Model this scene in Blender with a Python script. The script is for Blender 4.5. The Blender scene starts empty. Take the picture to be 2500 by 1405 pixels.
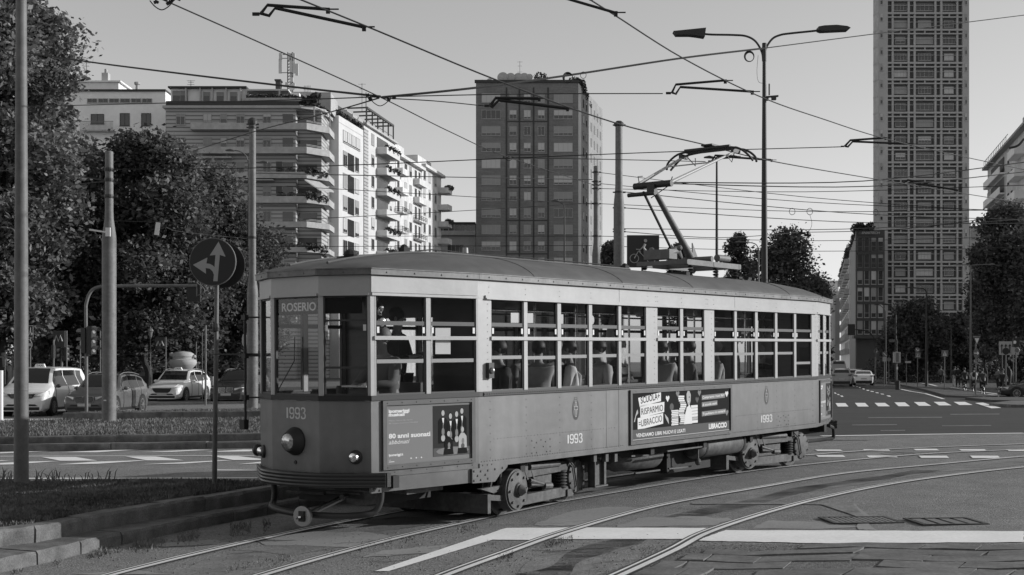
import bpy, bmesh, math, random
from mathutils import Vector, Matrix, Euler
R=random.Random(7)
rad=math.radians
scn=bpy.context.scene
C=scn.collection
# ---------------- camera ----------------
F=3100.0; HX=1250.0; HY=881.0; HC=2.0       # focal length in photo pixels, horizon, eye height
cd=bpy.data.cameras.new('camera'); cam=bpy.data.objects.new('camera',cd); C.objects.link(cam)
cam.location=(0,0,HC); cam.rotation_euler=(rad(90),0,0)
cd.sensor_width=36; cd.lens=36*F/2500; cd.shift_y=(HY-702.5)/2500; cd.clip_end=5000; cd.clip_start=.1
scn.camera=cam
# ---------------- sky and sun ----------------
SAZ=9; SEL=16.5          # sun: degrees behind the picture plane on the right, and elevation
w=bpy.data.worlds.new('World'); scn.world=w; w.use_nodes=True
nt=w.node_tree; nt.nodes.clear()
o_=nt.nodes.new('ShaderNodeOutputWorld'); b_=nt.nodes.new('ShaderNodeBackground'); s_=nt.nodes.new('ShaderNodeTexSky')
bw=nt.nodes.new('ShaderNodeRGBToBW'); gm=nt.nodes.new('ShaderNodeGamma')
s_.sky_type='NISHITA'; s_.sun_disc=False; s_.sun_elevation=rad(SEL); s_.sun_rotation=rad(90-SAZ)
s_.air_density=1.0; s_.dust_density=.5; s_.ozone_density=1.0
gm.inputs[1].default_value=.80
b_.inputs[1].default_value=.10
nt.links.new(s_.outputs[0],bw.inputs[0]); nt.links.new(bw.outputs[0],gm.inputs[0]); nt.links.new(gm.outputs[0],b_.inputs[0]); nt.links.new(b_.outputs[0],o_.inputs[0])
sd=bpy.data.lights.new('sun','SUN'); sun=bpy.data.objects.new('sun',sd); C.objects.link(sun)
sd.energy=1.7; sd.angle=rad(.5); sd.color=(1,1,1)
sv=Vector((math.cos(rad(SAZ))*math.cos(rad(SEL)),math.sin(rad(SAZ))*math.cos(rad(SEL)),math.sin(rad(SEL))))
sun.rotation_euler=sv.to_track_quat('Z','Y').to_euler(); sun.location=(60,20,40)
scn.view_settings.view_transform='Standard'; scn.view_settings.look='None'
scn.view_settings.exposure=1.12; scn.view_settings.gamma=1
scn.cycles.max_bounces=6; scn.cycles.transparent_max_bounces=24; scn.cycles.caustics_reflective=False; scn.cycles.caustics_refractive=False
# ---------------- helpers ----------------
def ss(a,b,x):
    t=max(0,min(1,(x-a)/(b-a))); return t*t*(3-2*t)
def g(X,Y):                                   # ground height
    a=.016*max(-40,min(40,X)); L=-.1-.0085*max(0,min(45,X))-.0085*max(0,min(90,Y-125))
    q=ss(22,70,Y); return a*(1-q)+L*q
def G(px,py,h=0):                             # photo pixel -> point on the ground raised by h
    k=(px-HX)/F; m=(py-HY)/F; Y=(HC-h)/max(m,.004)
    lo,hi=3.,600.
    for _ in range(50):
        Y=(lo+hi)/2
        if HC-m*Y>g(k*Y,Y)+h: lo=Y
        else: hi=Y
    return Vector((k*Y,Y,g(k*Y,Y)+h))
def P(px,py,Y): return Vector(((px-HX)/F*Y,Y,HC+(HY-py)/F*Y))
def mat(name,v=.5,rough=.7,metal=0,noise=None,bump=None,spec=.5,coat=0,streak=None,emit=0):
    m=bpy.data.materials.new(name); m.use_nodes=True; n=m.node_tree; p=n.nodes['Principled BSDF']
    p.inputs['Base Color'].default_value=(v,v,v,1); p.inputs['Roughness'].default_value=rough; p.inputs['Metallic'].default_value=metal
    p.inputs['Specular IOR Level'].default_value=spec; p.inputs['Coat Weight'].default_value=coat
    if emit: p.inputs['Emission Color'].default_value=(1,1,1,1); p.inputs['Emission Strength'].default_value=emit
    tc=n.nodes.new('ShaderNodeTexCoord')
    val=None
    def nz(sc,det=4,stretch=None):
        t=n.nodes.new('ShaderNodeTexNoise'); t.inputs['Scale'].default_value=sc; t.inputs['Detail'].default_value=det
        src=tc.outputs['Object']
        if stretch:
            mp=n.nodes.new('ShaderNodeMapping'); mp.inputs['Scale'].default_value=stretch; n.links.new(src,mp.inputs[0]); src=mp.outputs[0]
        n.links.new(src,t.inputs['Vector']); return t.outputs['Fac']
    for spec_ in (noise or []),(streak or []):
        if not spec_: continue
        items=spec_ if isinstance(spec_,list) else [spec_]
        for it in items:
            sc,amt=it[0],it[1]; f=nz(sc,5,it[2] if len(it)>2 else None)
            mr=n.nodes.new('ShaderNodeMapRange'); mr.inputs[1].default_value=.3; mr.inputs[2].default_value=.7
            mr.inputs[3].default_value=1-amt; mr.inputs[4].default_value=1+amt; n.links.new(f,mr.inputs[0])
            if val is None: val=mr.outputs[0]
            else:
                ml=n.nodes.new('ShaderNodeMath'); ml.operation='MULTIPLY'; n.links.new(val,ml.inputs[0]); n.links.new(mr.outputs[0],ml.inputs[1]); val=ml.outputs[0]
    if val is not None:
        ml=n.nodes.new('ShaderNodeMath'); ml.operation='MULTIPLY'; ml.inputs[1].default_value=v; n.links.new(val,ml.inputs[0])
        n.links.new(ml.outputs[0],p.inputs['Base Color'])
    if bump:
        bp=n.nodes.new('ShaderNodeBump'); bp.inputs['Strength'].default_value=bump[1]; bp.inputs['Distance'].default_value=bump[2] if len(bump)>2 else .01
        n.links.new(nz(bump[0],6,bump[3] if len(bump)>3 else None),bp.inputs['Height']); n.links.new(bp.outputs[0],p.inputs['Normal'])
    return m
def glassmat(name,tint=.75,rough=.02,base=.02,refl=1.0,facing=.12):
    m=bpy.data.materials.new(name); m.use_nodes=True; n=m.node_tree; n.nodes.clear()
    o=n.nodes.new('ShaderNodeOutputMaterial'); tr=n.nodes.new('ShaderNodeBsdfTransparent'); tr.inputs[0].default_value=(tint,tint,tint,1)
    gl=n.nodes.new('ShaderNodeBsdfGlossy'); gl.inputs['Roughness'].default_value=rough; gl.inputs[0].default_value=(refl,refl,refl,1)
    lw=n.nodes.new('ShaderNodeLayerWeight'); lw.inputs[0].default_value=.5      # facing: same from both sides
    pw=n.nodes.new('ShaderNodeMath'); pw.operation='POWER'; pw.inputs[1].default_value=4.5; n.links.new(lw.outputs['Facing'],pw.inputs[0])
    ad=n.nodes.new('ShaderNodeMath'); ad.operation='ADD'; ad.inputs[1].default_value=base; n.links.new(pw.outputs[0],ad.inputs[0])
    mx=n.nodes.new('ShaderNodeMixShader'); n.links.new(ad.outputs[0],mx.inputs[0]); n.links.new(tr.outputs[0],mx.inputs[1]); n.links.new(gl.outputs[0],mx.inputs[2])
    n.links.new(mx.outputs[0],o.inputs[0]); return m
def V(*a): return Vector(a)
class MB:
    def __init__(s): s.v=[]; s.f=[]; s.mi=[]; s.cur=0; s.M=None
    def mat(s,i): s.cur=i; return s
    def add(s,vs,fs):
        o=len(s.v)
        for p in vs:
            p=Vector(p); s.v.append(s.M@p if s.M else p)
        for f in fs: s.f.append([o+i for i in f]); s.mi.append(s.cur)
        return s
    def box(s,c,d,rot=None):
        x,y,z=d[0]/2,d[1]/2,d[2]/2; c=Vector(c)
        vs=[V(a*x,b*y,e*z) for e in(-1,1) for b in(-1,1) for a in(-1,1)]
        if rot is not None: vs=[rot@p for p in vs]
        return s.add([c+p for p in vs],[(0,2,3,1),(4,5,7,6),(0,1,5,4),(2,6,7,3),(0,4,6,2),(1,3,7,5)])
    def bb(s,x0,x1,y0,y1,z0,z1): return s.box(((x0+x1)/2,(y0+y1)/2,(z0+z1)/2),(abs(x1-x0),abs(y1-y0),abs(z1-z0)))
    def bar(s,a,b,w,h=None,up=(0,0,1)):
        a=Vector(a);b=Vector(b);d=b-a;L=d.length
        if L<1e-6: return s
        h=h or w; x=d/L; up=Vector(up); y=up.cross(x)
        if y.length<1e-4: y=V(1,0,0).cross(x)
        y.normalize(); z=x.cross(y); rot=Matrix((x,y,z)).transposed()
        return s.box((a+b)/2,(L,w,h),rot)
    def tube(s,pts,r,n=8,cap=True):
        pts=[Vector(p) for p in pts]; rs=r if isinstance(r,(list,tuple)) else [r]*len(pts); vs=[];fs=[]
        prev=None
        for i,p in enumerate(pts):
            t=(pts[min(i+1,len(pts)-1)]-pts[max(i-1,0)])
            if t.length<1e-7: t=V(0,0,1)
            t.normalize()
            if prev is None:
                a=V(0,0,1) if abs(t.z)<.9 else V(1,0,0); u=t.cross(a).normalized()
            else:
                u=(prev-t*prev.dot(t)); u=u.normalized() if u.length>1e-6 else t.cross(V(0,0,1)).normalized()
            prev=u; q=t.cross(u)
            for k in range(n):
                an=2*math.pi*k/n; vs.append(p+(u*math.cos(an)+q*math.sin(an))*rs[i])
        for i in range(len(pts)-1):
            for k in range(n):
                a=i*n+k;b=i*n+(k+1)%n; fs.append((a,b,b+n,a+n))
        if cap:
            fs.append(tuple(reversed(range(n)))); fs.append(tuple(range((len(pts)-1)*n,len(pts)*n)))
        return s.add(vs,fs)
    def cyl(s,a,b,r,n=16,r2=None): return s.tube([a,b],[r,r if r2 is None else r2],n)
    def lathe(s,c,prof,n=16,axis=(0,0,1)):
        c=Vector(c); ax=Vector(axis).normalized(); a=V(1,0,0) if abs(ax.x)<.9 else V(0,1,0); u=ax.cross(a).normalized(); q=ax.cross(u); vs=[];fs=[]
        for r_,h in prof:
            for k in range(n):
                an=2*math.pi*k/n; vs.append(c+ax*h+(u*math.cos(an)+q*math.sin(an))*r_)
        m=len(prof)
        for i in range(m-1):
            for k in range(n):
                a_=i*n+k;b=i*n+(k+1)%n; fs.append((a_,b,b+n,a_+n))
        fs.append(tuple(reversed(range(n)))); fs.append(tuple(range((m-1)*n,m*n)))
        return s.add(vs,fs)
    def prism(s,poly,o,ux,uy,depth):          # poly 2D in plane (ux,uy) at o, extruded by vector depth
        o=Vector(o);ux=Vector(ux);uy=Vector(uy);d=Vector(depth); n=len(poly)
        a=[o+ux*p[0]+uy*p[1] for p in poly]; b=[p+d for p in a]
        return s.add(a+b,[tuple(range(n)),tuple(range(2*n-1,n-1,-1))]+[(i,i+n,(i+1)%n+n,(i+1)%n) for i in range(n)])
    def ell(s,c,r,n=12,m=8,rot=None):
        c=Vector(c); vs=[];fs=[]
        for i in range(m+1):
            th=math.pi*i/m
            for k in range(n):
                ph=2*math.pi*k/n; p=V(r[0]*math.sin(th)*math.cos(ph),r[1]*math.sin(th)*math.sin(ph),r[2]*math.cos(th))
                vs.append(c+(rot@p if rot else p))
        for i in range(m):
            for k in range(n):
                a=i*n+k;b=i*n+(k+1)%n; fs.append((a,a+n,b+n,b))
        return s.add(vs,fs)
    def rings(s,rings,close=True,caps=True):
        n=len(rings[0]); vs=[p for r_ in rings for p in r_]; fs=[]
        for i in range(len(rings)-1):
            for k in range(n if close else n-1):
                a=i*n+k;b=i*n+(k+1)%n; fs.append((a,b,b+n,a+n))
        if caps and close: fs.append(tuple(reversed(range(n)))); fs.append(tuple(range((len(rings)-1)*n,len(rings)*n)))
        return s.add(vs,fs)
    def build(s,name,m,parent=None,smooth=False,fix=True):
        me=bpy.data.meshes.new(name); me.from_pydata([tuple(p) for p in s.v],[],s.f)
        for x in (m if isinstance(m,(list,tuple)) else [m]): me.materials.append(x)
        if isinstance(m,(list,tuple)): me.polygons.foreach_set('material_index',s.mi)
        if fix:
            b=bmesh.new(); b.from_mesh(me); bmesh.ops.recalc_face_normals(b,faces=b.faces); b.to_mesh(me); b.free()
        me.update()
        o=bpy.data.objects.new(name,me); C.objects.link(o)
        if parent: o.parent=parent
        if smooth: autosmooth(me,smooth if smooth is not True else 40)
        return o
def autosmooth(me,ang=40):
    me.polygons.foreach_set('use_smooth',[True]*len(me.polygons))
    b=bmesh.new(); b.from_mesh(me); c=math.cos(rad(ang)); lay=None
    for e in b.edges:
        if len(e.link_faces)==2 and e.link_faces[0].normal.dot(e.link_faces[1].normal)<c: e.smooth=False
    b.to_mesh(me); b.free()
def tag(o,label=None,cat=None,group=None,kind=None):
    if label: o['label']=label
    if cat: o['category']=cat
    if group: o['group']=group
    if kind: o['kind']=kind
    return o
def thing(name,label,cat,loc=(0,0,0),rz=0,group=None):
    o=bpy.data.objects.new(name,None); C.objects.link(o); o.location=loc; o.rotation_euler=(0,0,rz); o.empty_display_size=.2
    return tag(o,label,cat,group)
def children_of(o): return [c for c in bpy.data.objects if c.parent==o]
KIDS={}
def copytree(o,parent=None,depth=0):
    c=o.copy(); C.objects.link(c)
    if parent: c.parent=parent
    for ch in o.children: copytree(ch,c,depth+1)
    return c
def catmull(pts,n=8):
    pts=[Vector(p) for p in pts]; out=[]
    for i in range(len(pts)-1):
        p0=pts[max(i-1,0)];p1=pts[i];p2=pts[i+1];p3=pts[min(i+2,len(pts)-1)]
        for k in range(n):
            t=k/n; out.append(.5*((2*p1)+(p2-p0)*t+(2*p0-5*p1+4*p2-p3)*t*t+(3*p1-p0-3*p2+p3)*t**3))
    out.append(pts[-1]); return out
def text_mesh(txt,size=1,bold=0,sx=1,shear=0,align='LEFT',space=1):
    cu=bpy.data.curves.new('txt','FONT'); cu.body=txt; cu.size=size; cu.offset=bold; cu.shear=shear; cu.align_x=align; cu.space_character=space; cu.resolution_u=3
    o=bpy.data.objects.new('txt',cu); C.objects.link(o); dg=bpy.context.evaluated_depsgraph_get(); dg.update()
    me=bpy.data.meshes.new_from_object(o.evaluated_get(dg)); vs=[(v.co.x*sx,v.co.y) for v in me.vertices]; fs=[tuple(p.vertices) for p in me.polygons]
    bpy.data.objects.remove(o); bpy.data.curves.remove(cu); bpy.data.meshes.remove(me); return vs,fs
def put_text(mb,txt,o,ux,uy,height,width=None,bold=0,shear=0,sx=1,align='LEFT',space=1):
    # capital height -> size; text laid in plane o + ux*x + uy*y
    size=height/.7; vs,fs=text_mesh(txt,size,bold*size,sx,shear,align,space)
    if width and vs:
        x0=min(v[0] for v in vs);x1=max(v[0] for v in vs); k=width/max(x1-x0,1e-6); vs=[((v[0]-x0)*k,v[1]) for v in vs]
    o=Vector(o);ux=Vector(ux);uy=Vector(uy)
    mb.add([o+ux*v[0]+uy*v[1] for v in vs],fs)
# ---------------- shared materials ----------------
M={}
M['asphalt']=mat('asphalt',.225,.9,noise=[(.23,.12),(1.7,.10),(9,.10),(34,.30),(110,.45)],bump=(45,.8,.02),spec=.2)
M['asphalt_patch']=mat('patched_asphalt',.285,.85,noise=[(.9,.12),(30,.12)],bump=(50,.3,.006),spec=.25)
M['asphalt_dark']=mat('dark_asphalt',.062,.9,noise=[(.6,.1),(60,.25)],spec=.2)
M['paint_line']=mat('road_paint',.9,.7,noise=[(2.2,.05),(22,.07)],bump=(60,.3,.005),spec=.3)
M['paint_old']=mat('worn_road_paint',.22,.8,noise=[(3,.3),(30,.3)],spec=.2)
M['rail']=mat('rail_steel',.85,.45,metal=.15,noise=[(1.2,.10,(1,1,1))])
M['groove']=mat('rail_groove',.035,.9)
M['kerb']=mat('kerb_granite',.165,.85,noise=[(1.1,.25),(70,.25),(7,.22),(3,.2,(1,1,.2))],bump=(60,.4,.01),spec=.25)
M['paver']=mat('stone_slab',.165,.8,noise=[(1.3,.3),(5,.2),(25,.16)],bump=(20,.5,.012),spec=.3)
M['soil']=mat('turf_soil',.07,.95,noise=[(2,.3),(25,.3)],bump=(12,.8,.05))
M['grass']=mat('grass_blade',.16,.7,noise=[(.9,.45),(6,.4)],spec=.25)
M['pavement']=mat('pavement',.12,.85,noise=[(.8,.1),(40,.15)],spec=.2)
M['far_lane']=None; M['black']=mat('black_paint',.02,.5); M['rubber']=mat('rubber',.025,.75)
M['pole']=mat('galvanised_pole',.165,.6,noise=[(1.2,.18),(5,.15),(14,.15),(2,.12,(1,1,.1))])
M['pole_grey']=mat('grey_painted_pole',.15,.6,noise=[(2,.15),(8,.12),(30,.1),(3,.1,(1,1,.1))])
M['pole_dark']=mat('dark_painted_pole',.035,.55)
M['wire']=mat('overhead_wire',.015,.6); M['chrome']=mat('chrome',.75,.18,metal=1)
M['white']=mat('white_paint',.78,.5); M['sign_face']=mat('sign_face',.03,.45); M['sign_white']=mat('sign_white',.42,.45)
M['sign_grey']=mat('sign_grey',.16,.5); M['steel']=mat('steel',.4,.35,metal=.8)
# ================= ground, roads, markings =================
def axis(l): return l
xs=[-900,-500,-300,-200,-130,-90,-75]+[x for x in range(-65,91)]+[105,130,180,250,400,700,1200]
ys=[-60,-20,-5,2]+[y for y in range(5,141)]+[150,165,190,220,270,350,500,800,1400,2600]
mb=MB(); nx=len(xs)
mb.v=[V(x,y,g(x,y)) for y in ys for x in xs]
mb.f=[(j*nx+i,j*nx+i+1,(j+1)*nx+i+1,(j+1)*nx+i) for j in range(len(ys)-1) for i in range(nx-1)]; mb.mi=[0]*len(mb.f)
tag(mb.build('road_ground',M['asphalt'],fix=False),kind='structure')
EPS={'n':0}
def lift(h): return h
def gpoly(mb,pts,h=.006):                     # polygon of photo pixels laid on the ground
    mb.add([G(x,y)+V(0,0,h) for x,y in pts],[tuple(range(len(pts)))])
def ribbon(mb,pts,width,h=.006,side=0):       # strip of constant width along world points
    pts=[Vector(p) for p in pts]; L=[];Rr=[]
    for i,p in enumerate(pts):
        t=(pts[min(i+1,len(pts)-1)]-pts[max(i-1,0)]); t.z=0; t.normalize(); n=V(-t.y,t.x,0)
        a=p+n*(width/2+side); b=p-n*(width/2-side)
        a.z=g(a.x,a.y)+h; b.z=g(b.x,b.y)+h; L.append(a); Rr.append(b)
    n=len(pts); mb.add(L+Rr,[(i,i+1,n+i+1,n+i) for i in range(n-1)])
def dense(pts,step=1.2):
    out=[]
    for a,b in zip(pts[:-1],pts[1:]):
        k=max(1,int((b-a).length/step)); out+= [a.lerp(b,i/k) for i in range(k)]
    return out+[pts[-1]]
def gline(mb,px,width,h=.006): ribbon(mb,dense([G(*p) for p in px]),width,h)
# darker and paler asphalt patches (their own surfaces)
def rough_poly(pts,amp=5,sub=5,seed=1):
    r=random.Random(seed); out=[]
    n=len(pts)
    for i in range(n):
        a=pts[i];b=pts[(i+1)%n]
        for k in range(sub):
            t=k/sub; out.append((a[0]+(b[0]-a[0])*t+r.uniform(-amp,amp),a[1]+(b[1]-a[1])*t+r.uniform(-amp,amp)*.28))
    return out
mb=MB()
for i,p in enumerate([[(1380,1252),(1480,1238),(1590,1240),(1520,1262),(1420,1285),(1300,1283)],
          [(1560,1265),(1700,1262),(1790,1268),(1745,1285),(1500,1288)],
          [(1865,1272),(2000,1275),(2110,1290),(1830,1294)],
          [(1010,1190+30),(1090,1228),(1050,1262),(900,1268)],
          [(600,1318),(760,1300),(900,1300),(980,1318),(860,1338),(650,1332)],
          [(930,1345),(1100,1330),(1060,1352),(880,1362)],
          [(370,1330),(520,1318),(560,1328),(400,1338)],
          [(180,1405),(330,1392),(420,1405)],[(2040,1232),(2090,1232),(2135,1268),(2105,1270)],
          [(2085,1270),(2105,1270),(2140,1295),(2100,1296)]]):
    gpoly(mb,rough_poly(p,6,5,i),.004+.0003*i)
tag(mb.build('asphalt_patches',M['asphalt_patch'],fix=False),kind='structure')
# smoother far carriageway, right of the islands; colour darkened to stand in for shade
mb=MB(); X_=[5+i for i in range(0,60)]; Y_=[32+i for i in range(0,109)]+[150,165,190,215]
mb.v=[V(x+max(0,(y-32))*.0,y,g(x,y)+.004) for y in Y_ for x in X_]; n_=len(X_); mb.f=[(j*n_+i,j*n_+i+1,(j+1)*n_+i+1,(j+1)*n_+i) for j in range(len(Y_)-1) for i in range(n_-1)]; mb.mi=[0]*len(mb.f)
tag(mb.build('carriageway',mat('shade_darkened_asphalt',.060,.85,noise=[(.1,.12),(.5,.12,(.25,2,1)),(3,.1),(30,.2)],spec=.2),fix=False),kind='structure')
# painted lines
mb=MB()
gpoly(mb,rough_poly([(1175,1312),(1235,1291),(1388,1290),(1402,1297),(1308,1321),(1195,1319)],2,5,3),.008)
gpoly(mb,rough_poly([(1410,1290),(1712,1291),(1745,1291),(1700,1318),(1622,1318),(1352,1318)],1.5,8,4),.008)
gpoly(mb,rough_poly([(1772,1296),(2500,1299),(2500,1326),(1990,1328),(1700,1322),(1715,1316)],2,14,5),.008)
gpoly(mb,[(915,1397),(948,1397),(1212,1317),(1178,1309)],.009)
gline(mb,[(2005,1066),(2250,1062),(2500,1059)],.30,.012)
for q in [[(350,957),(445,957),(475,990),(372,990)],[(535,955),(632,955),(668,990),(563,990)],[(722,955),(822,955),(870,988),(757,988)],[(912,950),(1012,950),(1060,987),(950,987)],[(1098,947),(1200,947),(1262,983),(1145,983)],[(1285,945),(1390,945),(1457,979),(1337,979)],[(1475,945),(1585,945),(1657,975),(1530,975)]]:
    gpoly(mb,[(1950+x*.2562,740+y*.2562) for x,y in q],.012)
z3=lambda x,y:(2020+x*.14235,800+y*.14235)
for q in [[(430,1003),(455,1003),(470,1012),(445,1012)],[(490,1013),(515,1013),(525,1022),(500,1022)],[(535,1027),(565,1027),(580,1039),(550,1039)],[(597,1050),(630,1050),(645,1064),(610,1064)],[(665,1075),(710,1075),(720,1088),(680,1088)],[(733,1092),(785,1095),(800,1107),(750,1105)],[(820,1116),(870,1118),(885,1130),(835,1128)],[(908,1138),(960,1141),(975,1154),(925,1150)],[(1010,1166),(1075,1172),(1092,1193),(1040,1187)],[(110,1120),(140,1120),(160,1138),(130,1138)],[(160,1146),(195,1146),(212,1162),(180,1160)],[(215,1172),(260,1172),(278,1192),(240,1192)]]:
    gpoly(mb,[z3(x,y) for x,y in q],.012)
gline(mb,[z3(1260,1060),z3(1420,1095),z3(1686,1138),(2304,975)],.2,.012)
# dashes round the cycle crossing
z6=lambda x,y:(1400+x*.44,1050+y*.44)
for a,b,y0,y1 in [(1340,1480,112,119),(1605,1745,110,118),(1885,2015,108,116),(2138,2280,110,118),(2400,2500,110,120),(1345,1495,142,153),(1625,1785,145,155),(1915,2070,146,158),(2200,2355,146,159)]:
    gpoly(mb,[z6(a,y0),z6(b,y0),z6(b+15,y1),z6(a+15,y1)],.010)
# left carriageway: chevrons, edge lines
zl=lambda x,y:(x*.264,1050+y*.264)
for q in [[(380,255),(700,255),(900,288),(560,290)],[(1160,250),(1440,250),(1700,286),(1360,286)],[(1950,246),(2200,246),(2500,283),(2160,283)],
          [(0,222),(620,192),(560,188),(0,208)],[(560,211),(900,211),(1310,184),(1150,184)],[(1310,210),(1600,207),(1950,188),(1800,187)],[(1910,208),(2300,203),(2420,186),(2250,186)],
          [(0,326),(130,323),(560,291),(300,296),(0,310)],[(530,325),(900,318),(1360,287),(1280,286),(850,300)],[(1300,324),(1700,316),(2160,284),(2080,284)],[(2200,322),(2460,312),(2500,290)],
          [(0,250),(2350,243),(2350,240),(0,246)],
          [(-40,458),(2440,452),(2440,446),(-40,450)],[(2010,379),(2420,382),(2420,376),(2010,372)],[(-60,295),(90,291),(20,286),(-60,288)]]:
    gpoly(mb,[zl(x,y) for x,y in q],.010)
gpoly(mb,[(5,1024),(128,1024),(128,1029),(5,1031)],.012)
tag(mb.build('road_markings',M['paint_line'],fix=False),kind='structure')
# worn bicycle emblem and thin old lines
mb=MB()
def gring(mb,px,py,rx,ry,t=1.0):
    n=20; o=[(px+rx*math.cos(6.283*i/n),py+ry*math.sin(6.283*i/n)) for i in range(n)]; q=[(px+(rx-3*t)*math.cos(6.283*i/n),py+(ry-t)*math.sin(6.283*i/n)) for i in range(n)]
    for i in range(n): gpoly(mb,[o[i],o[(i+1)%n],q[(i+1)%n],q[i]],.009)
gring(mb,2170,1108,18,3); gring(mb,2222,1109,16,3)
gpoly(mb,[(2170,1107),(2190,1104),(2222,1108),(2190,1106)],.0095)
gpoly(mb,rough_poly([(1690,1229),(2060,1230),(2062,1234),(1690,1233)],1,8,9),.0095)
gpoly(mb,rough_poly([(2000,1232),(2080,1230),(2110,1262),(2095,1264)],1,4,19),.0099)
for y,x0,x1 in [(1075,2010,2120),(1020,2120,2300),(1038,2080,2190),(1012,2320,2440),(1040,2300,2420),(1052,2150,2210)]: gpoly(mb,[(x0,y),(x1,y-1),(x1,y+.8),(x0,y+1.6)],.0095)
tag(mb.build('worn_markings',M['paint_old'],fix=False),kind='structure')
# ---- tram tracks ----
def track(px,name,gauge_side=None,both=True):
    base=catmull([G(*p) for p in px],6); base=dense(base,.8)
    hd=MB(); gr=MB()
    for off in ([0,gauge_side] if gauge_side else [0]):
        pts=[]
        for i,p in enumerate(base):
            t=(base[min(i+1,len(base)-1)]-base[max(i-1,0)]); t.z=0; t.normalize(); n=V(-t.y,t.x,0); q=p+n*off; q.z=g(q.x,q.y); pts.append(q)
        ribbon(hd,pts,.072,.013); ribbon(hd,pts,.032,.0115,.095); ribbon(gr,pts,.20,.0105,.035)
    a=hd.build('rail_head',M['rail'],fix=False); b=gr.build('rail_groove',M['groove'],a,fix=False)
    a.name=name; tag(a,kind='structure'); return base
railD=track([(560,1435),(652,1405),(820,1356),(1000,1309),(1144,1276),(1346,1232),(1400,1221.6),(1730,1166.6),(1950,1138),(2236,1111.6),(2456,1100.6),(2700,1092)],'tram_track_near_rail_pair',1.445)
railB=track([(1020,1440),(1096,1405),(1240,1352),(1396,1297),(1620,1234.8),(1862,1190.8),(2060,1157.8),(2280,1136),(2500,1116),(2700,1102)],'tram_track')
railC=track([(1440,1440),(1522,1405),(1650,1345),(1752,1294),(1950,1232.6),(2148,1188.6),(2324,1162),(2500,1142.4),(2700,1128)],'tram_track')
for o in bpy.data.objects:
    if o.name.startswith('tram_track_near'): o.name='tram_track'
# stone slabs lower right
mb=MB(); rs=random.Random(3); wob=lambda x:3.2*math.sin(x*.011)+1.6*math.sin(x*.031+1)
rows=[(1333,1345),(1346,1358),(1359,1374),(1375,1391),(1392,1412)]
for j,(y0,y1) in enumerate(rows):
    x=1780-j*55+rs.uniform(-20,20)
    while x<2560:
        w_=rs.choice([rs.uniform(60,140),rs.uniform(120,330)]); hh=rs.uniform(.0,.014)
        if rs.random()>.12:
            sk=-(y1-y0)*rs.uniform(.6,2.2); j=lambda s=2.0:rs.uniform(-s,s)
            a=[G(x+2+j(),y0+j(1.6)+wob(x)),G(x+w_*.5,y0+j(1.2)+wob(x+w_*.5)),G(x+w_-2+j(),y0+j(1.6)+wob(x+w_)),G(x+w_-2+sk*.5+j(3),(y0+y1)/2+wob(x+w_)),G(x+w_-3+sk+j(3),y1+j(1.4)+wob(x+w_)),G(x+w_*.45+sk,y1-.8+j(1.2)+wob(x+w_*.5)),G(x+2+sk+j(3),y1-.6+j(1)+wob(x))]
            top=[p+V(0,0,hh+.012) for p in a]; m7=len(a); mb.add(a+top,[tuple(range(m7,2*m7))]+[(i,(i+1)%m7,m7+(i+1)%m7,m7+i) for i in range(m7)])
        x+=w_
a=[G(1737,1339),G(1780,1337+2),G(1888,1351),G(1890,1358),G(1800,1352),G(1770,1350)]
tag(mb.build('stone_paving',M['paver']),kind='structure')
mb=MB(); gpoly(mb,rough_poly([(1640,1340),(1800,1331),(2500,1330),(2500,1415),(1430,1415),(1560,1372)],4,10,12),.003)
tag(mb.build('gravel_bed',mat('gravel_bed',.15,.95,noise=[(30,.5),(130,.5)],bump=(60,1,.03))),kind='structure')
# cracks and tar seams
mb=MB(); rc=random.Random(12)
def crack(px,py,n,dx,dy,wd=.012):
    p=G(px,py); pts=[p]; 
    for i in range(n): px+=dx*rc.uniform(.4,1.5); py+=dy+rc.uniform(-1,1)*max(1.0,abs(dx)*.10); pts.append(G(px,min(py,1403)))
    ribbon(mb,pts,wd*rc.uniform(.6,1.4),.0072)
for i in range(46):
    px=rc.uniform(500,2450); py=rc.uniform(1235,1400)
    if 1100<px<2500 and 1288<py<1330: continue
    crack(px,py,rc.randint(8,24),rc.choice([-1,1])*rc.uniform(4,13),rc.uniform(-.8,.8),rc.choice([.006,.009,.014]))
for q in ([(1300,1345),(1500,1338)],[(900,1372),(1100,1366)]): crack(q[0][0],q[0][1],12,(q[1][0]-q[0][0])/12,(q[1][1]-q[0][1])/12,.02)
tag(mb.build('asphalt_cracks',M['groove'],fix=False),kind='structure')
# dark oily bands between the rails
mb=MB(); 
for base,off,wd in ((railB,-.75,.5),(railC,.72,.42),(railD,.72,.8)):
    pts=[]
    for i,p in enumerate(base):
        t=(base[min(i+1,len(base)-1)]-base[max(i-1,0)]); t.z=0; t.normalize(); n=V(-t.y,t.x,0); pts.append(p+n*(off+.1*math.sin(i*.7)))
    ribbon(mb,pts,wd,.0035)
tag(mb.build('oily_track_bed',mat('oily_asphalt',.20,.7,noise=[(.5,.2),(3,.2),(34,.3)],bump=(45,.5,.015)),fix=False),kind='structure')
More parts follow.
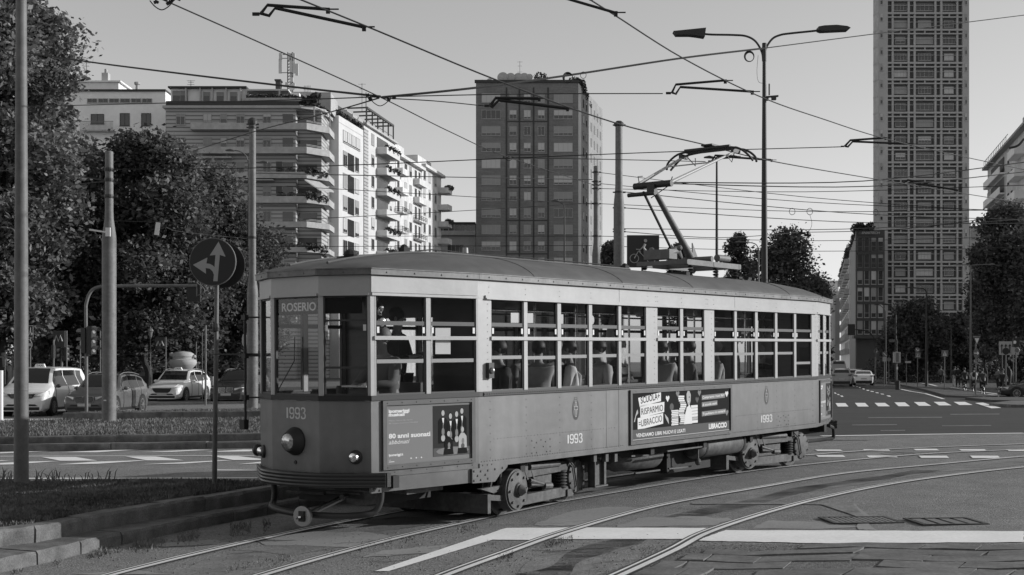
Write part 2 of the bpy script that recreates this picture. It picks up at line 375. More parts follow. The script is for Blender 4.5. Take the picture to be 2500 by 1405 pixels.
# drain gratings / inspection covers
def cover(px,py,wx,label,slots):
    c=G(px,py); t=thing('drain_grating' if slots else 'inspection_cover',label,'drain grating' if slots else 'manhole cover',(c.x,c.y,c.z+.004),.08)
    mb=MB(); w_,d=wx,.62
    for x0,x1,y0,y1 in [(-w_/2,w_/2,-d/2,-d/2+.05),(-w_/2,w_/2,d/2-.05,d/2),(-w_/2,-w_/2+.05,-d/2+.05,d/2-.05),(w_/2-.05,w_/2,-d/2+.05,d/2-.05)]: mb.bb(x0,x1,y0,y1,0,.012)
    mb.build('frame',M['pole_dark'],t)
    mb=MB(); n=11 if slots else 4
    for i in range(n):
        x=-w_/2+.05+(w_-.1)*(i+.5)/n; mb.bb(x-.35*(w_-.1)/n,x+.35*(w_-.1)/n,-d/2+.06,d/2-.06,0,.009 if slots else .007)
    mb.build('grate' if slots else 'lid',M['sign_grey'],t)
cover(2100,1272,.85,'rectangular drain grating of parallel slots in a worn asphalt patch beside the pale curved repair',True)
cover(2308,1275,.8,'rectangular iron inspection cover with raised bars, further right than the slotted drain',False)
# ---- left traffic islands with two-step stone kerbs ----
def curve3(pxs,h): return catmull([G(x,y,h) for x,y in pxs],6)
def kerb_row(name,label,line,h0,h1,depth,n,group,mat_=None):
    # line: world points along the outer foot; blocks of stone h0..h1 high, depth inward
    raw=dense(line,.3); RL=[0]
    for a,b in zip(raw[:-1],raw[1:]): RL.append(RL[-1]+(b-a).length)
    sub=6; N=n*sub; pts=[]; j=0
    for i in range(N+1):
        d=RL[-1]*i/N
        while j<len(raw)-2 and RL[j+1]<d: j+=1
        pts.append(raw[j].lerp(raw[j+1],min(1,(d-RL[j])/max(1e-6,RL[j+1]-RL[j]))))
    L=[RL[-1]*i/N for i in range(N+1)]
    t=thing(name,label,'kerb',pts[0],0,group); o=pts[0]
    seg=L[-1]/n; mbk=None
    for k in range(n):
        ps=[p for p,l in zip(pts,L) if k*seg-.01<=l<=(k+1)*seg+.01]
        if len(ps)<2: continue
        r0=[];mbk=MB(); bj=R.uniform(-.012,.004)
        d0=(ps[-1]-ps[0]).normalized()
        for i,p in enumerate(ps):
            tt=(ps[min(i+1,len(ps)-1)]-ps[max(i-1,0)]); tt.z=0; tt.normalize(); nn=V(-tt.y,tt.x,0)
            if i==0: p=p+tt*.006
            if i==len(ps)-1: p=p-tt*.006
            zb=g(p.x,p.y)+bj; j=R.uniform(-.006,.006)
            jx=R.uniform(-.008,.008); r0.append([V(p.x+jx,p.y,zb+h0-.02)-o,V(p.x+jx+R.uniform(-.006,.006),p.y,zb+h1-.03+R.uniform(-.014,.008))-o,V(p.x+nn.x*.02,p.y+nn.y*.02,zb+h1+j)-o,V(p.x+nn.x*depth,p.y+nn.y*depth,zb+h1)-o,V(p.x+nn.x*depth,p.y+nn.y*depth,zb+h0-.02)-o])
        mbk.rings(r0); mbk.build('kerb_stone',M['kerb'],t)
    return t
lo_foot=[G(x,y) for x,y in [(-160,1440),(-40,1408),(66,1385),(142.6,1368),(264,1337.8),(365.6,1316.6),(433,1300.8),(554,1277),(700,1249),(900,1214),(1100,1185),(1300,1160)]]
up_foot=[G(x,y,.14) for x,y in [(-160,1378),(-40,1348),(0,1338),(84.5,1327),(185,1307.4),(282.5,1287.6),(330,1278),(462,1256),(660,1224),(860,1193),(1060,1168),(1240,1150)]]
A=catmull(lo_foot,5); B=catmull(up_foot,5)
kerb_row('kerb_line','pale granite kerb forming the lower step of the near island, sunlit at its left end',A,0,.14,1.4,17,'two-step granite kerbs of the traffic islands')
kerb_row('kerb_line','pale granite kerb forming the upper step of the near island, under the shaded grass',B,.14,.33,.22,15,'two-step granite kerbs of the traffic islands')
def grass_area(name,poly,h,label,n,hmin,hmax,seed):
    # soil slab + blades as one stuff object
    r=random.Random(seed); mb=MB(); base=[V(p.x,p.y,g(p.x,p.y)+h) for p in poly]
    mb.add(base,[tuple(range(len(base)))]); s=mb.build(name,M['soil'],fix=False); tag(s,kind='structure')
    x0=min(p.x for p in poly);x1=max(p.x for p in poly);y0=min(p.y for p in poly);y1=max(p.y for p in poly)
    def inside(x,y):
        c=False; m=len(poly)
        for i in range(m):
            a=poly[i];b=poly[(i+1)%m]
            if (a.y>y)!=(b.y>y) and x<(b.x-a.x)*(y-a.y)/(b.y-a.y)+a.x: c=not c
        return c
    vs=[];fs=[];k=0;tries=0
    while k<n and tries<n*6:
        tries+=1; x=r.uniform(x0,x1);y=r.uniform(y0,y1)
        if not inside(x,y): continue
        dens=.5+.5*math.sin(x*1.3+2*math.sin(y*.9))*math.sin(y*1.7+x*.4)
        if r.random()>.35+.65*dens: continue
        k+=1; hh=r.uniform(hmin,hmax)*(.6+.7*dens); an=r.uniform(0,6.28); w2=.006+.010*r.random()
        dx=math.cos(an)*w2;dy=math.sin(an)*w2; lx=r.uniform(-.5,.5)*hh; ly=r.uniform(-.5,.5)*hh; z=g(x,y)+h-.005
        o=len(vs); vs+=[(x-dx,y-dy,z),(x+dx,y+dy,z),(x+lx*.5+dx*.7,y+ly*.5+dy*.7,z+hh*.6),(x+lx,y+ly,z+hh)]; fs+=[(o,o+1,o+2),(o,o+2,o+3)]
    mb=MB(); mb.v=[Vector(v) for v in vs]; mb.f=[list(f) for f in fs]; mb.mi=[0]*len(fs)
    tag(mb.build('grass',M['grass'],fix=False),label,'grass',kind='stuff')
Bin=[]
for i,p in enumerate(B):
    t=(B[min(i+1,len(B)-1)]-B[max(i-1,0)]); t.z=0; t.normalize(); Bin.append(p+V(-t.y,t.x,0)*.21)
back=[G(x,1177,.32) for x in (1240,900,600,300,0,-200)]
grass_area('island_turf',Bin+back,.325,'short ragged grass on the near island between kerb and carriageway, mostly in shade',70000,.015,.065,5)
# tall weeds at the island edge by the lamp pole
mb=MB(); r=random.Random(8)
for i in range(60):
    px=r.choice([r.uniform(85,140),r.uniform(85,285),r.uniform(0,30),r.uniform(140,280)]); p=G(px,1180,.32); hh=r.uniform(.08,.26); l=r.uniform(-.15,.15)
    w0=V(.008,0,0); a=p+V(l*.4,0,hh*.7); b=p+V(l,0,hh*r.uniform(.75,1.05)); mb.add([p-w0,p+w0,a+w0*.8,a-w0*.8,b],[(0,1,2,3),(3,2,4)])
tag(mb.build('weeds',M['grass'],fix=False),'tall arching grass tufts along the edge behind the near island','weeds',kind='stuff')
# low weeds in the gutter and along the rail
mb=MB()
for i in range(5200):
    sg=r.choice([0,0,1,2,3])
    if sg==0: t=r.random(); px=230+t*430; py=1352-t*70+r.gauss(0,7)
    elif sg==1: t=r.random(); px=500+t*700; py=1400-t*115+r.gauss(0,6)-t*4
    elif sg==2: t=r.random(); px=30+t*380; py=1400-t*80+r.gauss(0,3)
    else: t=r.random(); px=1180+t*220; py=1375-t*62+r.gauss(0,5)
    if math.sin(px*.021+sg)+math.sin(px*.057)<-.1: continue
    p=G(px,py); hh=r.uniform(.008,.05)*(1.3 if sg==0 else .7); a=r.uniform(0,6.28); d=V(math.cos(a),math.sin(a),0)*.006; l=V(r.uniform(-.5,.5),r.uniform(-.5,.5),0)*hh
    mb.add([p-d,p+d,p+l+V(0,0,hh)],[(0,1,2)])
tag(mb.build('moss',M['grass'],fix=False),'moss and small weeds growing in the gutter and beside the rails','weeds',kind='stuff')
# litter and gravel crumbs on the asphalt
mb=MB(); 
for i in range(1500):
    px=r.uniform(250,1700); py=r.uniform(1300,1404)
    if r.random()<.35: px=r.uniform(1560,2000); py=1335+r.gauss(12,8)
    p=G(px,min(py,1404)); s=r.uniform(.003,.012); mb.box(p+V(0,0,s*.4),(s*1.5,s,s),Euler((0,0,r.uniform(0,3))).to_matrix())
tag(mb.build('gravel_crumbs',mat('gravel_crumbs',.17,.9),fix=False),'loose gravel crumbs scattered on the asphalt between the rails','gravel',kind='stuff')
# second island behind the left carriageway
x0,x1=-60,34
def yline(X,Y): return V(X,Y,g(X,Y))
L1=[yline(X,30.6+(.02*X)) for X in range(-30,6,2)]; L2=[yline(X,30.98+(.02*X)) for X in range(-30,6,2)]
kerb_row('kerb_line','dark shaded kerb forming the lower step of the middle island behind the chevrons',L1,0,.17,.5,15,'two-step granite kerbs of the traffic islands')
kerb_row('kerb_line','dark shaded kerb forming the upper step of the middle island under the sunlit grass',L2,.17,.345,.22,15,'two-step granite kerbs of the traffic islands')
grass_area('island_turf',[yline(-30,30.6),yline(4,31.3),yline(4,39.5),yline(-30,39.5)],.34,'longer pale grass on the middle island in front of the waiting cars',70000,.03,.085,6)
L3=[yline(X,46.8+.01*X) for X in [x*2-16.5 for x in range(0,12)]]
kerb_row('kerb_line','low dark kerb of the furthest island directly in front of the waiting cars',L3,0,.27,.3,10,'two-step granite kerbs of the traffic islands')
grass_area('island_turf',[yline(-16.3,47),yline(5.5,47.2),yline(5.5,49.3),yline(-8,49.6)],.262,'thin strip of grass on the furthest island at the wheels of the waiting cars',14000,.03,.08,9)
# right pavement and traffic islands
def slab(name,px,h,mat_,kerbmat=None):
    pts=[G(*p) for p in px]; mb=MB(); n=len(pts)
    mb.add([p-V(0,0,.05) for p in pts]+[p+V(0,0,h) for p in pts],[tuple(range(n,2*n))]+[(i,(i+1)%n,n+(i+1)%n,n+i) for i in range(n)])
    return tag(mb.build(name,mat_),kind='structure')
slab('pavement',[(2100,928),(2135,935),(2200,942),(2260,955),(2310,970),(2400,974),(2440,971),(2600,974),(2600,915),(2300,912),(2100,916)],.12,M['pavement'])
slab('pavement_island',[(2356,976),(2420,983),(2520,984),(2640,984),(2640,977),(2440,975)],.14,M['pavement'])
slab('pavement_island',[(2415,992),(2470,996),(2600,997),(2600,985),(2470,985)],.15,M['kerb'])
mb=MB()
for q in [[(2380,985),(2420,998),(2445,997),(2400,984)]]: gpoly(mb,q,.013)
gline(mb,[(2205,931),(2287,946.5)],.25,.13); gline(mb,[(2320,950),(2447,969)],.22,.13); gline(mb,[(2415,968.5),(2430,970.5)],.4,.135); gline(mb,[(2170,925),(2215,936)],.2,.13)
tag(mb.build('cycle_path_markings',M['paint_line'],fix=False),kind='structure')
slab('park_lawn',[(-60,1000),(660,985),(1100,975),(1500,950),(1500,915),(-60,925)],.13,M['soil'])
# ================= the tram =================
M['cream']=mat('cream_enamel',.43,.42,noise=[(1.3,.05),(2.2,.06,(1,1,.12)),(14,.03)],spec=.45,bump=(2.2,.30,.02))
M['ochre']=mat('ochre_enamel',.19,.42,noise=[(1.1,.07),(9,.05),(4.5,.10,(1,1,.10)),(.7,.08)],spec=.45,bump=(2.0,.35,.025))
def grime(m,z0,z1,amt):                        # brake dust and splash dirt on the lowest part of the panels
    n=m.node_tree; p=n.nodes['Principled BSDF']; src=p.inputs['Base Color'].links[0].from_socket; tc=n.nodes.new('ShaderNodeTexCoord'); sp=n.nodes.new('ShaderNodeSeparateXYZ'); n.links.new(tc.outputs['Object'],sp.inputs[0])
    nz=n.nodes.new('ShaderNodeTexNoise'); nz.inputs['Scale'].default_value=3.5; nz.inputs['Detail'].default_value=8; mp=n.nodes.new('ShaderNodeMapping'); mp.inputs['Scale'].default_value=(1,1,.35); n.links.new(tc.outputs['Object'],mp.inputs[0]); n.links.new(mp.outputs[0],nz.inputs['Vector'])
    a=n.nodes.new('ShaderNodeMath'); a.operation='MULTIPLY_ADD'; a.inputs[1].default_value=-.9; n.links.new(nz.outputs['Fac'],a.inputs[0]); n.links.new(sp.outputs[2],a.inputs[2])
    mr=n.nodes.new('ShaderNodeMapRange'); mr.inputs[1].default_value=z0-.45; mr.inputs[2].default_value=z1-.45; mr.inputs[3].default_value=1-amt; mr.inputs[4].default_value=1; n.links.new(a.outputs[0],mr.inputs[0])
    ml=n.nodes.new('ShaderNodeMath'); ml.operation='MULTIPLY'; n.links.new(src,ml.inputs[0]); n.links.new(mr.outputs[0],ml.inputs[1]); n.links.new(ml.outputs[0],p.inputs['Base Color'])
grime(M['ochre'],.62,1.05,.32)
M['belt']=mat('dark_belt_paint',.022,.5); M['roofm']=mat('roof_canvas',.11,.55,noise=[(.9,.14),(5,.12),(2.2,.10,(.4,3,1))],bump=(3,.25,.02),spec=.35)
M['gutter']=mat('gutter_paint',.16,.45,noise=[(2.5,.35),(20,.15)],spec=.5); M['wood']=mat('varnished_wood',.055,.4,noise=[(3,.15,(1,1,6))])
M['sash']=mat('window_sash',.05,.5); M['sashl']=mat('window_sash_rail',.26,.4); M['under']=mat('underframe_grime',.028,.8,noise=[(4,.3)]); M['bogiem']=mat('bogie_paint',.085,.65,noise=[(3,.35),(9,.3),(25,.2)],bump=(18,.3,.006))
M['inside']=mat('saloon_lining',.2,.6); M['ceil']=mat('saloon_ceiling',.10,.6)
M['tglass']=glassmat('window_glass',.86,.02,.045); M['poster']=mat('poster_paper',.20,.6,spec=.2); M['adframe']=mat('advert_frame',.085,.5,noise=[(6,.15)])
M['pblack']=mat('poster_black',.008,.7,spec=.1); M['pdark']=mat('poster_dark',.035,.7,spec=.1); M['pwhite']=mat('poster_white',.72,.4); M['pmid']=mat('poster_mid',.085,.6,spec=.2); M['plight']=mat('poster_light',.40,.4)
th=math.atan2(2396,3100); su,cu=math.sin(th),math.cos(th); PZ=.00995
ux=V(su,cu,PZ).normalized(); uy=V(-cu,su,0); uz=ux.cross(uy).normalized()
TO=V(-.40,15.53,-.004)
TM=Matrix(((ux.x,uy.x,uz.x,TO.x),(ux.y,uy.y,uz.y,TO.y),(ux.z,uy.z,uz.z,TO.z),(0,0,0,1))); TI=TM.inverted()
tram=thing('tram','vintage single-deck tram numbered 1993 in two tones, rounded roof with raised pantograph, crossing the junction','tram'); tram.matrix_world=TM
camL=TI@V(0,0,HC)
def ray(px,py): return (TI.to_3x3()@V((px-HX)/F,1,(HY-py)/F))
def on_t(px,py,t=0.):                         # hit on the plane y=t of the tram frame -> (s,z)
    d=ray(px,py); k=(t-camL.y)/d.y; p=camL+d*k; return p.x,p.z
def on_seg(a,b,px,py):                        # hit on the vertical wall through a,b -> (distance from a, z)
    a=V(a[0],a[1],0);b=V(b[0],b[1],0); e=(b-a).normalized(); n=V(-e.y,e.x,0); d=ray(px,py); k=(a-camL).dot(n)/d.dot(n); p=camL+d*k
    return (p-a).dot(e),p.z
NF=(-1.92,.778); NF2=(-1.92,1.572); P1=(-1.63,.24); P0=(0,0); R0=(9.806,0); R1=(11.1,.3); R2=(11.42,.85); R3=(11.42,1.5); R4=(11.1,2.05); R5=(9.806,2.35); Q0=(0,2.35); Q1=(-1.63,2.11)
PER=[NF2,NF,P1,P0,R0,R1,R2,R3,R4,R5,Q0,Q1]
ZB,ZT=1.62,2.767
def segf(a,b):
    a=V(a[0],a[1],0);b=V(b[0],b[1],0); e=(b-a).normalized(); n=V(e.y,-e.x,0)   # outward for our winding
    return a,e,n,(b-a).length
def sbox(mb,a,b,d0,d1,z0,z1,n0,n1):           # box on wall a-b from d0..d1, z0..z1, n0..n1 outward offset
    A,e,n,L=segf(a,b); rot=Matrix((e,n,V(0,0,1))).transposed(); c=A+e*((d0+d1)/2)+n*((n0+n1)/2)+V(0,0,(z0+z1)/2)
    mb.box(c,(abs(d1-d0),abs(n1-n0),abs(z1-z0)),rot)
def rivet(mb,a,b,d,z,off=.003,r=.010):
    A,e,n,L=segf(a,b); c=A+e*d+n*off+V(0,0,z); k=6
    vs=[c+(e*math.cos(6.2832*i/k)+V(0,0,1)*math.sin(6.2832*i/k))*r for i in range(k)]+[c+n*r*.75+(e*math.cos(6.2832*i/k)+V(0,0,1)*math.sin(6.2832*i/k))*r*.55 for i in range(k)]
    mb.add(vs,[(i,(i+1)%k,k+(i+1)%k,k+i) for i in range(k)]+[tuple(range(k,2*k))])
# --- floor, ceiling, underframe
def plan(mb,per,z0,z1,inset=0):
    c=V(4.75,1.175,0); pts=[]
    n=len(per)
    for i in range(n):
        p0=V(*per[i-1],0);p=V(*per[i],0);p2=V(*per[(i+1)%n],0); n1=(p-p0).normalized();n2=(p2-p).normalized(); m=(V(-n1.y,n1.x,0)+V(-n2.y,n2.x,0)).normalized(); pts.append(p+m*inset)
    mb.add([V(p.x,p.y,z0) for p in pts]+[V(p.x,p.y,z1) for p in pts],[tuple(range(n)),tuple(range(2*n-1,n-1,-1))]+[(i,(i+1)%n,n+(i+1)%n,n+i) for i in range(n)])
mb=MB(); plan(mb,PER,.70,.86,.06); mb.build('floor',M['under'],tram)
mb=MB(); plan(mb,PER,2.93,2.96,.06); mb.build('ceiling',M['ceil'],tram)
mb=MB()
for t in (.42,1.75): mb.bb(-1.5,11.0,t,t+.12,.52,.70)
for s in (-1.4,-.3,1.0,2.6,4.2,5.8,7.4,9.0,10.4): mb.bb(s,s+.1,.12,2.2,.56,.70)
mb.build('underframe',M['under'],tram)
# --- lower panels with rivets and seams
def panel(a,b,z0,z1,name,m,thick=.03,rows=None,d0=0,d1=None,seams=()):
    L=segf(a,b)[3]; d1=L if d1 is None else d1; mb=MB(); cuts=[d0]+[x for x in seams if d0<x<d1]+[d1]
    for q0,q1 in zip(cuts[:-1],cuts[1:]): sbox(mb,a,b,q0+(.004 if q0>d0 else 0),q1-(.004 if q1<d1 else 0),z0,z1,-thick,0)
    if rows: rows(mb)
    return mb.build(name,m,tram)
sxm=lambda px:on_t(px,900)[0]
seams=[sxm(1479.5)+.0,sxm(1510),sxm(1787)]
def rows_main(mb):
    a,b=P0,R0
    for px in (1196,1284,1366,1443,1848,1896,1940,1984): 
        s=sxm(px)
        for i in range(8):
            z=.80+i*.1
            if px in(1196,1284,1366,1443) or True: rivet(mb,a,b,s,z,0,.0075)
    s=.05
    while s<9.75:
        if not(seams[1]+.1<s<seams[2]-.1): rivet(mb,a,b,s,.765,0,.0085)
        else:
            if int(s*40)%9==0: rivet(mb,a,b,s,.71,0,.009)
        s+=.055
    s=.3
    while s<9.6:
        if not(seams[1]-.1<s<seams[2]+.1): rivet(mb,a,b,s,1.03,0,.007)
        s+=.07
    for c0 in (sxm(1320),sxm(1912)):
        for i,(dx,z) in enumerate([(-.2,.96),(-.1,.93),(0,.96),(.1,.93),(.2,.96),(-.15,.87),(.05,.87),(.2,.86),(-.2,.8),(-.1,.8),(.12,.8),(.2,.8),(-.16,.73),(-.06,.73),(.1,.73),(.2,.73)]): rivet(mb,a,b,c0+dx,z,0,.011)
panel(P0,R0,.69,1.565,'side_panel',M['ochre'],rows=rows_main,seams=seams)
mb=MB(); sbox(mb,P0,R0,0,9.806,.69,.745,.0,.012)
s=.08
for i in range(3): rivet(mb,P0,R0,.06+i*.09,.72,.012,.011)
mb.build('sill_strip',M['ochre'],tram)
def rows_tap(mb):
    L=segf(P1,P0)[3]
    for i in range(7): rivet(mb,P1,P0,.1+i*.24,.735,0,.008)
panel(P1,P0,.69,1.565,'side_panel',M['ochre'],rows=rows_tap)
panel(P1,P0,.52,.686,'skirt_panel',M['ochre'],.03,d0=.14,d1=1.5)
mb=MB(); sbox(mb,P1,P0,-.01,.14,.515,.70,-.03,.008)
for d,z in [(.03,.56),(.08,.6),(.11,.66),(.11,.54)]: rivet(mb,P1,P0,d,z,.008,.016)
mb.build('skirt_plate',M['ochre'],tram)
# bolted plate over the front bogie with curved cut-out
A,e,n,L=segf(P0,R0); mb=MB()
poly=[(-.14,.515),(.30,.50),(.34,.53),(.40,.585),(.50,.63),(.545,.66),(.56,.69),(-.14,.69)]
mb.prism(poly,A+n*.012,e,V(0,0,1),-n*.04)
for d,z in [(-.11,.66),(.02,.65),(.16,.65),(.30,.655),(.45,.66),(-.04,.60),(.11,.60),(-.11,.545),(.02,.545),(.16,.55)]: rivet(mb,P0,R0,d,z,.012,.017)
mb.build('skirt_plate',M['ochre'],tram)
panel(R0,R1,.69,1.565,'side_panel',M['ochre'])
for a,b in ((R1,R2),(R2,R3),(R3,R4),(R4,R5),(R5,Q0),(Q0,Q1)): panel(a,b,.69,1.565,'side_panel',M['ochre'])
M['ochre_front']=M['ochre']
for a,b in ((NF2,NF),(NF,P1),(Q1,NF2)):
    mb=MB(); sbox(mb,a,b,0,segf(a,b)[3],.70,1.56,-.03,0)
    L=segf(a,b)[3]; k=int(L/.15)
    for i in range(k): rivet(mb,a,b,(i+.5)*L/k,.755,0,.007)
    mb.build('front_panel',M['ochre'],tram)
# --- dark belt rail
mb=MB()
for i in range(len(PER)):
    a,b=PER[i],PER[(i+1)%len(PER)]; sbox(mb,a,b,-.004,segf(a,b)[3]+.004,1.565,1.622,-.03,.016)
mb.build('belt_rail',M['belt'],tram)
mb=MB(); s=.09; sbox(mb,P0,R0,.075,9.806,1.570,1.612,.016,.026)
while s<9.78: rivet(mb,P0,R0,s,1.592,.026,.0095); s+=.047
mb.build('belt_rivets',M['belt'],tram)
# --- cantrail, window heads
def rows_can(mb):
    for px in (1194,1283,1366,1443,1582,1601,1605,1664,1724,1728,1742,1848,1895,1941,1985):
        for z in (2.84,2.91): rivet(mb,P0,R0,on_t(px,780)[0],z,0,.0075)
for i in range(len(PER)):
    a,b=PER[i],PER[(i+1)%len(PER)]; L=segf(a,b)[3]
    mb=MB(); cuts=[0,L]
    if a==P0: cuts=[0,on_t(1512,780)[0],on_t(1794,780)[0],L]
    for q0,q1 in zip(cuts[:-1],cuts[1:]): sbox(mb,a,b,q0+(.005 if q0 else 0),q1-(.005 if q1<L else 0),2.767,2.99,-.03,0)
    if a==P0: rows_can(mb)
    mb.build('cantrail',M['cream'],tram)
    mb=MB()
    if a==P0: sbox(mb,a,b,.13,L-.03,2.775,2.805,0,.022); sbox(mb,a,b,.135,L-.03,2.757,2.775,0,.035)
    else: sbox(mb,a,b,.01,L-.01,2.760,2.790,0,.024)
    mb.build('rain_strip',M['cream'],tram)
# raised fascia box over the taper windows
mb=MB(); sbox(mb,P1,P0,.0,segf(P1,P0)[3]-.02,2.795,2.975,.004,.022); mb.build('fascia_panel',M['cream'],tram)
# --- windows
def window(a,b,d0,d1,clips=True,mid=2.03,z0=ZB,z1=ZT,cross=True,upper=True,name='window'):
    mb=MB(); f=.018
    w_=M['sash']
    for x0,x1,y0,y1 in [(d0,d0+f,z0,z1),(d1-f,d1,z0,z1),(d0+f,d1-f,z0,z0+f*1.2),(d0+f,d1-f,z1-f,z1)]: sbox(mb,a,b,x0,x1,y0,y1,-.045,-.012)
    if upper: sbox(mb,a,b,d0+f,d1-f,2.425,2.472,-.045,-.014)
    o=mb.build(name,w_,tram)
    if mid:
        mr=MB(); sbox(mr,a,b,d0+f,d1-f-.012,mid-.022,mid+.022,-.055,-.02); mr.build('sash_rail',M['sashl'],o)
    mb=MB(); A,e,n,L=segf(a,b); q=[A+e*(d0+f)-n*.034+V(0,0,z0+f),A+e*(d1-f)-n*.034+V(0,0,z0+f),A+e*(d1-f)-n*.034+V(0,0,z1-f),A+e*(d0+f)-n*.034+V(0,0,z1-f)]
    mb.add(q,[(0,1,2,3)]); mb.build('pane',M['tglass'],o,fix=False)
    if clips:
        mb=MB(); 
        for x in (d0+f+.002,d1-f-.034): sbox(mb,a,b,x,x+.032,2.335,2.405,-.014,-.004)
        mb.build('sash_clip',M['white'],o)
    return o
def posts(a,b,ds,z0=ZB,z1=ZT,deep=.05,name='window_pillar'):
    for d0,d1 in ds:
        mb=MB(); wd=d1-d0
        sbox(mb,a,b,d0,d1,z0,z1,-deep,.0 if wd<.1 else -.002)
        if wd>.1:
            z=z0+.06
            while z<z1-.03: rivet(mb,a,b,d0+wd*.72,z,-.002,.008); z+=.085
        mb.build(name,M['cream'],tram)
s_=lambda px:on_t(px,825)[0]
panes=[(1200,1279.5),(1288,1361.5),(1370,1438),(1446,1510.5),(1517,1578),(1605.5,1661),(1668,1720),(1744,1793.5),(1799,1844),(1850,1892.5),(1898,1939),(1944,1982)]
panes=[(s_(a),s_(b)) for a,b in panes]
mids=[2.04,2.03,2.04,2.045,2.05,2.05,2.05,2.05,2.045,2.05,2.05,1.87]
for (a,b),m_ in zip(panes,mids): window(P0,R0,a,b,True,m_)
gaps=[(0,panes[0][0])]+[(p[1],q[0]) for p,q in zip(panes[:-1],panes[1:])]+[(panes[-1][1],9.806)]
posts(P0,R0,gaps)
mb=MB()
for x0,x1 in ((panes[0][0]-.02,panes[4][1]+.02),(panes[5][0]-.02,panes[6][1]+.02),(panes[7][0]-.02,panes[11][1]+.01)): sbox(mb,P0,R0,x0,x1,2.256,2.300,.0,.02)
mb.build('window_crossbar',M['cream'],tram)
LT=segf(P1,P0)[3]; dt=lambda px:on_seg(P1,P0,px,850)[0]
tw=[(dt(918),dt(1041)),(dt(1051.5),dt(1163))]
for a,b in tw: window(P1,P0,a,b,True,2.01)
posts(P1,P0,[(0,tw[0][0]-.02),(tw[0][0]-.015,tw[0][0]),(tw[0][1],tw[1][0]),(tw[1][1],LT-.004)])
mb=MB(); sbox(mb,P1,P0,tw[0][0]-.03,LT-.01,2.256,2.300,0,.02); mb.build('window_crossbar',M['cream'],tram)
LR=segf(R0,R1)[3]; rt=lambda px:max(.02,min(LR-.02,on_seg(R0,R1,px,850)[0]))
rw=[(rt(1998),rt(2010.5)),(rt(2014),rt(2025.5))]
for a,b in rw: window(R0,R1,a,b,False,2.05)
posts(R0,R1,[(0,rw[0][0]),(rw[0][1],rw[1][0]),(rw[1][1],LR)])
mb=MB(); sbox(mb,R0,R1,0,LR-.01,2.256,2.300,0,.02); mb.build('window_crossbar',M['cream'],tram)
# front windows
for a,b,cl in ((NF2,NF,0),(NF,P1,1),(Q1,NF2,0)):
    L=segf(a,b)[3]; z1=2.845
    if (a,b)==(NF2,NF): d0,d1=.045,L-.005
    elif (a,b)==(NF,P1): d0,d1=.055,L-.035
    else: d0,d1=.05,L-.05
    o=window(a,b,d0,d1,False,None,1.62,z1-.085,False,False,'windscreen')
    posts(a,b,[(0,d0),(d1,L)],1.62,2.77,.04,'corner_post')
# destination box behind the centre windscreen
mb=MB(); A,e,n,L=segf(NF2,NF)
sbox(mb,NF2,NF,.05,L-.04,2.56,2.74,-.16,-.05); db=mb.build('destination_box',M['pblack'],tram)
mb=MB(); put_text(mb,'ROSERIO',A+e*.13+n*(-.047)+V(0,0,2.60),e,V(0,0,1),.095,L-.22,0.02); mb.build('destination_text',M['pwhite'],db)
mb=MB(); sbox(mb,NF,P1,.06,.5,2.56,2.74,-.12,-.05); mb.build('blind_box',M['pblack'],tram)
mb=MB(); sbox(mb,NF,P1,.055,segf(NF,P1)[3]-.035,2.47,2.49,-.05,-.01); sbox(mb,NF,P1,.06,segf(NF,P1)[3]-.04,1.93,1.955,-.05,-.02)
mb.build('windscreen_rail',M['sash'],tram)
mb=MB(); L=segf(NF,P1)[3]
for x in (.075,L-.075): sbox(mb,NF,P1,x-.015,x+.02,2.36,2.43,-.03,-.012)
mb.build('sash_clip',M['pwhite'],tram)
mb=MB(); A,e,n,Lc=segf(NF2,NF); mb.tube([A+e*.1+n*.02+V(0,0,1.64),A+e*.42+n*.03+V(0,0,2.02),A+e*.43+n*.03+V(0,0,2.3)],.006,5); mb.build('wiper',M['black'],tram)
# far side and rear windows, doors
def simple_side(a,b,n_,doors=()):
    L=segf(a,b)[3]; wd=L/n_
    for i in range(n_):
        d0,d1=i*wd+.04,(i+1)*wd-.04
        window(a,b,d0,d1,False,None,name='window')
        mb=MB(); sbox(mb,a,b,i*wd-(.0 if i==0 else .04),d0,ZB,ZT,-.05,0); mb.build('window_pillar',M['cream'],tram)
    mb=MB(); sbox(mb,a,b,L-.04,L,ZB,ZT,-.05,0); mb.build('window_pillar',M['cream'],tram)
simple_side(R5,Q0,13); simple_side(Q0,Q1,2); simple_side(R4,R5,1); simple_side(R1,R2,1); simple_side(R2,R3,1); simple_side(R3,R4,1)
for s0 in (3.6,9.0):
    mb=MB(); mb.bb(s0-.62,s0+.62,2.352,2.38,.72,1.55); mb.bb(s0-.02,s0+.02,2.38,2.40,.72,2.7); mb.build('door',M['ochre'],tram)
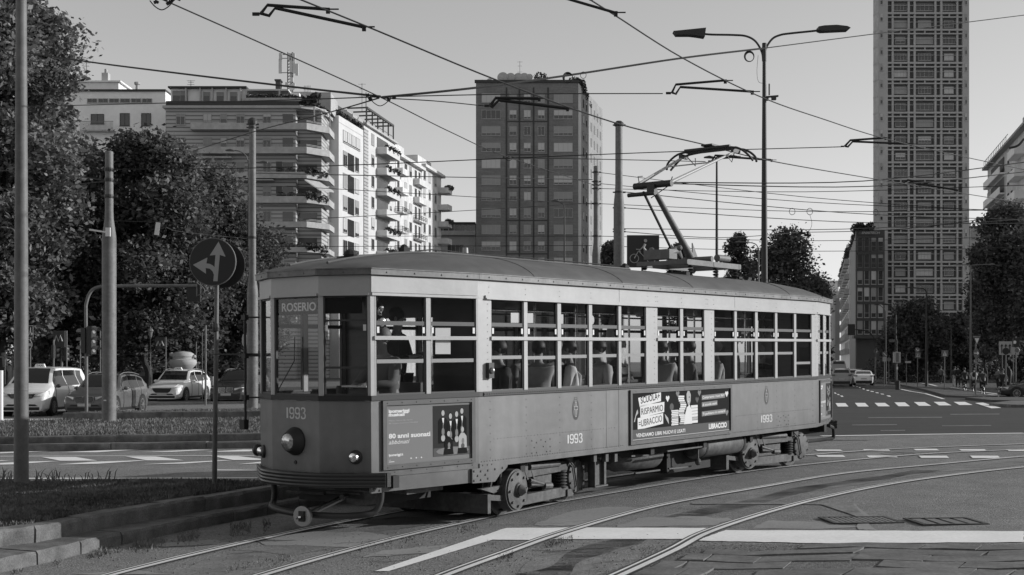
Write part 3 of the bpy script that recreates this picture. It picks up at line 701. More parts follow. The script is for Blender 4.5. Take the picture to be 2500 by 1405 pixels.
# --- gutter and roof
mb=MB()
for i in range(len(PER)):
    a,b=PER[i],PER[(i+1)%len(PER)]; L=segf(a,b)[3]
    sbox(mb,a,b,-.02,L+.02,2.995,3.06,-.02,.045); sbox(mb,a,b,-.02,L+.02,3.06,3.07,-.02,.055)
    k=int(L/.33)
    for q in range(k): rivet(mb,a,b,(q+.5)*L/k,3.025,.045,.012)
mb.build('gutter',M['gutter'],tram)
def halfw(s,off=.045):
    pts=[(-1.97,.36),(-1.92,.44),(-1.63,.935),(0,1.175),(9.806,1.175),(11.1,.875),(11.42,.36),(11.47,.3)]
    for (a,wa),(b,wb) in zip(pts[:-1],pts[1:]):
        if a<=s<=b: return wa+(wb-wa)*(s-a)/(b-a)+off
    return .3
st=[-1.965,-1.93,-1.86,-1.75,-1.63,-1.45,-1.2,-.9,-.6,-.3,0]+[.7*i for i in range(1,14)]+[9.4,9.8,10.1,10.4,10.7,10.95,11.1,11.25,11.38,11.43,11.465]
rings=[];nn=22
for s in st:
    e=min((s+1.97)/2.5,(11.47-s)/3.0); e=max(0,min(1,e)); H=.315*math.sin(e*math.pi/2)**.75
    W=halfw(s); ring=[]
    for k in range(nn+1):
        y=-math.cos(math.pi*k/nn); z=(1-abs(y)**2.4)**.75*H; ring.append(V(s,1.175+y*W,3.065+z))
    rings.append(ring)
mb=MB(); mb.rings(rings,close=False,caps=False); rf=mb.build('roof',M['roofm'],tram,smooth=50)
mb=MB()                                        # roof seams, walkway edges
for s in (1.1,3.2,5.2,8.6,10.2):
    W=halfw(s); mb.tube([V(s,1.175-math.cos(math.pi*k/18)*W,3.067+(1-abs(math.cos(math.pi*k/18))**2.4)**.75*.315) for k in range(19)],.005,4)
mb.build('roof_seam',M['roofm'],rf)
mb=MB()                                        # raised canvas strip along the ridge
def ridge(s,dy=0):
    e=max(0,min(1,min((s+1.97)/2.5,(11.47-s)/3.0))); H=.315*math.sin(e*math.pi/2)**.75; W=halfw(s); y=dy/W; return V(s,1.175+dy,3.065+(1-abs(y)**2.4)**.75*H)
mb.tube([ridge(s,-.32)+V(0,0,.012) for s in [-1.7,-1.4,-1.0,-.6,-.2,.5,1.2,2.4,3.6,4.8]],.018,6)
mb.tube([ridge(s,.32)+V(0,0,.012) for s in [-1.7,-1.4,-1.0,-.6,-.2,.5,1.2,2.4,3.6,4.8]],.018,6)
mb.build('roof_cable_duct',M['roofm'],rf)
for s,r_ in ((-.15,.05),(5.0,.04)):
    p=ridge(s,-.1); mb=MB(); mb.box(p+V(0,0,.04),(.11,.1,.08)); mb.ell(p+V(0,0,.07),(.05,.05,.05),8,5); mb.build('roof_fitting',M['under'],rf)
p=ridge(-.75,.25); mb=MB(); mb.ell(p+V(0,0,.03),(.09,.09,.07),10,6)
mb.build('roof_vent',M['under'],rf)
p=ridge(1.12,-.05); mb=MB(); mb.cyl(p-V(0,0,.02),p+V(0,0,.13),.045,14,.036); mb.build('vent_pipe',M['cream'],rf,smooth=True)
mb=MB(); mb.tube([ridge(s,-.15)+V(0,0,.03+.03*abs(math.sin(s*3))) for s in [0,.3,.6,.9,1.2,1.8,2.6,3.6,4.6]],.009,5); mb.build('roof_cable',M['rubber'],rf)
# --- headlight, lamps, number
A,e,n,L=segf(NF2,NF); c=A+e*(L/2)
mb=MB(); mb.lathe(c+V(0,0,1.09),[(.165,0),(.165,.02),(.150,.045),(.118,.11),(.105,.125),(.094,.125)],28,n); hl=mb.build('headlight',M['black'],tram,smooth=30)
mb=MB(); mb.lathe(c+V(0,0,1.09)+n*.118,[(.096,0),(.09,.018),(.055,.03),(.02,.035)],28,n); mb.build('lens',mat('lamp_lens',.5,.12,metal=.7,noise=[(30,.25)]),hl,smooth=60)
mb=MB(); mb.lathe(c+V(0,0,.845),[(.024,0),(.02,.012)],12,n); mb.build('socket',M['black'],tram)
def serif1993(mb,o,ex,ey,h,w):                 # numerals as swelling strokes
    d=w/4.0
    def stroke(pts,x0,t0=.10,t1=.03):
        pts=[V(*p,0) for p in pts]; P=catmull(pts,5); L=[];Rr=[]
        for i,p in enumerate(P):
            t=(P[min(i+1,len(P)-1)]-P[max(i-1,0)]).normalized(); nn_=V(-t.y,t.x,0); wd=t1+(t0-t1)*abs(t.y)
            L.append(p+nn_*wd/2);Rr.append(p-nn_*wd/2)
        f=lambda q:Vector(o)+Vector(ex)*((q.x*.62*.9+x0)*1.0)+Vector(ey)*(q.y*h)
        k=len(P); vs=[Vector(o)+Vector(ex)*(x0+q.x*d*.8)+Vector(ey)*(q.y*h) for q in L+Rr]
        mb.add(vs,[(i,i+1,k+i+1,k+i) for i in range(k-1)])
    mb.add([Vector(o)+Vector(ex)*(d*x)+Vector(ey)*(y*h) for x,y in [(.10,0),(.42,0),(.42,1),(.10,1)]],[(0,1,2,3)])
    for j in (0,1):
        x0=d*(.72+1.06*j)
        stroke([(.5,1),(.12,.93),(.02,.7),(.14,.5),(.48,.43),(.82,.52),(.95,.72),(.82,.94),(.5,1)],x0,.30,.12)
        stroke([(.92,.72),(.95,.35),(.85,.1),(.5,0),(.2,.06),(.1,.22)],x0,.30,.12)
    x0=d*2.84
    stroke([(.08,.8),(.2,.95),(.5,1),(.85,.9),(.88,.7),(.7,.56),(.42,.53)],x0,.30,.12)
    stroke([(.42,.53),(.8,.47),(.96,.28),(.86,.08),(.5,0),(.18,.05),(.08,.22)],x0,.30,.12)
M['num']=mat('number_paint',.62,.5); M['numf']=M['num']
mb=MB(); serif1993(mb,A+e*(L/2-.155)+n*.003+V(0,0,1.355),e,V(0,0,1),.122,.36); mb.build('fleet_number',M['num'],tram,fix=False)
for pa in ((1384,1419,1083.5,1062),(1857,1883,1032,1015)):
    s0,z0=on_t(pa[0],pa[2]);s1,_=on_t(pa[1],pa[2]); _,z1=on_t(pa[0],pa[3])
    A0,e0,n0,_l=segf(P0,R0); mb=MB(); serif1993(mb,A0+e0*s0+n0*.004+V(0,0,z0),e0,V(0,0,1),(z1-z0)*.97,(s1-s0)*1.16); mb.build('fleet_number',M['num'],tram,fix=False)
for a,b,dd in ((NF,P1,None),(Q1,NF2,None)):
    A1,e1,n1,L1_=segf(a,b); d=on_seg(NF,P1,868,1111)[0] if a==NF else L1_-on_seg(NF,P1,868,1111)[0]
    mb=MB(); cc=A1+e1*d+V(0,0,.925); mb.lathe(cc,[(.082,0),(.078,.018),(.062,.028)],20,n1)
    tl=mb.build('marker_lamp',M['black'],tram,smooth=30); mb=MB(); mb.lathe(cc+n1*.02-V(0,0,0),[(.056,0),(.056,.03),(.05,.05),(.03,.06)],18,(n1*.6+V(-.8,0,0)).normalized()); mb.build('lens',M['chrome'],tl,smooth=40)
mb=MB(); A0,e0,n0,_l=segf(P0,R0); s0,z0=on_t(1192,905); mb.box(A0+e0*s0+n0*.03+V(0,0,z0),(.10,.05,.19)); ml=mb.build('side_lamp',M['pole_dark'],tram)
mb=MB(); mb.ell(A0+e0*s0+n0*.06+V(0,0,z0),(.035,.035,.04),12,8); mb.build('lens',M['steel'],ml,smooth=True)
# --- bumper, lifeguard bar, coupler
front=[V(-1.55,.10,0),V(-1.70,.30,0),V(-1.95,.66,0),V(-2.04,1.0,0),V(-2.05,1.175,0),V(-2.04,1.35,0),V(-1.95,1.69,0),V(-1.70,2.05,0),V(-1.55,2.25,0)]
fr=catmull(front,5)
mb=MB()
for z in (.585,.625,.665,.705): mb.tube([p+V(0,0,z+.02) for p in fr],.024,8)
rings=[]
for p in fr: rings.append([p+V(.03,0,.585),p+V(.03,0,.745),p+V(.09,0,.745),p+V(.09,0,.585)])
mb.rings(rings)
mb.build('bumper',mat('bumper_paint',.035,.35),tram,smooth=35)
re=[V(11.0,.15,0),V(11.3,.4,0),V(11.55,.85,0),V(11.6,1.175,0),V(11.55,1.5,0),V(11.3,1.95,0),V(11.0,2.2,0)]
mb=MB()
for z in (.60,.65,.70): mb.tube([p+V(0,0,z+.02) for p in catmull(re,4)],.028,8)
mb.build('bumper',M['belt'],tram,smooth=35)
mb=MB(); lg=[V(-1.45,.26,.56),V(-1.45,.28,.40),V(-1.5,.32,.29),V(-1.62,.42,.255),V(-1.75,.7,.24),V(-1.83,1.175,.235),V(-1.75,1.65,.24),V(-1.62,1.93,.255),V(-1.5,2.03,.29),V(-1.45,2.07,.40),V(-1.45,2.09,.56)]
mb.tube(catmull(lg,5),.038,10); mb.build('lifeguard_bar',M['pole_dark'],tram,smooth=True)
mb=MB(); lg=[V(10.7,.16,.66),V(10.98,.2,.60),V(11.05,.22,.45),V(11.0,.25,.40),V(10.5,.4,.38),V(9.9,.5,.38)]
mb.tube(catmull(lg,5),.034,8); mb.build('lifeguard_bar',M['under'],tram,smooth=True)
mb=MB(); cc=V(-1.98,1.02,.235); ax=V(-.93,-.22,-.0).normalized()
mb.cyl(V(-.9,1.1,.46),cc-ax*.1,.035,8); mb.lathe(cc-ax*.12,[(.05,0),(.075,.03),(.075,.06),(.118,.07),(.118,.11)],24,ax)
cp=mb.build('coupler',M['steel'],tram,smooth=30)
mb=MB(); mb.box(cc+ax*.0,(.02,.08,.12),None); mb.build('coupler_slot',M['black'],cp)
mb=MB(); mb.bar(cc+V(-.015,.05,-.03),cc+V(-.06,-.03,0.0),.03,.02); mb.build('coupler_link',M['chrome'],cp)
mb=MB()
for z,t0,t1 in ((.46,.7,1.2),(.42,1.3,1.9),(.50,.45,1.5)): mb.tube([V(-1.35,t0,z),V(-1.4,t1,z-.01)],.018,6)
mb.tube([V(-1.6,.75,.44),V(-1.1,1.1,.40)],.03,6); mb.box((-1.2,.8,.42),(.25,.3,.2)); mb.box((-1.0,1.5,.45),(.3,.4,.2))
mb.build('front_linkage',M['bogiem'],tram)
# handrail and mirror arms on the far front corner
mb=MB(); hx=V(-1.72,2.28,0)
for z in (2.55,2.08,1.57): mb.bar(V(-1.6,2.1,z),hx+V(0,0,z),.02,.02); mb.box(hx+V(0,0,z),(.06,.07,.06))
mb.tube([hx+V(0,0,1.2),hx+V(0,0,2.6)],.016,8); mb.box(hx+V(-.01,.02,1.24),(.07,.09,.12)); mb.ell((-1.66,2.13,.93),(.065,.065,.075),10,8)
mb.tube([V(-1.68,2.2,.93),V(-1.6,2.05,.93)],.02,6)
mb.bar(V(-1.62,2.1,2.1),V(-1.78,2.78,2.1),.02,.02)
mb.build('mirror_bracket',M['black'],tram)
# inside: benches, poles, far lining
mb=MB()
mb.bb(.4,9.2,.12,.50,1.22,1.27); mb.bb(.4,9.2,.10,.14,.86,1.22); mb.bb(.4,9.2,.06,.10,1.27,1.60)
for s in (.9,5.4): mb.bb(s,s+2.2 if s<3 else s+2.8,1.85,2.23,1.22,1.27); mb.bb(s,s+2.2 if s<3 else s+2.8,2.23,2.28,1.27,1.60)
mb.build('bench',M['wood'],tram)
mb=MB()
for s in (.3,2.0,3.0,4.4,5.6,6.4,8.2,9.4): mb.cyl((s,.62,.86),(s,.62,2.93),.017,8); 
for s in (1.2,4.9,8.9): mb.cyl((s,1.75,.86),(s,1.75,2.93),.017,8)
for t in (.55,1.8): mb.cyl((.2,t,2.66),(9.6,t,2.66),.014,8)
mb.build('grab_rail',M['chrome'],tram,smooth=True)
mb=MB()
for s in (.02,9.75): mb.bb(s,s+.05,.05,.75,.86,2.93); mb.bb(s,s+.05,1.6,2.3,.86,2.93); mb.bb(s,s+.05,.75,1.6,2.55,2.93)
mb.bb(-.72,-.68,.30,1.3,.86,1.75); mb.build('bulkhead',M['wood'],tram)
mb=MB(); 
for s in (.5,2.2,3.9,5.6,7.3,9.0): mb.lathe((s,1.175,2.93),[(.03,0),(.05,-.1),(.10,-.16),(.11,-.2),(.05,-.27)],12)
mb.build('ceiling_lamp',mat('opal_glass',.6,.2),tram,smooth=True)
mb=MB(); mb.box((-1.36,.80,1.35),(.3,.7,.5)); mb.box((-1.36,.62,1.66),(.2,.3,.1)); mb.cyl((-1.36,1.0,1.6),(-1.36,1.0,1.72),.05,12); mb.build('driver_desk',M['black'],tram)
mb=MB(); mb.box((-1.42,.62,1.72),(.2,.4,.02)); mb.build('cab_shelf',M['pwhite'],tram)
# notices stuck inside panes
mb=MB()
def notice(seg,pts,off=-.045,m='pwhite'):
    a,b=seg; q=[on_seg(a,b,x,y) for x,y in pts]; A_,e_,n_,_=segf(a,b); return [A_+e_*d+n_*off+V(0,0,z) for d,z in q]
for q in (notice((P1,P0),[(1069,801),(1106,801),(1106,865),(1069,865)]),notice((P0,R0),[(1254,764),(1276,764),(1276,788.5),(1254,788.5)]),notice((P0,R0),[(1288,765),(1308.5,765),(1308.5,789),(1288,789)]),notice((P0,R0),[(1370,768),(1382,768),(1382,791),(1370,791)]),notice((P0,R0),[(1850,783),(1857,783),(1857,802),(1850,802)])):
    mb.add(q,[(0,1,2,3)])
q=[(1451.5+6*math.cos(6.283*i/14),781.5+11.5*math.sin(6.283*i/14)) for i in range(14)]; mb.add(notice((P0,R0),q),[tuple(range(14))])
mb.build('window_notice',M['pwhite'],tram,fix=False)
mb=MB(); mb.cyl((-1.25,.5,2.93),(-1.25,.5,2.72),.02,8); mb.ell((-1.25,.45,2.63),(.05,.05,.07),12,8); mb.ell((-1.28,.42,2.47),(.075,.075,.085),14,10); mb.tube([(-1.25,.5,2.72),(-1.32,.42,2.6),(-1.28,.42,2.5)],.012,6)
mb.build('cab_mirror',M['chrome'],tram,smooth=True)
# --- adverts
def advert(seg,px4,pl,draw,fw,label):
    a,b=seg; q=[on_seg(a,b,x,y) for x,y in px4]       # tl,tr,br,bl of the outer frame
    d0=(q[0][0]+q[3][0])/2;d1=(q[1][0]+q[2][0])/2;z1=(q[0][1]+q[1][1])/2;z0=(q[2][1]+q[3][1])/2
    mb=MB()
    for x0,x1,y0,y1 in [(d0,d0+fw,z0,z1),(d1-fw,d1,z0,z1),(d0+fw,d1-fw,z0,z0+fw),(d0+fw,d1-fw,z1-fw,z1)]: sbox(mb,a,b,x0,x1,y0,y1,0,.03)
    for i in range(7):
        for zz in (z0+fw/2,z1-fw/2): rivet(mb,a,b,d0+(d1-d0)*(i+.3)/6.6,zz,.03,.008)
    fr_=mb.build('advert_frame',M['adframe'],tram)
    A_,e_,n_,_=segf(a,b); o=A_+e_*(d0+fw)+V(0,0,z0+fw); W=d1-d0-2*fw;H=z1-z0-2*fw
    layers={}
    def shape(poly,m,l): layers.setdefault((l,m),MB()).add([o+e_*(x*W)+V(0,0,y*H)+n_*(.008+.0012*l) for x,y in poly],[tuple(range(len(poly)))])
    def txt(t,x,y,h,w,m,l,bold=0,shear=0,rot=0):
        c_,s__=math.cos(rot),math.sin(rot); put_text(layers.setdefault((l,m),MB()),t,o+e_*(x*W)+V(0,0,y*H)+n_*(.008+.0012*l),e_*c_+V(0,0,s__),V(0,0,c_)-e_*s__,h*H,w*W,bold,shear)
    draw(shape,txt); shape([(0,0),(1,0),(1,1),(0,1)],pl,0)
    for (l,m),mb_ in layers.items(): mb_.build('poster' if l==0 else 'poster_print',M[m],fr_,fix=False)
def ellp(x,y,rx,ry,n=12): return [(x+rx*math.cos(6.2832*i/n),y+ry*math.sin(6.2832*i/n)) for i in range(n)]
def rect(x0,x1,y0,y1,k=0): return [(x0,y0),(x1,y0+k),(x1,y1+k),(x0,y1)]
def ad1(shape,txt):
    shape(rect(.535,.993,.075,.955),'pdark',1); shape(rect(.54,.99,.08,.22),'pmid',2); shape(ellp(.77,.16,.2,.07),'poster',3)
    txt('ipomeriggi',.03,.875,.055,.235,'pwhite',1,.05); txt('musicali',.03,.815,.052,.18,'pwhite',1,.05)
    txt('Milano, Teatro Dal Verme',.03,.73,.022,.27,'plight',1,0,.3); txt('80a Stagione di concerti 2024-2025',.03,.685,.022,.33,'plight',1,0,.3)
    txt('80 anni suonati',.03,.445,.075,.475,'pwhite',1,.035); txt('abbònati',.03,.345,.07,.235,'pwhite',1,0,.35)
    txt('ipomeriggi.it',.03,.145,.04,.16,'pwhite',1,.04)
    txt('con',.03,.075,.015,.02,'pwhite',1); shape(rect(.03,.09,.045,.055),'pwhite',1)
    for x in (.28,.34,.40): shape(ellp(x,.085,.008,.012),'pwhite',1); txt('social',x+.012,.078,.014,.022,'plight',1)
    for x,yh,yb,hw in ((.655,.86,.3,.055),(.745,.80,.34,.04),(.82,.83,.32,.05),(.885,.88,.3,.058)):
        shape([(x-hw,yb),(x+hw,yb),(x+hw,yh-.17),(x+hw*.6,yh-.12),(x-hw*.6,yh-.12),(x-hw,yh-.17)],'pblack',3)
        shape([(x-.012,yh-.12),(x+.014,yh-.12),(x+.004,yh-.26)],'pwhite',4); shape(ellp(x,yh-.035,.019,.05),'plight',4)
        shape(ellp(x+.0,yh-.36,.018,.07),'poster',4); shape(ellp(x,yh-.47,.024,.06),'plight',4); shape(rect(x-.004,x+.004,yh-.3,yh-.2),'poster',5)
    shape(ellp(.745,.80-.03,.024,.06),'pblack',3)
    for x,yh in ((.72,.46),(.89,.52)):
        shape([(x-.05,.14),(x+.055,.14),(x+.05,yh-.12),(x+.02,yh-.06),(x-.02,yh-.06),(x-.045,yh-.12)],'pblack' if x<.8 else 'plight',5)
        shape(ellp(x,yh,.018,.048),'plight',6); shape(ellp(x+.005,yh-.2,.016,.05),'poster',6); shape(ellp(x+.003,yh-.29,.022,.05),'plight' if x<.8 else 'pmid',6); shape([(x-.06,.10),(x+.06,.10),(x+.05,.2),(x-.05,.2)],'pblack',7)
def heart(x,y,w_,h_): return [(x,y-h_/2),(x+w_*.5,y+h_*.12),(x+w_*.42,y+h_*.42),(x+w_*.2,y+h_*.5),(x,y+h_*.28),(x-w_*.2,y+h_*.5),(x-w_*.42,y+h_*.42),(x-w_*.5,y+h_*.12)]
def ad2(shape,txt):
    shape(rect(0,1,.235,1),'pblack',1)
    shape([(.06,.90),(.275,.995),(.275,.80),(.215,.775),(.075,.70)],'pwhite',2); shape([(.08,.475),(.305,.56),(.308,.78),(.078,.735)],'pwhite',2); shape([(.055,.24),(.055,.475),(.295,.54),(.295,.31),(.12,.245)],'pwhite',2)
    txt('SCUOLA+',.085,.775,.14,.18,'pblack',3,.01,0,.10); txt('RISPARMIO',.09,.535,.14,.205,'pblack',3,.0,0,.06); txt('=LIBRACCIO',.065,.285,.14,.22,'pblack',3,.0,0,.08)
    txt('VENDIAMO LIBRI NUOVI E USATI',.04,.075,.075,.475,'pwhite',1,.02); txt('LIBRACCIO',.765,.09,.11,.2,'pwhite',1,.05)
    shape(rect(0,1,.015,.03),'plight',1)
    for i in range(9): shape(rect(.375+.004*(i%2),.445,.25+i*.038,.28+i*.038),'pwhite' if i!=4 else 'plight',3)
    for i in range(14): dx=.012*math.sin(i*.9); shape([(.455+dx,.26+i*.046),(.515+dx,.252+i*.046),(.515+dx,.29+i*.046),(.455+dx,.298+i*.046)],'pwhite' if i%5 else 'plight',4)
    for i in range(6): shape(rect(.575,.645,.26+i*.068,.32+i*.068),'pwhite' if i!=1 else 'plight',3)
    shape([(.50,.25),(.585,.25),(.58,.55),(.56,.68),(.53,.62),(.51,.45)],'pwhite',5); shape(ellp(.555,.88,.032,.115,14),'pblack',4); shape([(.545,.66),(.53,.78),(.528,.92),(.54,.99),(.558,.985),(.572,.9),(.57,.76),(.558,.67)],'plight',5)
    shape(ellp(.556,.85,.006,.012),'pblack',6); shape([(.538,.755),(.552,.765),(.548,.74)],'pwhite',6)
    for x,y,m in ((.34,.84,'pwhite'),(.44,.93,'poster'),(.665,.92,'poster'),(.64,.77,'pmid'),(.965,.86,'pwhite'),(.965,.42,'poster')): shape(heart(x,y,.036,.14),m,2)
    shape([(.02,.40),(.045,.62),(.055,.66),(.06,.58),(.04,.52),(.03,.40)],'plight',2); shape([(.31,.52),(.345,.42),(.352,.28),(.32,.42)],'plight',2); shape(ellp(.38,.66,.02,.08),'pmid',2)
    for x0,x1,y0 in ((.69,.945,.76),(.69,.86,.60),(.69,.955,.39)): shape([(x0,y0),(x1,y0+.02),(x1,y0+.13),(x0,y0+.11)],'poster',2)
    txt('Compriamo i tuoi libri',.697,.79,.055,.24,'pwhite',3,.02,0,.03); txt('di scuola usati',.697,.625,.055,.155,'pwhite',3,.02,0,.03); txt('Ti paghiamo in contanti',.697,.415,.055,.25,'pwhite',3,.02,0,.03)
advert((P1,P0),[(931,981),(1157,968.5),(1157,1131),(933,1147)],'poster',ad1,.055,'')
advert((P0,R0),[(1536,955),(1784,938.5),(1784,1056),(1536,1090)],'pmid',ad2,.05,'')
advert((R0,R1),[(1999,930),(2028,925),(2028,1024),(2000,1033)],'poster',ad1,.04,'')
# --- city crest: wreath and cross
def crest(px,py,k):
    s0,z0=on_t(px,py); A0,e0,n0,_=segf(P0,R0); o=A0+e0*s0+n0*.004+V(0,0,z0); mb=MB()
    f=lambda x,y,l=0:o+e0*x*k+V(0,0,y*k)+n0*.0012*l
    for sg in (-1,1):
        for i in range(12):
            an=-1.45+i*.22; x=sg*.085*math.cos(an);y=.16*math.sin(an); r_=.022
            mb.add([f(x+r_*math.cos(q)*.9,y+r_*1.3*math.sin(q)) for q in [j*1.0472 for j in range(6)]],[tuple(range(6))])
    for rc in ((-.01,.01,-.12,.12),(-.045,.045,.0,.045)): mb.add([f(x,y,2) for x,y in rect(*rc)],[(0,1,2,3)])
    mb.add([f(x,y) for x,y in rect(-.04,.04,.165,.178)],[(0,1,2,3)]); mb.add([f(x,y) for x,y in rect(-.04,.04,.205,.215)],[(0,1,2,3)]); mb.add([f(x,y) for x,y in rect(-.045,-.035,.165,.215)],[(0,1,2,3)]); mb.add([f(x,y) for x,y in rect(.035,.045,.165,.215)],[(0,1,2,3)])
    c_=mb.build('city_crest',M['adframe'],tram,fix=False)
    mb=MB(); 
    for rc in ((-.018,.018,-.128,.128),(-.053,.053,-.008,.053)): mb.add([f(x,y,1) for x,y in rect(*rc)],[(0,1,2,3)])
    mb.build('cross_outline',M['num'],c_,fix=False)
crest(1405.5,1000,.78); crest(1871,967.5,.78)
# --- bogies
M['wheelm']=mat('wheel_steel',.09,.55,metal=.3)
def bogie(s0,yaw):
    r=bpy.data.objects.new('bogie',None)
    mb=MB(); hw=.8125
    # side frames near/far
    for sg in (-1,1):
        y=sg*.93
        mb.bb(-hw-.05,hw+.02,y-.045,y+.045,.12,.25)
        mb.bb(-hw+.1,hw-.0,y-.04,y+.04,.47,.56)
        for x in (-hw,): mb.lathe((x,y-.0,.34),[(.27,-.07),(.27,.07)],24,(0,1,0))
    mb.bb(-.3,.3,-.9,.9,.3,.5)
    o=mb.build('bogie',M['bogiem'],tram,smooth=30); o.matrix_local=Matrix.Translation((s0,1.175,0))@Matrix.Rotation(yaw,4,'Z')
    for x in (-hw,hw):
        for sg in (-1,1):
            mb=MB(); mb.lathe((x,sg*.7225,.34),[(.34,-.03),(.36,-.025),(.36,-.02),(.34,-.015),(.335,.05),(.28,.055),(.27,.02),(.1,.03),(.09,.08)],32,(0,sg,0)); mb.build('wheel',M['wheelm'],o,smooth=30)
        mb=MB(); mb.cyl((x,-.8,.34),(x,.8,.34),.06,12); mb.build('axle',M['under'],o)
    for sg in (-1,1):
        y=sg*.93
        mb=MB(); mb.lathe((-hw,y+sg*.07,.34),[(.245,0),(.245,.02),(.10,.03),(.09,.055)],24,(0,sg,0))
        mb.lathe((-hw,y+sg*.1,.34),[(.07,0),(.075,.05),(.04,.10),(.02,.12)],12,(0,sg,0))
        for k in range(8):
            a=k*.785; mb.cyl((-hw+.205*math.cos(a),y+sg*.09,.34+.205*math.sin(a)),(-hw+.205*math.cos(a),y+sg*.115,.34+.205*math.sin(a)),.018,6)
        mb.build('axle_box',M['bogiem'],o,smooth=30)
        mb=MB(); mb.lathe((hw+.03,y-sg*.22,.37),[(.25,0),(.25,.25),(.23,.27)],24,(0,sg,0)); mb.build('gear_case',M['under'],o,smooth=30)
        mb=MB(); mb.lathe((hw+.03,y+sg*.045,.37),[(.225,0),(.225,.025),(.20,.035)],24,(0,sg,0))
        for k in range(8):
            a=k*.785+.39; mb.cyl((hw+.03+.205*math.cos(a),y+sg*.07,.37+.205*math.sin(a)),(hw+.03+.205*math.cos(a),y+sg*.095,.37+.205*math.sin(a)),.016,6)
        mb.build('gear_cover',M['bogiem'],o,smooth=30)
        mb=MB()
        for k in range(6): mb.lathe((hw-.30,y+sg*.01,.24+k*.042),[(.062,0),(.078,.012),(.078,.022),(.062,.034)],14)
        mb.build('coil_spring',M['bogiem'],o,smooth=40)
        mb=MB(); mb.tube([(-.42,y+sg*.03,.60),(.38,y+sg*.03,.58)],.045,10); mb.box((-.55,y,.60),(.2,.07,.1)); mb.bar((-.62,y+sg*.02,.70),(-.46,y+sg*.02,.44),.05,.03); mb.bar((-.3,y+sg*.02,.44),(-.42,y+sg*.02,.66),.05,.03)
        mb.tube([(-.38,y+sg*.02,.42),(0.02,y+sg*.05,.32)],.03,8); mb.tube([(-.36,y+sg*.02,.36),(-.02,y+sg*.05,.33)],.022,8); mb.cyl((-.06,y+sg*.05,.32),(.10,y+sg*.07,.31),.045,10)
        mb.box((hw-.12,y+sg*.02,.62),(.14,.08,.16)); mb.tube([(hw-.25,y+sg*.06,.66),(hw-.1,y+sg*.10,.52),(hw-.02,y+sg*.1,.25),(hw-.1,y+sg*.06,.17)],.011,5)
        mb.box((hw-.15,y+sg*.02,.16),(.16,.1,.1))
        mb.build('brake_rigging',M['bogiem'],o,smooth=30)
    # life tray in front
    mb=MB(); mb.bb(-hw-.62,-hw-.55,-.95,.95,.10,.34); mb.bar((-hw-.58,-.93,.3),(-hw-.2,-.93,.25),.03,.07); mb.prism([(-.3,.42),(.25,.42),(0,.34)],(-hw-.45,-.93,0),(1,0,0),(0,0,1),(0,.06,0))
    mb.tube([(-hw-.42,-.9,.34),(-hw-.25,-.9,.36),(-hw-.2,-.9,.7)],.016,6); mb.tube([(-hw-.5,-.9,.36),(-hw-.36,-.9,.7)],.016,6)
    mb.build('track_brake',M['bogiem'],o)
    return o
b1s=on_t(1313,1190,.245)[0]; b2s=on_t(1893,1110,.245)[0]
bogie(b1s,rad(7.2)); bogie(b2s,rad(-6.6))
# --- undergear
def und(px0,px1,py,t=.35): a,z=on_t(px0,py,t); b,_=on_t(px1,py,t); return a,b,z
a,b,z=und(1690,1815,1094,.32)
mb=MB(); mb.lathe((a,.36,z),[(.02,0),(.14,.02),(.185,.09),(.185,b-a-.09),(.14,b-a-.02),(.02,b-a)],24,(1,0,0)); tk=mb.build('air_tank',M['bogiem'],tram,smooth=40)
mb=MB()
for q in (.22,b-a-.25): mb.lathe((a+q,.36,z),[(.192,0),(.192,.05)],24,(1,0,0)); mb.bb(a+q,a+q+.05,.17,.19,z,.70)
mb.build('tank_strap',M['under'],tk)
a,b,z=und(1500,1608,1118,.6)
mb=MB(); mb.lathe((a,.7,z),[(.1,0),(.23,.15),(.25,b-a-.1),(.2,b-a)],24,(1,0,0)); mb.build('compressor',M['bogiem'],tram,smooth=40)
mb=MB(); a,b,z=und(1438,1470,1150,.2); z0=on_t(1440,1190,.2)[1]; z1=on_t(1440,1122,.2)[1]
mb.bb(a,b,.18,.22,z0,z1); mb.bb(a,a+.02,.1,.22,z0,z1+.08); mb.bb(a,b,.1,.22,z0,z0+.02); mb.bb(b-.05,b,.13,.22,z0,z1); mb.build('switch_box',M['bogiem'],tram)
for q in ((a-.55,a-.02,.3,1.4,.16,.60),(2.2,3.0,.5,1.9,.2,.62),(3.2,4.2,.9,2.0,.3,.62),(4.6,5.25,.8,1.9,.25,.6),(5.3,6.7,.5,1.8,.17,.50),(-1.2,-.1,.7,1.9,.3,.55)): MB().bb(*q).build('equipment_box',M['under'],tram)
mb=MB()
for x0,y0,x1,y1,t in ((1463,1122,1497,1120,.15),(1540,1114,1582,1112,.3),(1628,1102,1713,1091,.12),(1550,1156,1610,1148,.3),(1632,1145,1688,1139,.3)):
    a_,za=on_t(x0,y0,t);b_,zb=on_t(x1,y1,t); MB().bar((a_,t,za),(b_,t,zb),.03,.022).build('brake_rod',M['bogiem'],tram)
a_,za=on_t(1704,1128,.2); mb.ell((a_,.2,za),(.05,.05,.06),8,6); mb.tube([(a_,.2,za),(a_,.2,za+.3)],.015,5)
mb.build('drain_cock',M['bogiem'],tram)
for px in (1449,1478,1500): a_,za=on_t(px,1118,.1); MB().box((a_,.1,za),(.07,.06,.11)).build('bracket',M['bogiem'],tram)
mb=MB(); mb.bb(-1.0,-.35,.28,.8,.44,.52); mb.build('step_board',M['bogiem'],tram)
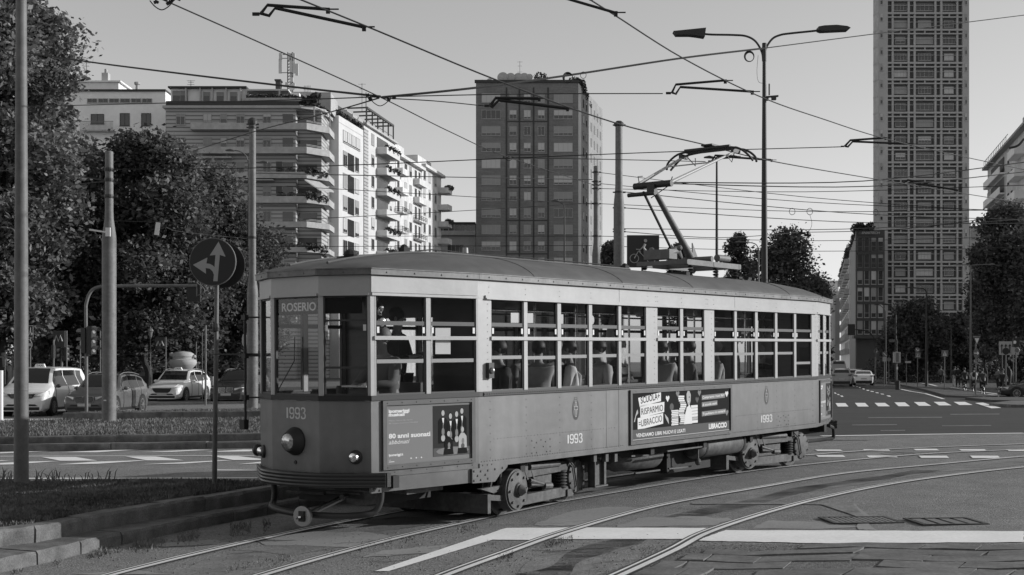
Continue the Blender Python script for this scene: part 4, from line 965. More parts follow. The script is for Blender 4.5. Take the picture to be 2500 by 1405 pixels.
# --- pantograph
M['armm']=mat('light_arm_paint',.42,.5)
T0=1.175
def pp(px,py,t=T0): s,z=on_t(px,py,t); return V(s,t,z)
base=pp(1690,636); knee=pp(1594,452); head=pp(1735,372)
zr=3.40
mb=MB()
for t in (.72,1.62): mb.bar((base.x-1.0,t,base.z-.10),(base.x+.85,t,base.z-.10),.07,.09)
for s in (base.x-1.0,base.x-.1,base.x+.82): mb.bar((s,.68,base.z-.10),(s,1.66,base.z-.10),.07,.07)
pf=mb.build('pantograph',M['pole_grey'],tram)
mb=MB()
for t in (.72,1.62):
    for s in (base.x-.85,base.x+.0,base.x+.72):
        for k in range(3): mb.lathe((s,t,base.z-.15-k*.05),[(.03,0),(.055,-.015),(.03,-.04)],12)
        mb.cyl((s,t,base.z-.30),(s,t,3.22),.035,10)
mb.build('insulator',M['under'],pf,smooth=40)
mb=MB(); mb.bb(base.x-1.5,base.x+1.3,.62,.70,3.30,3.34); mb.bb(base.x-1.5,base.x+1.3,1.64,1.72,3.30,3.34)
for s in (base.x-1.1,base.x+.75,base.x+1.1): mb.bb(s,s+.12,.66,1.7,3.28,3.40)
for s in (base.x+.75,base.x+.95,base.x+1.2): mb.bb(s,s+.06,.60,.68,3.12,3.36)
mb.build('roof_platform',M['under'],pf)
mb=MB(); mb.cyl(base+V(-.05,-.42,0),base+V(-.05,.42,0),.05,14); mb.cyl(base+V(.15,-.4,.03),base+V(.55,-.4,.03),.06,14); mb.tube([base+V(-.95,-.1,.06),base+V(-.7,-.1,.13),base+V(-.4,0,.03)],[.05,.07,.04],10); mb.box(base+V(-.9,.1,.05),(.25,.5,.16)); mb.ell(base+V(-.95,-.3,.14),(.05,.05,.05),8,6); mb.ell(base+V(-.85,.3,.14),(.05,.05,.05),8,6)
mb.build('spring_box',M['pole_grey'],pf,smooth=40)
mb=MB(); mb.tube([base+V(-.02,0,0),base.lerp(knee,.15)+V(0,0,0),knee+V(0,0,-.05)],[.085,.062,.045],14); mb.prism([(0,0),(.22,0),(0,.3)],base+V(0,-.01,0),(1,0,0),(0,0,1),(0,.02,0)); mb.build('lower_arm',M['pole_grey'],pf,smooth=40)
mb=MB(); mb.tube([base+V(-.42,.05,-.04),knee+V(-.14,.1,-.12)],.022,8); mb.build('link_rod',M['pole_dark'],pf)
mb=MB(); mb.cyl(knee+V(0,-.36,0),knee+V(0,.36,0),.055,14); mb.cyl(knee+V(-.1,-.1,-.15),knee+V(-.1,.42,-.15),.035,12); mb.box(knee+V(-.03,0,-.08),(.1,.14,.16)); mb.build('knee_shaft',M['pole_dark'],pf,smooth=40)
mb=MB()
for sg in (-1,1): mb.tube([knee+V(.02,sg*.33,.02),head+V(-.1,sg*.52,-.06)],[.03,.02],10)
mb.bar(knee.lerp(head,.6)+V(0,-.4,-.0),knee.lerp(head,.6)+V(0,.4,0),.02); mb.build('upper_arm',M['armm'],pf,smooth=40)
mb=MB()
for ds in (-.13,.13):
    pts=[head+V(ds*.5,-.86,-.24),head+V(ds,-.80,-.14),head+V(ds,-.66,-.03),head+V(ds,-.48,.02),head+V(ds,0,.045),head+V(ds,.48,.02),head+V(ds,.66,-.03),head+V(ds,.80,-.14),head+V(ds*.5,.86,-.24)]
    mb.tube(catmull(pts,4),.020,8)
    mb.box(head+V(ds,0,.055),(.05,.9,.035))
mb.box(head+V(0,0,.03),(.24,.95,.03)); mb.box(head+V(0,0,.11),(.3,.22,.03))
for t in (-.52,.52): mb.box(head+V(-.05,t,-.04),(.26,.05,.07)); mb.tube([head+V(0,t*.9,-.05),head+V(.1,t*.7,-.2),head+V(0,t*.6,-.08)],.01,5)
mb.build('collector_head',M['pole_dark'],pf,smooth=40)
mb=MB(); mb.tube([knee+V(.05,-.3,.02),knee+V(.12,-.3,.12),knee+V(.2,-.2,.0),knee+V(.1,.1,-.2)],.008,5); mb.tube([knee+V(-.1,.2,.02),knee+V(-.14,.2,.14),knee+V(0,.2,.16)],.008,5); mb.build('flexible_lead',M['rubber'],pf)
# ================= buildings =================
M['fglass']=mat('far_window_glass',.03,.12,spec=.9); M['blind']=mat('roller_blind',.30,.7,noise=[(1.5,.1,(1,1,30))]); M['blindw']=mat('pale_blind',.5,.7); M['dframe']=mat('dark_frame',.06,.6)
M['wpale']=mat('pale_render',.88,.85,noise=[(.25,.08),(1.5,.05)]); M['wwhite']=mat('white_render',.60,.85,noise=[(.25,.05),(1.2,.04)]); M['wcream']=mat('stained_render',.62,.85,noise=[(.3,.14),(1.5,.10),(.5,.12,(1,1,.2))])
M['balc']=mat('balcony_concrete',.42,.85,noise=[(.5,.12),(2,.1)]); M['brick']=mat('dark_brick',.18,.9,noise=[(.25,.12),(3,.12),(.3,.15,(1,1,12))]); M['stone']=mat('pale_stone',.42,.85,noise=[(.3,.1),(2,.08)])
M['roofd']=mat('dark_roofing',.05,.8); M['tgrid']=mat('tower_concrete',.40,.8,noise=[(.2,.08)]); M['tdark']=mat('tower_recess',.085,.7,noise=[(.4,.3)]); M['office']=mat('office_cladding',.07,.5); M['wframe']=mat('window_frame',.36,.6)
M['plant']=mat('terrace_foliage',.045,.8,noise=[(1,.4)]); M['railing']=mat('metal_railing',.2,.5)
def siding():                                  # horizontal shiplap stripes as a real banded texture
    m=mat('striped_cladding',.17,.8); n=m.node_tree; p=n.nodes['Principled BSDF']; tc=n.nodes.new('ShaderNodeTexCoord'); sp=n.nodes.new('ShaderNodeSeparateXYZ'); n.links.new(tc.outputs['Object'],sp.inputs[0])
    mu=n.nodes.new('ShaderNodeMath'); mu.operation='MULTIPLY'; mu.inputs[1].default_value=1/.52; n.links.new(sp.outputs[2],mu.inputs[0]); fr=n.nodes.new('ShaderNodeMath'); fr.operation='FRACT'; n.links.new(mu.outputs[0],fr.inputs[0])
    cr=n.nodes.new('ShaderNodeValToRGB'); e=cr.color_ramp.elements; e[0].position=0; e[0].color=(.18,.18,.18,1); e[1].position=.36; e[1].color=(.44,.44,.44,1); e.new(.30).color=(.18,.18,.18,1)
    n.links.new(fr.outputs[0],cr.inputs[0]); n.links.new(cr.outputs[0],p.inputs['Base Color']); return m
M['siding']=siding()
WC={}
def winmesh(w_,h_,style):
    k=(round(w_,2),round(h_,2),style)
    if k in WC: return WC[k]
    f=.07; mb=MB(); ns=1 if w_<1.0 else (2 if w_<2.2 else 4)
    for x0,x1,z0,z1 in [(0,f,0,h_),(w_-f,w_,0,h_),(f,w_-f,0,f),(f,w_-f,h_-f,h_)]: mb.bb(x0,x1,-.02,.07,z0,z1)
    for i in range(1,ns): x=w_*i/ns; mb.bb(x-.03,x+.03,-.02,.06,f,h_-f)
    if style=='o': mb.bb(f,w_-f,-.02,.06,h_*.33-.03,h_*.33+.03)
    mb.bb(-.05,w_+.05,-.02,.12,-.07,-.003)
    fm=mb.build('window',M['wframe']); pm=MB().bb(.01,w_-.01,-.01,.02,.01,h_-.01).build('pane',M['fglass'])
    WC[k]=(fm.data,pm.data); bpy.data.objects.remove(fm); bpy.data.objects.remove(pm); return WC[k]
def win(root,o,e,n,x,z,w_,h_,style='n',blind=None,dark=False,frame=None):
    fm,pm=winmesh(w_,h_,style); a=bpy.data.objects.new('window',fm); C.objects.link(a); a.parent=root
    ori=Vector(o)+Vector(e)*x+V(0,0,z)+Vector(n)*.01
    a.matrix_local=Matrix(((e[0],n[0],0,ori.x),(e[1],n[1],0,ori.y),(0,0,1,ori.z),(0,0,0,1)))
    if frame: a.material_slots[0].link='OBJECT'; a.material_slots[0].material=frame
    b=bpy.data.objects.new('pane',pm); C.objects.link(b); b.parent=a
    if blind is None: blind=R.choice([0,0,.25,.5,.8,1])
    if blind>0:
        c=MB().bb(.07,w_-.07,.021,.045,h_-.07-(h_-.14)*blind,h_-.07).build('blind',M['blindw'] if R.random()<.4 else M['blind'],a)
    return a
def bush(mb,c,r,n,sz,rr):
    for i in range(n):
        while True:
            p=V(rr.uniform(-1,1),rr.uniform(-1,1),rr.uniform(-1,1))
            if .25<p.length<1: break
        p=V(p.x*r[0],p.y*r[1],p.z*r[2])+Vector(c); a=V(rr.uniform(-1,1),rr.uniform(-1,1),rr.uniform(-1,1)).normalized(); b=a.cross(V(rr.uniform(-1,1),rr.uniform(-1,1),rr.uniform(-1,1))).normalized(); s=sz*rr.uniform(.6,1.3)
        mb.add([p-a*s-b*s*.6,p+a*s-b*s*.6,p+a*s+b*s*.6,p-a*s+b*s*.6],[(0,1,2,3)])
def leafpart(name,parent,blobs,n,sz,seed=1,top=None):
    mb=MB(); rr=random.Random(seed)
    for c,r in blobs: bush(mb,c,r,n,sz,rr)
    return mb.build(name,M['plant'],parent,fix=False)
def local(root,px,py,Y): p=P(px,py,Y); return V(p.x-root.location.x,p.y-root.location.y,p.z-root.location.z)
def front_building(name,label,x0,x1,ytop,Y,depth,wm,group=None,zb=-3):
    a=P(x0,ytop,Y);b=P(x1,ytop,Y); t=thing(name,label,'building',(a.x,Y,0),0,group); W=b.x-a.x
    MB().bb(0,W,0,depth,zb,a.z).build('wall',wm,t); return t,W,a.z,F/Y
E0=V(1,0,0);N0=V(0,-1,0)
# --- A pale block far left
tA,W,H,k=front_building('apartment_building','plain pale building with a row of small attic windows, left of the striped block',120,404,224,176,14,M['wpale'])
mb=MB(); mb.bb(-.3,W+.1,-.35,14.2,H,H+.25); mb.build('roof_edge',M['roofd'],tA)
for a,b in ((292.7,316.6),(345,369)): win(tA,V(0,0,0),E0,N0,(a-120)/k,H-84/k,(b-a)/k,31/k,'n',.0,frame=M['dframe'])
win(tA,V(0,0,0),E0,N0,(222-120)/k,H-79/k,32/k,24/k,'n',0,frame=M['dframe'])
mb=MB(); mb.bb((202-120)/k,(283-120)/k,-1.2,0,H-100/k,H-97/k); mb.build('balcony_slab',M['balc'],tA)
mb=MB()
for i in range(28): mb.bb((203-120)/k+i*.165,(203-120)/k+i*.165+.03,-1.18,-1.14,H-97/k,H-77/k)
mb.bb((202-120)/k,(283-120)/k,-1.2,-1.13,H-77/k,H-76/k); mb.build('balcony_railing',M['railing'],tA)
for i in range(6): win(tA,V(0,0,0),E0,N0,(213-120)/k+i*1.52,H-28/k,1.4,.62,'n',0)
mb=MB(); mb.bb(2,9,2,9,H+.25,H+1.7); mb.bb(1.6,9.4,1.6,9.4,H+1.7,H+1.9); mb.build('penthouse',M['wpale'],tA)
mb=MB(); mb.bb(6.3,7.2,3,4,H+1.9,H+3.3); mb.bb(6.6,6.9,3.3,3.6,H+3.3,H+3.9); mb.build('chimney',M['stone'],tA)
mb=MB(); mb.cyl((11.9,1,H+.2),(11.9,1,H+1.2),.22,10); mb.cyl((11.9,1,H+1.2),(11.9,1,H+1.5),.4,10); mb.build('chimney',M['stone'],tA)
mb=MB(); mb.lathe((4.6,1.5,H+2.3),[(.05,0),(.4,-.08),(.42,-.1)],14,(.2,-1,.1)); mb.build('satellite_dish',M['wwhite'],tA)
def antenna(root,x,y,z,h):
    mb=MB(); mb.cyl((x,y,z),(x,y,z+h),.035,6)
    for q,l in ((.97,1.0),(.8,.7),(.55,.9)): mb.bar((x-l/2,y,z+h*q),(x+l/2,y,z+h*q),.03); [mb.bar((x-l/2+j*l/5,y-.2,z+h*q),(x-l/2+j*l/5,y+.2,z+h*q),.02) for j in range(6)]
    mb.build('roof_antenna',M['wire'],root)
antenna(tA,4.5,2,H+1.9,2.6)
# --- B striped block with chamfered balconies
YB=168; kB=F/YB
tB,W,H,k=front_building('apartment_building','tall apartment block with striped cladding, rounded concrete balconies and a telecom mast on the roof',405,722,263,YB,13,M['siding'])
lx=lambda px:(px-405)/kB; lz=lambda py:HC+(HY-py)/kB
SX=lx(780)                                     # side wall position
MB().bb(W,SX,1.8,13,-3,H).build('wall',M['siding'],tB)
mb=MB(); mb.bb(-.3,lx(735),-.6,13,lz(266),lz(260)); mb.prism([(lx(735),-.6),(SX+.5,2.0),(SX+.5,13),(lx(735),13)],(0,0,lz(266)),(1,0,0),(0,1,0),(0,0,lz(260)-lz(266))); mb.build('cornice',M['stone'],tB)
mb=MB(); mb.bb(0,lx(728),.0,12,lz(260),lz(247)); mb.build('parapet',M['roofd'],tB)
MB().bb(lx(409),lx(596),1.6,12,lz(247),lz(211)).build('attic_storey',M['wpale'],tB)
MB().bb(lx(405),lx(598),.9,12.3,lz(211),lz(207)).build('roof_slab',M['roofd'],tB)
for a,b,c,d in ((413,452,216,245),(489,506,219,244),(522,540,219,244),(555,573,219,244)): win(tB,V(0,1.6,0),E0,N0,lx(a),lz(d),(b-a)/kB,(d-c)/kB,'n',.4)
for px in (447,482,512,546,581): MB().bb(lx(px),lx(px+3),1.0,1.6,lz(247),lz(211)).build('attic_pier',M['stone'],tB)
MB().bb(lx(600),lx(720),3.5,12,lz(247),lz(214)).build('attic_storey',M['wpale'],tB)
mb=MB(); mb.bb(lx(597),lx(700),1.2,3.5,lz(217),lz(213)); mb.build('terrace_canopy',M['wwhite'],tB)
for px in (595,676): MB().bb(lx(px),lx(px)+.2,1.2,1.4,lz(247),lz(217)).build('terrace_post',M['stone'],tB)
mb=MB(); mb.bb(lx(598),lx(735),.3,.42,lz(246),lz(238)); mb.build('terrace_parapet',M['stone'],tB)
mb=MB(); mb.bb(lx(640),lx(738),5,12,lz(214),lz(205)); mb.prism([(0,0),(4.6,0),(4.6,-2.6)],(lx(710),4.8,lz(207)),(1,0,0),(0,0,1),(0,7,0)); mb.build('roof_house',M['stone'],tB)
leafpart('terrace_planting',tB,[((lx(px),.8,lz(py)),(.9,.5,.55)) for px,py in ((612,238),(628,237),(645,239),(660,236),(690,238),(704,236),(718,240),(734,243),(748,247),(760,240),(768,233))]+[((lx(757),3,lz(236)),(1.2,1.2,1.1)),((lx(775),6,lz(256)),(1.0,2,.8))],90,.17,3)
# railings pergola at the chamfer
mb=MB()
for q in range(7): mb.bar((lx(722)+q*.45,.2+q*.25,lz(268)),(lx(760)+q*.33,2.6+q*.6,lz(268)),.08,.12)
mb.bar((lx(768),-.4,lz(262)),(lx(768),-.4,lz(300)),.16); mb.bar((lx(735),-.6,lz(263)),(lx(769),-.4,lz(263)),.14); mb.bar((lx(769),-.4,lz(263)),(SX+.9,4,lz(263)),.14); mb.bar((SX+.8,4,lz(263)),(SX+.8,4,lz(300)),.14); mb.build('pergola',M['stone'],tB)
def chamf(mb,xl,xr,yf,z0,z1,th=None):          # balcony outline: front edge, chamfer, side run
    poly=[(xl,0),(xl,-yf),(xr,-yf),(SX+yf*.75,1.6),(SX+yf*.75,6.5),(SX,6.5),(SX,1.8),(xr-.5,0)]
    mb.prism(poly,(0,0,z0),(1,0,0),(0,1,0),(0,0,z1-z0))
for i,(yt,yb,xl) in enumerate(((305,321,472),(363,379,491),(423.6,439,540),(482.6,498.6,560),(544,558,575),(606,618,600))):
    zt,zb_=lz(yt),lz(yb); mb=MB(); chamf(mb,lx(xl),lx(752),1.35,zb_,zb_+.22)
    xr=lx(752)
    for a,b in (((lx(xl),-1.35),(xr,-1.35)),((xr,-1.35),(SX+1.0,1.6)),((SX+1.0,1.6),(SX+1.0,6.5)),((lx(xl),0),(lx(xl),-1.35))): mb.bar((a[0],a[1],(zt+zb_)/2),(b[0],b[1],(zt+zb_)/2),.13,zt-zb_)
    mb.build('balcony',M['balc'],tB)
    mb=MB()
    for zz in (zt+.18,zt+.32): mb.bar((lx(xl),-1.35,zz),(xr,-1.35,zz),.045); mb.bar((xr,-1.35,zz),(SX+1.0,1.6,zz),.045); mb.bar((SX+1.0,1.6,zz),(SX+1.0,6.5,zz),.045)
    for j in range(9): x=lx(xl)+(xr-lx(xl))*j/8; mb.bar((x,-1.35,zt),(x,-1.35,zt+.32),.04)
    mb.build('balcony_railing',M['railing'],tB)
    if i in (2,3,5): leafpart('balcony_planting',tB,[((xr+.3+q*.55,-1.2+q*.8,zt+.1-.25*(q>1)),(.55,.5,.6)) for q in range(4)]+[((xr-.8-q*1.3,-1.1,zt+.2),(.6,.3,.35)) for q in range(3)],110,.13,20+i)
for i,y0 in enumerate((277,335,395,455,515,576)):   # window rows
    for j,(a,b) in enumerate(((430,452),(496,517),(538,554),(577,597),(642,662))):
        if i==0 and j==0 or True: win(tB,V(0,0,0),E0,N0,lx(a),lz(y0+29),(b-a)/kB,28/kB,'n',None)
    if i in (2,3,5): MB().bb(lx(674),lx(688.5),-.03,.02,lz(y0+38),lz(y0)).build('loggia_glazing',M['tdark'],tB)
    MB().bb(lx(724),SX-.6,1.72,1.78,lz(y0+36),lz(y0+2)).build('loggia_glazing',M['tdark'] if i in (2,3,5) else M['fglass'],tB)
    # recessed corner bay: dark glazing and shadow under the balcony
    MB().bb(lx(690),lx(716),-.02,.02,lz(y0+30),lz(y0+2)).build('loggia_glazing',M['fglass'],tB)
    es=V(0,1,0);ns=V(1,0,0)
    for yy in (7.4,9.8): win(tB,V(SX,0,0),es,ns,yy,lz(y0+26),1.0,1.6,'n',None)
mb=MB(); mb.prism([(0,0),(3.2,-1.1),(3.2,-1.3),(0,-.15)],(lx(748),-1.4,lz(442)),(.55,.35,0),(0,0,1),(1.6,2.2,0)); mb.build('awning',M['balc'],tB)
mb=MB(); mb.bb(lx(500),lx(672),-1.5,-.1,lz(444.5),lz(442)); mb.build('awning',M['stone'],tB)
mb=MB(); mb.bb(lx(500),lx(570),-1.5,-.1,lz(390),lz(387)); mb.build('awning',M['stone'],tB)
# telecom mast
mx=lx(686); mz=lz(205); mb=MB(); h=lz(97)-mz
for dx,dy in ((-.35,0),(.35,0),(0,.55)): mb.cyl((mx+dx,7+dy,mz),(mx+dx,7+dy,mz+h),.07,6)
for i in range(14):
    z=mz+h*i/14; mb.bar((mx-.35,7,z),(mx+.35,7,z+h/14),.05); mb.bar((mx+.35,7,z),(mx,7.55,z+h/14),.05); mb.bar((mx-.35,7,z),(mx+.35,7,z),.05)
for z,l in ((mz+h*.52,2.2),(mz+h*.86,1.6),(mz+h*.95,1.3)): mb.bar((mx-l/2-.4,7,z),(mx+l/2,7,z),.08)
mb.build('telecom_mast',M['pole_dark'],tB)
mb=MB()
for dx,z0,l in ((-1.35,.50,1.9),(.18,.52,2.0),(.95,.45,1.6),(-.1,.80,1.0),(.5,.78,1.1),(-1.3,.82,.9),(.55,.5,1.5),(.25,.3,.6),(.5,.15,.7),(-.45,.2,.5)): mb.bb(mx+dx-.2,mx+dx+.2,6.7,6.95,mz+h*z0,mz+h*z0+l)
mb.build('antenna_panel',M['wwhite'],tB)
mb=MB()
for z,r_ in ((mz+.9,.45),(mz-.2,.5)): mb.lathe((mx+.35,6.4,z),[(r_,0),(r_*.9,-.1),(.1,-.2)],16,(.1,-1,.1))
mb.build('satellite_dish',M['wwhite'],tB)
mb=MB(); mb.bb(lx(652),lx(664),6,7.2,mz-.3,mz+1.7); mb.bb(lx(650),lx(666),5.8,7.4,mz+1.7,mz+1.9); mb.build('chimney',M['dframe'],tB)
mb=MB()
for i in range(5): x=lx(722)+i*.2; mb.cyl((x,7,mz-1),(x,7,mz+1.3),.03,5)
for i in range(7): mb.bar((lx(720),7,mz-1+i*.35),(lx(738),7,mz-1+i*.35),.03)
mb.bar((lx(690),7,mz+.9),(lx(740),7,mz+.9),.04); mb.build('roof_ladder',M['railing'],tB)
antenna(tB,lx(452),3,lz(207),1.2)
# --- street of receding facades (right faces sunlit)
az=math.atan2(1800-1250,3100); ES=V(math.sin(az),math.cos(az),0); NS=V(math.cos(az),-math.sin(az),0); OC=P(826,881,177)
def kx(px): k=(px-HX)/F; return (OC.x-k*OC.y)/(k*ES.y-ES.x)
def hz(px,py): t=kx(px); return HC+(HY-py)/F*(OC.y+ES.y*t)
def recede(label,px0,px1,top,wm,frontw):
    t0,t1=kx(px0),kx(px1); o=V(OC.x,OC.y,0)+ES*t0; t=thing('apartment_building',label,'building',o); W=t1-t0; mb=MB()
    mb.prism([(0,0),(W,0),(W,-frontw),(0,-frontw)],(0,0,-3),ES,NS,(0,0,top+3)); mb.build('wall',wm,t); return t,W
tC,W=recede('bright white apartment building slice with broad triple windows, between striped block and balcony house',827,887,hz(827,282),M['wwhite'],9)
topC=hz(827,282)
for i in range(6):
    z=topC-2.2-3.15*i-1.1-(0 if i==0 else 1.0*0)
    if i==0: 
        for j in range(4): win(tC,V(0,0,0),ES,NS,1.9+j*2.05,z-.1,1.9,1.75,'n',.9)
    else:
        win(tC,V(0,0,0),ES,NS,1.9,z-.2,1.8,2.1,'n',None); win(tC,V(0,0,0),ES,NS,7.6,z-.2,1.8,2.1,'n',None)
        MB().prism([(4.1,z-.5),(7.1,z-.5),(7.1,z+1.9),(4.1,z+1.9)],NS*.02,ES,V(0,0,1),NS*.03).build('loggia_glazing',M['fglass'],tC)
MB().prism([(.5,topC),(11.5,topC),(11.5,topC+2.3),(.5,topC+2.3)],NS*-1.5,ES,V(0,0,1),NS*-6).build('attic_storey',M['dframe'],tC)
leafpart('terrace_planting',tC,[(ES*(.8+q*.9)-NS*.7+V(0,0,topC+.5),(.6,.6,.6)) for q in range(13)]+[(ES*(-2)-NS*5+V(0,0,topC+1.6),(1.2,1,1.3)),(ES*(-1)-NS*3+V(0,0,topC+1.6),(1,1,.9))],80,.15,31)
antenna(tC,2.3,8,topC+2,4.2)
for q in (3,7): mb=MB(); mb.prism([(0,0),(W,0),(W,-.06),(0,-.06)],NS*.01+V(0,0,topC-.9),ES,V(0,0,1),NS*.02); mb.build('string_course',M['balc'],tC); break
def balcony(root,x0,x1,z,proj,h,wm,rail=False,plants=0,seed=1):
    mb=MB(); mb.prism([(x0,0),(x1,0),(x1,proj),(x0,proj)],(0,0,z),ES,NS,(0,0,.2))
    pf=M['balc']
    if not rail:
        for a,b in (((x0,proj),(x1,proj)),((x0,0),(x0,proj)),((x1,0),(x1,proj))): mb.bar(ES*a[0]+NS*a[1]+V(0,0,z+h/2),ES*b[0]+NS*b[1]+V(0,0,z+h/2),.12,h)
    b_=mb.build('balcony',wm,root)
    if rail:
        mb=MB()
        for zz in (z+.4,z+.65,z+.95): mb.bar(ES*x0+NS*proj+V(0,0,zz),ES*x1+NS*proj+V(0,0,zz),.07); mb.bar(ES*x0+V(0,0,zz),ES*x0+NS*proj+V(0,0,zz),.07)
        for j in range(5): p=ES*(x0+(x1-x0)*j/4)+NS*proj; mb.bar(p+V(0,0,z),p+V(0,0,z+.95),.08)
        mb.build('railing',M['dframe'],b_)
    if plants: leafpart('balcony_planting',root,[(ES*(x0+(x1-x0)*(q+.5)/3)+NS*(proj-.1)+V(0,0,z+h+.05*q),(.7,.7,.55)) for q in range(3)],70,.15,seed)
tD,W=recede('white apartment building with deep stacked balconies full of plants and a roof pergola',888,965,hz(897,310),M['wwhite'],9)
topD=hz(897,310)
MB().prism([(0.01,-3),(2.2,-3),(2.2,topD-.5),(.01,topD-.5)],NS*.02,ES,V(0,0,1),NS*.05).build('cladding_strip',M['siding'],tD)
for i in range(7):
    z=topD-3.2*(i+1)
    if z<2: break
    win(tD,V(0,0,0),ES,NS,.8,z+.9,.8,1.7,'n',.0); win(tD,V(0,0,0),ES,NS,4.0,z+.9,1.4,1.7,'n',None); win(tD,V(0,0,0),ES,NS,14.4,z+.9,1.0,1.5,'n',None)
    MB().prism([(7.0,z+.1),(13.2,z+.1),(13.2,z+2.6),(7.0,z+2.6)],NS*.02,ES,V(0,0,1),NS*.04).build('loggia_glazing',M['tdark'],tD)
    balcony(tD,6.8,14.5,z-.1,1.6,1.05,M['wwhite'],False,1 if i in(0,1,2,4,5) else 0,40+i)
mb=MB(); mb.prism([(-.1,0),(W,0),(W,.5),(-.1,.5)],V(0,0,topD),ES,NS,(0,0,.3)); mb.build('cornice',M['balc'],tD)
mb=MB()
for q in range(6): p=ES*(1.5+q*3.0); mb.bar(p+V(0,0,topD),p+V(0,0,topD+2.8),.2); mb.bar(p+V(0,0,topD+2.8),p-NS*3+V(0,0,topD+2.8),.2)
mb.bar(ES*1.5+V(0,0,topD+2.8),ES*16.5+V(0,0,topD+2.8),.3); mb.bar(ES*1.5+V(0,0,topD+1),ES*16.5+V(0,0,topD+1),.06); mb.build('pergola',M['dframe'],tD)
MB().prism([(1,topD),(17,topD),(17,topD+2.5),(1,topD+2.5)],NS*-3,ES,V(0,0,1),NS*-3).build('attic_storey',M['tgrid'],tD)
mb=MB(); mb.cyl(ES*1.2+V(0,0,topD),ES*1.2+V(0,0,topD+5),.07,6); mb.build('roof_pole',M['dframe'],tD)
tE,W=recede('stained pale apartment building with railed balconies, second from the far end of the receding row',966,1029,hz(978,385),M['wcream'],9)
topE=hz(978,385)
for i in range(8):
    z=topE-3.15*(i+1)
    if z<2: break
    win(tE,V(0,0,0),ES,NS,5.6,z+.9,1.4,1.7,'n',None); win(tE,V(0,0,0),ES,NS,8.8,z+.9,1.4,1.7,'n',None); win(tE,V(0,0,0),ES,NS,.9,z+.3,1.2,2.2,'n',0); win(tE,V(0,0,0),ES,NS,12.4,z+.3,1.2,2.2,'n',0); win(tE,V(0,0,0),ES,NS,15.0,z+.3,1.2,2.2,'n',0)
    balcony(tE,-.6,3.4,z-.1,1.3,1.0,M['wcream'],i>1); balcony(tE,11.6,17.2,z-.1,1.0,1.0,M['wcream'],i>1)
mb=MB(); mb.prism([(-.3,0),(W+.2,0),(W+.2,.8),(-.3,.8)],V(0,0,topE-.2),ES,NS,(0,0,.5)); mb.prism([(2,-1),(9,-1),(9,-6),(2,-6)],V(0,0,topE+.3),ES,NS,(0,0,2.2)); mb.build('cornice',M['wcream'],tE)
tF,W=recede('stained apartment building at the far end of the receding row, balconies jutting past its corner',1030,1077,hz(1042,412),M['wcream'],9)
topF=hz(1042,412)
for i in range(9):
    z=topF-3.15*(i+1)
    if z<2: break
    for x in (1.2,5.0,9.5): win(tF,V(0,0,0),ES,NS,x,z+.9,1.3,1.8,'n',None)
    balcony(tF,12.2,15.4,z-.1,1.9,1.0,M['wcream'],i>3,1 if i in (0,2) else 0,60+i)
mb=MB(); mb.prism([(-.3,0),(W+.2,0),(W+.2,.8),(-.3,.8)],V(0,0,topF-.2),ES,NS,(0,0,.5)); mb.prism([(1,-1),(11,-1),(11,-6),(1,-6)],V(0,0,topF+.3),ES,NS,(0,0,1.8)); mb.build('cornice',M['wcream'],tF)
# --- G low flat building
tG,W,H,k=front_building('low_building','low flat-roofed building with a dark glazed top floor, tucked left of the brick tower',1066,1161,548,262,14,M['stone'])
MB().bb(-.4,W,-.5,14,H,H+.4).build('roof_slab',M['roofd'],tG); MB().bb(0,W-.05,-.06,0,H-1.9,H-.2).build('window_band',M['fglass'],tG)
for i in range(7): MB().bb(i*1.15+.1,i*1.15+.25,-.12,-.05,H-1.9,H-.2).build('glazing_bar',M['wframe'],tG)
mb=MB(); mb.bb(-.3,W,-.9,0,H-2.3,H-2.05); mb.bb(-.3,W,-.9,-.8,H-2.05,H-1.4); mb.build('balcony',M['balc'],tG)
win(tG,V(0,0,0),E0,N0,2.2,H-6.8,3.4,2.6,'n',0,frame=M['balc']); win(tG,V(0,0,0),E0,N0,6.3,H-6.8,1.2,2.2,'n',0,frame=M['balc'])
# --- H brick tower
YH=242; zz4=lambda v:v*.3846; BL=[0,.5,.6,.8,.8,1,1]
tH,W,H,kH=front_building('brick_tower_block','dark brick tower block with white-framed windows, satellite dishes and bushes on its flat roof',1162,1412,203,YH,26,M['brick'])
hx=lambda x:(zz4(x)+1120-1162)/kH; hy=lambda y:HC+(HY-(zz4(y)+120))/kH
for i,y in enumerate((283,388,492,596,700,804,908,1012,1117,1222,1325)):
    for x0,x1 in ((145,265),(322,367),(413,457),(502,545),(603,723)): win(tH,V(0,0,0),E0,N0,hx(x0),hy(y+57),hx(x1)-hx(x0),hy(y)-hy(y+57),'n',R.choice(BL))
for x in (303,385,475,567): MB().bb(hx(x)-.15,hx(x)+.15,-.06,0,-3,hy(245)).build('brick_pier',M['roofd'],tH)
for y in (457,668,876,1085,1297): MB().bb(hx(303)+.16,hx(567)-.16,-.04,0,hy(y+8),hy(y)).build('floor_band',M['roofd'],tH)
MB().bb(-.25,W+.15,-.25,.3,H,H+.55).build('parapet',M['roofd'],tH)
ah=rad(14); EH=V(math.sin(ah),math.cos(ah),0); NH=V(math.cos(ah),-math.sin(ah),0)
mb=MB(); mb.prism([(0,.0),(3,.0),(3,-5),(0,-5)],V(W,0,-3),EH,NH,(0,0,H+3)); mb.build('corner_pier',M['stone'],tH)
mb=MB(); mb.prism([(3.01,.02),(10.6,.02),(10.6,-5),(3.01,-5)],V(W,0,-3),EH,NH,(0,0,H+3)); mb.build('side_wall',M['brick'],tH)
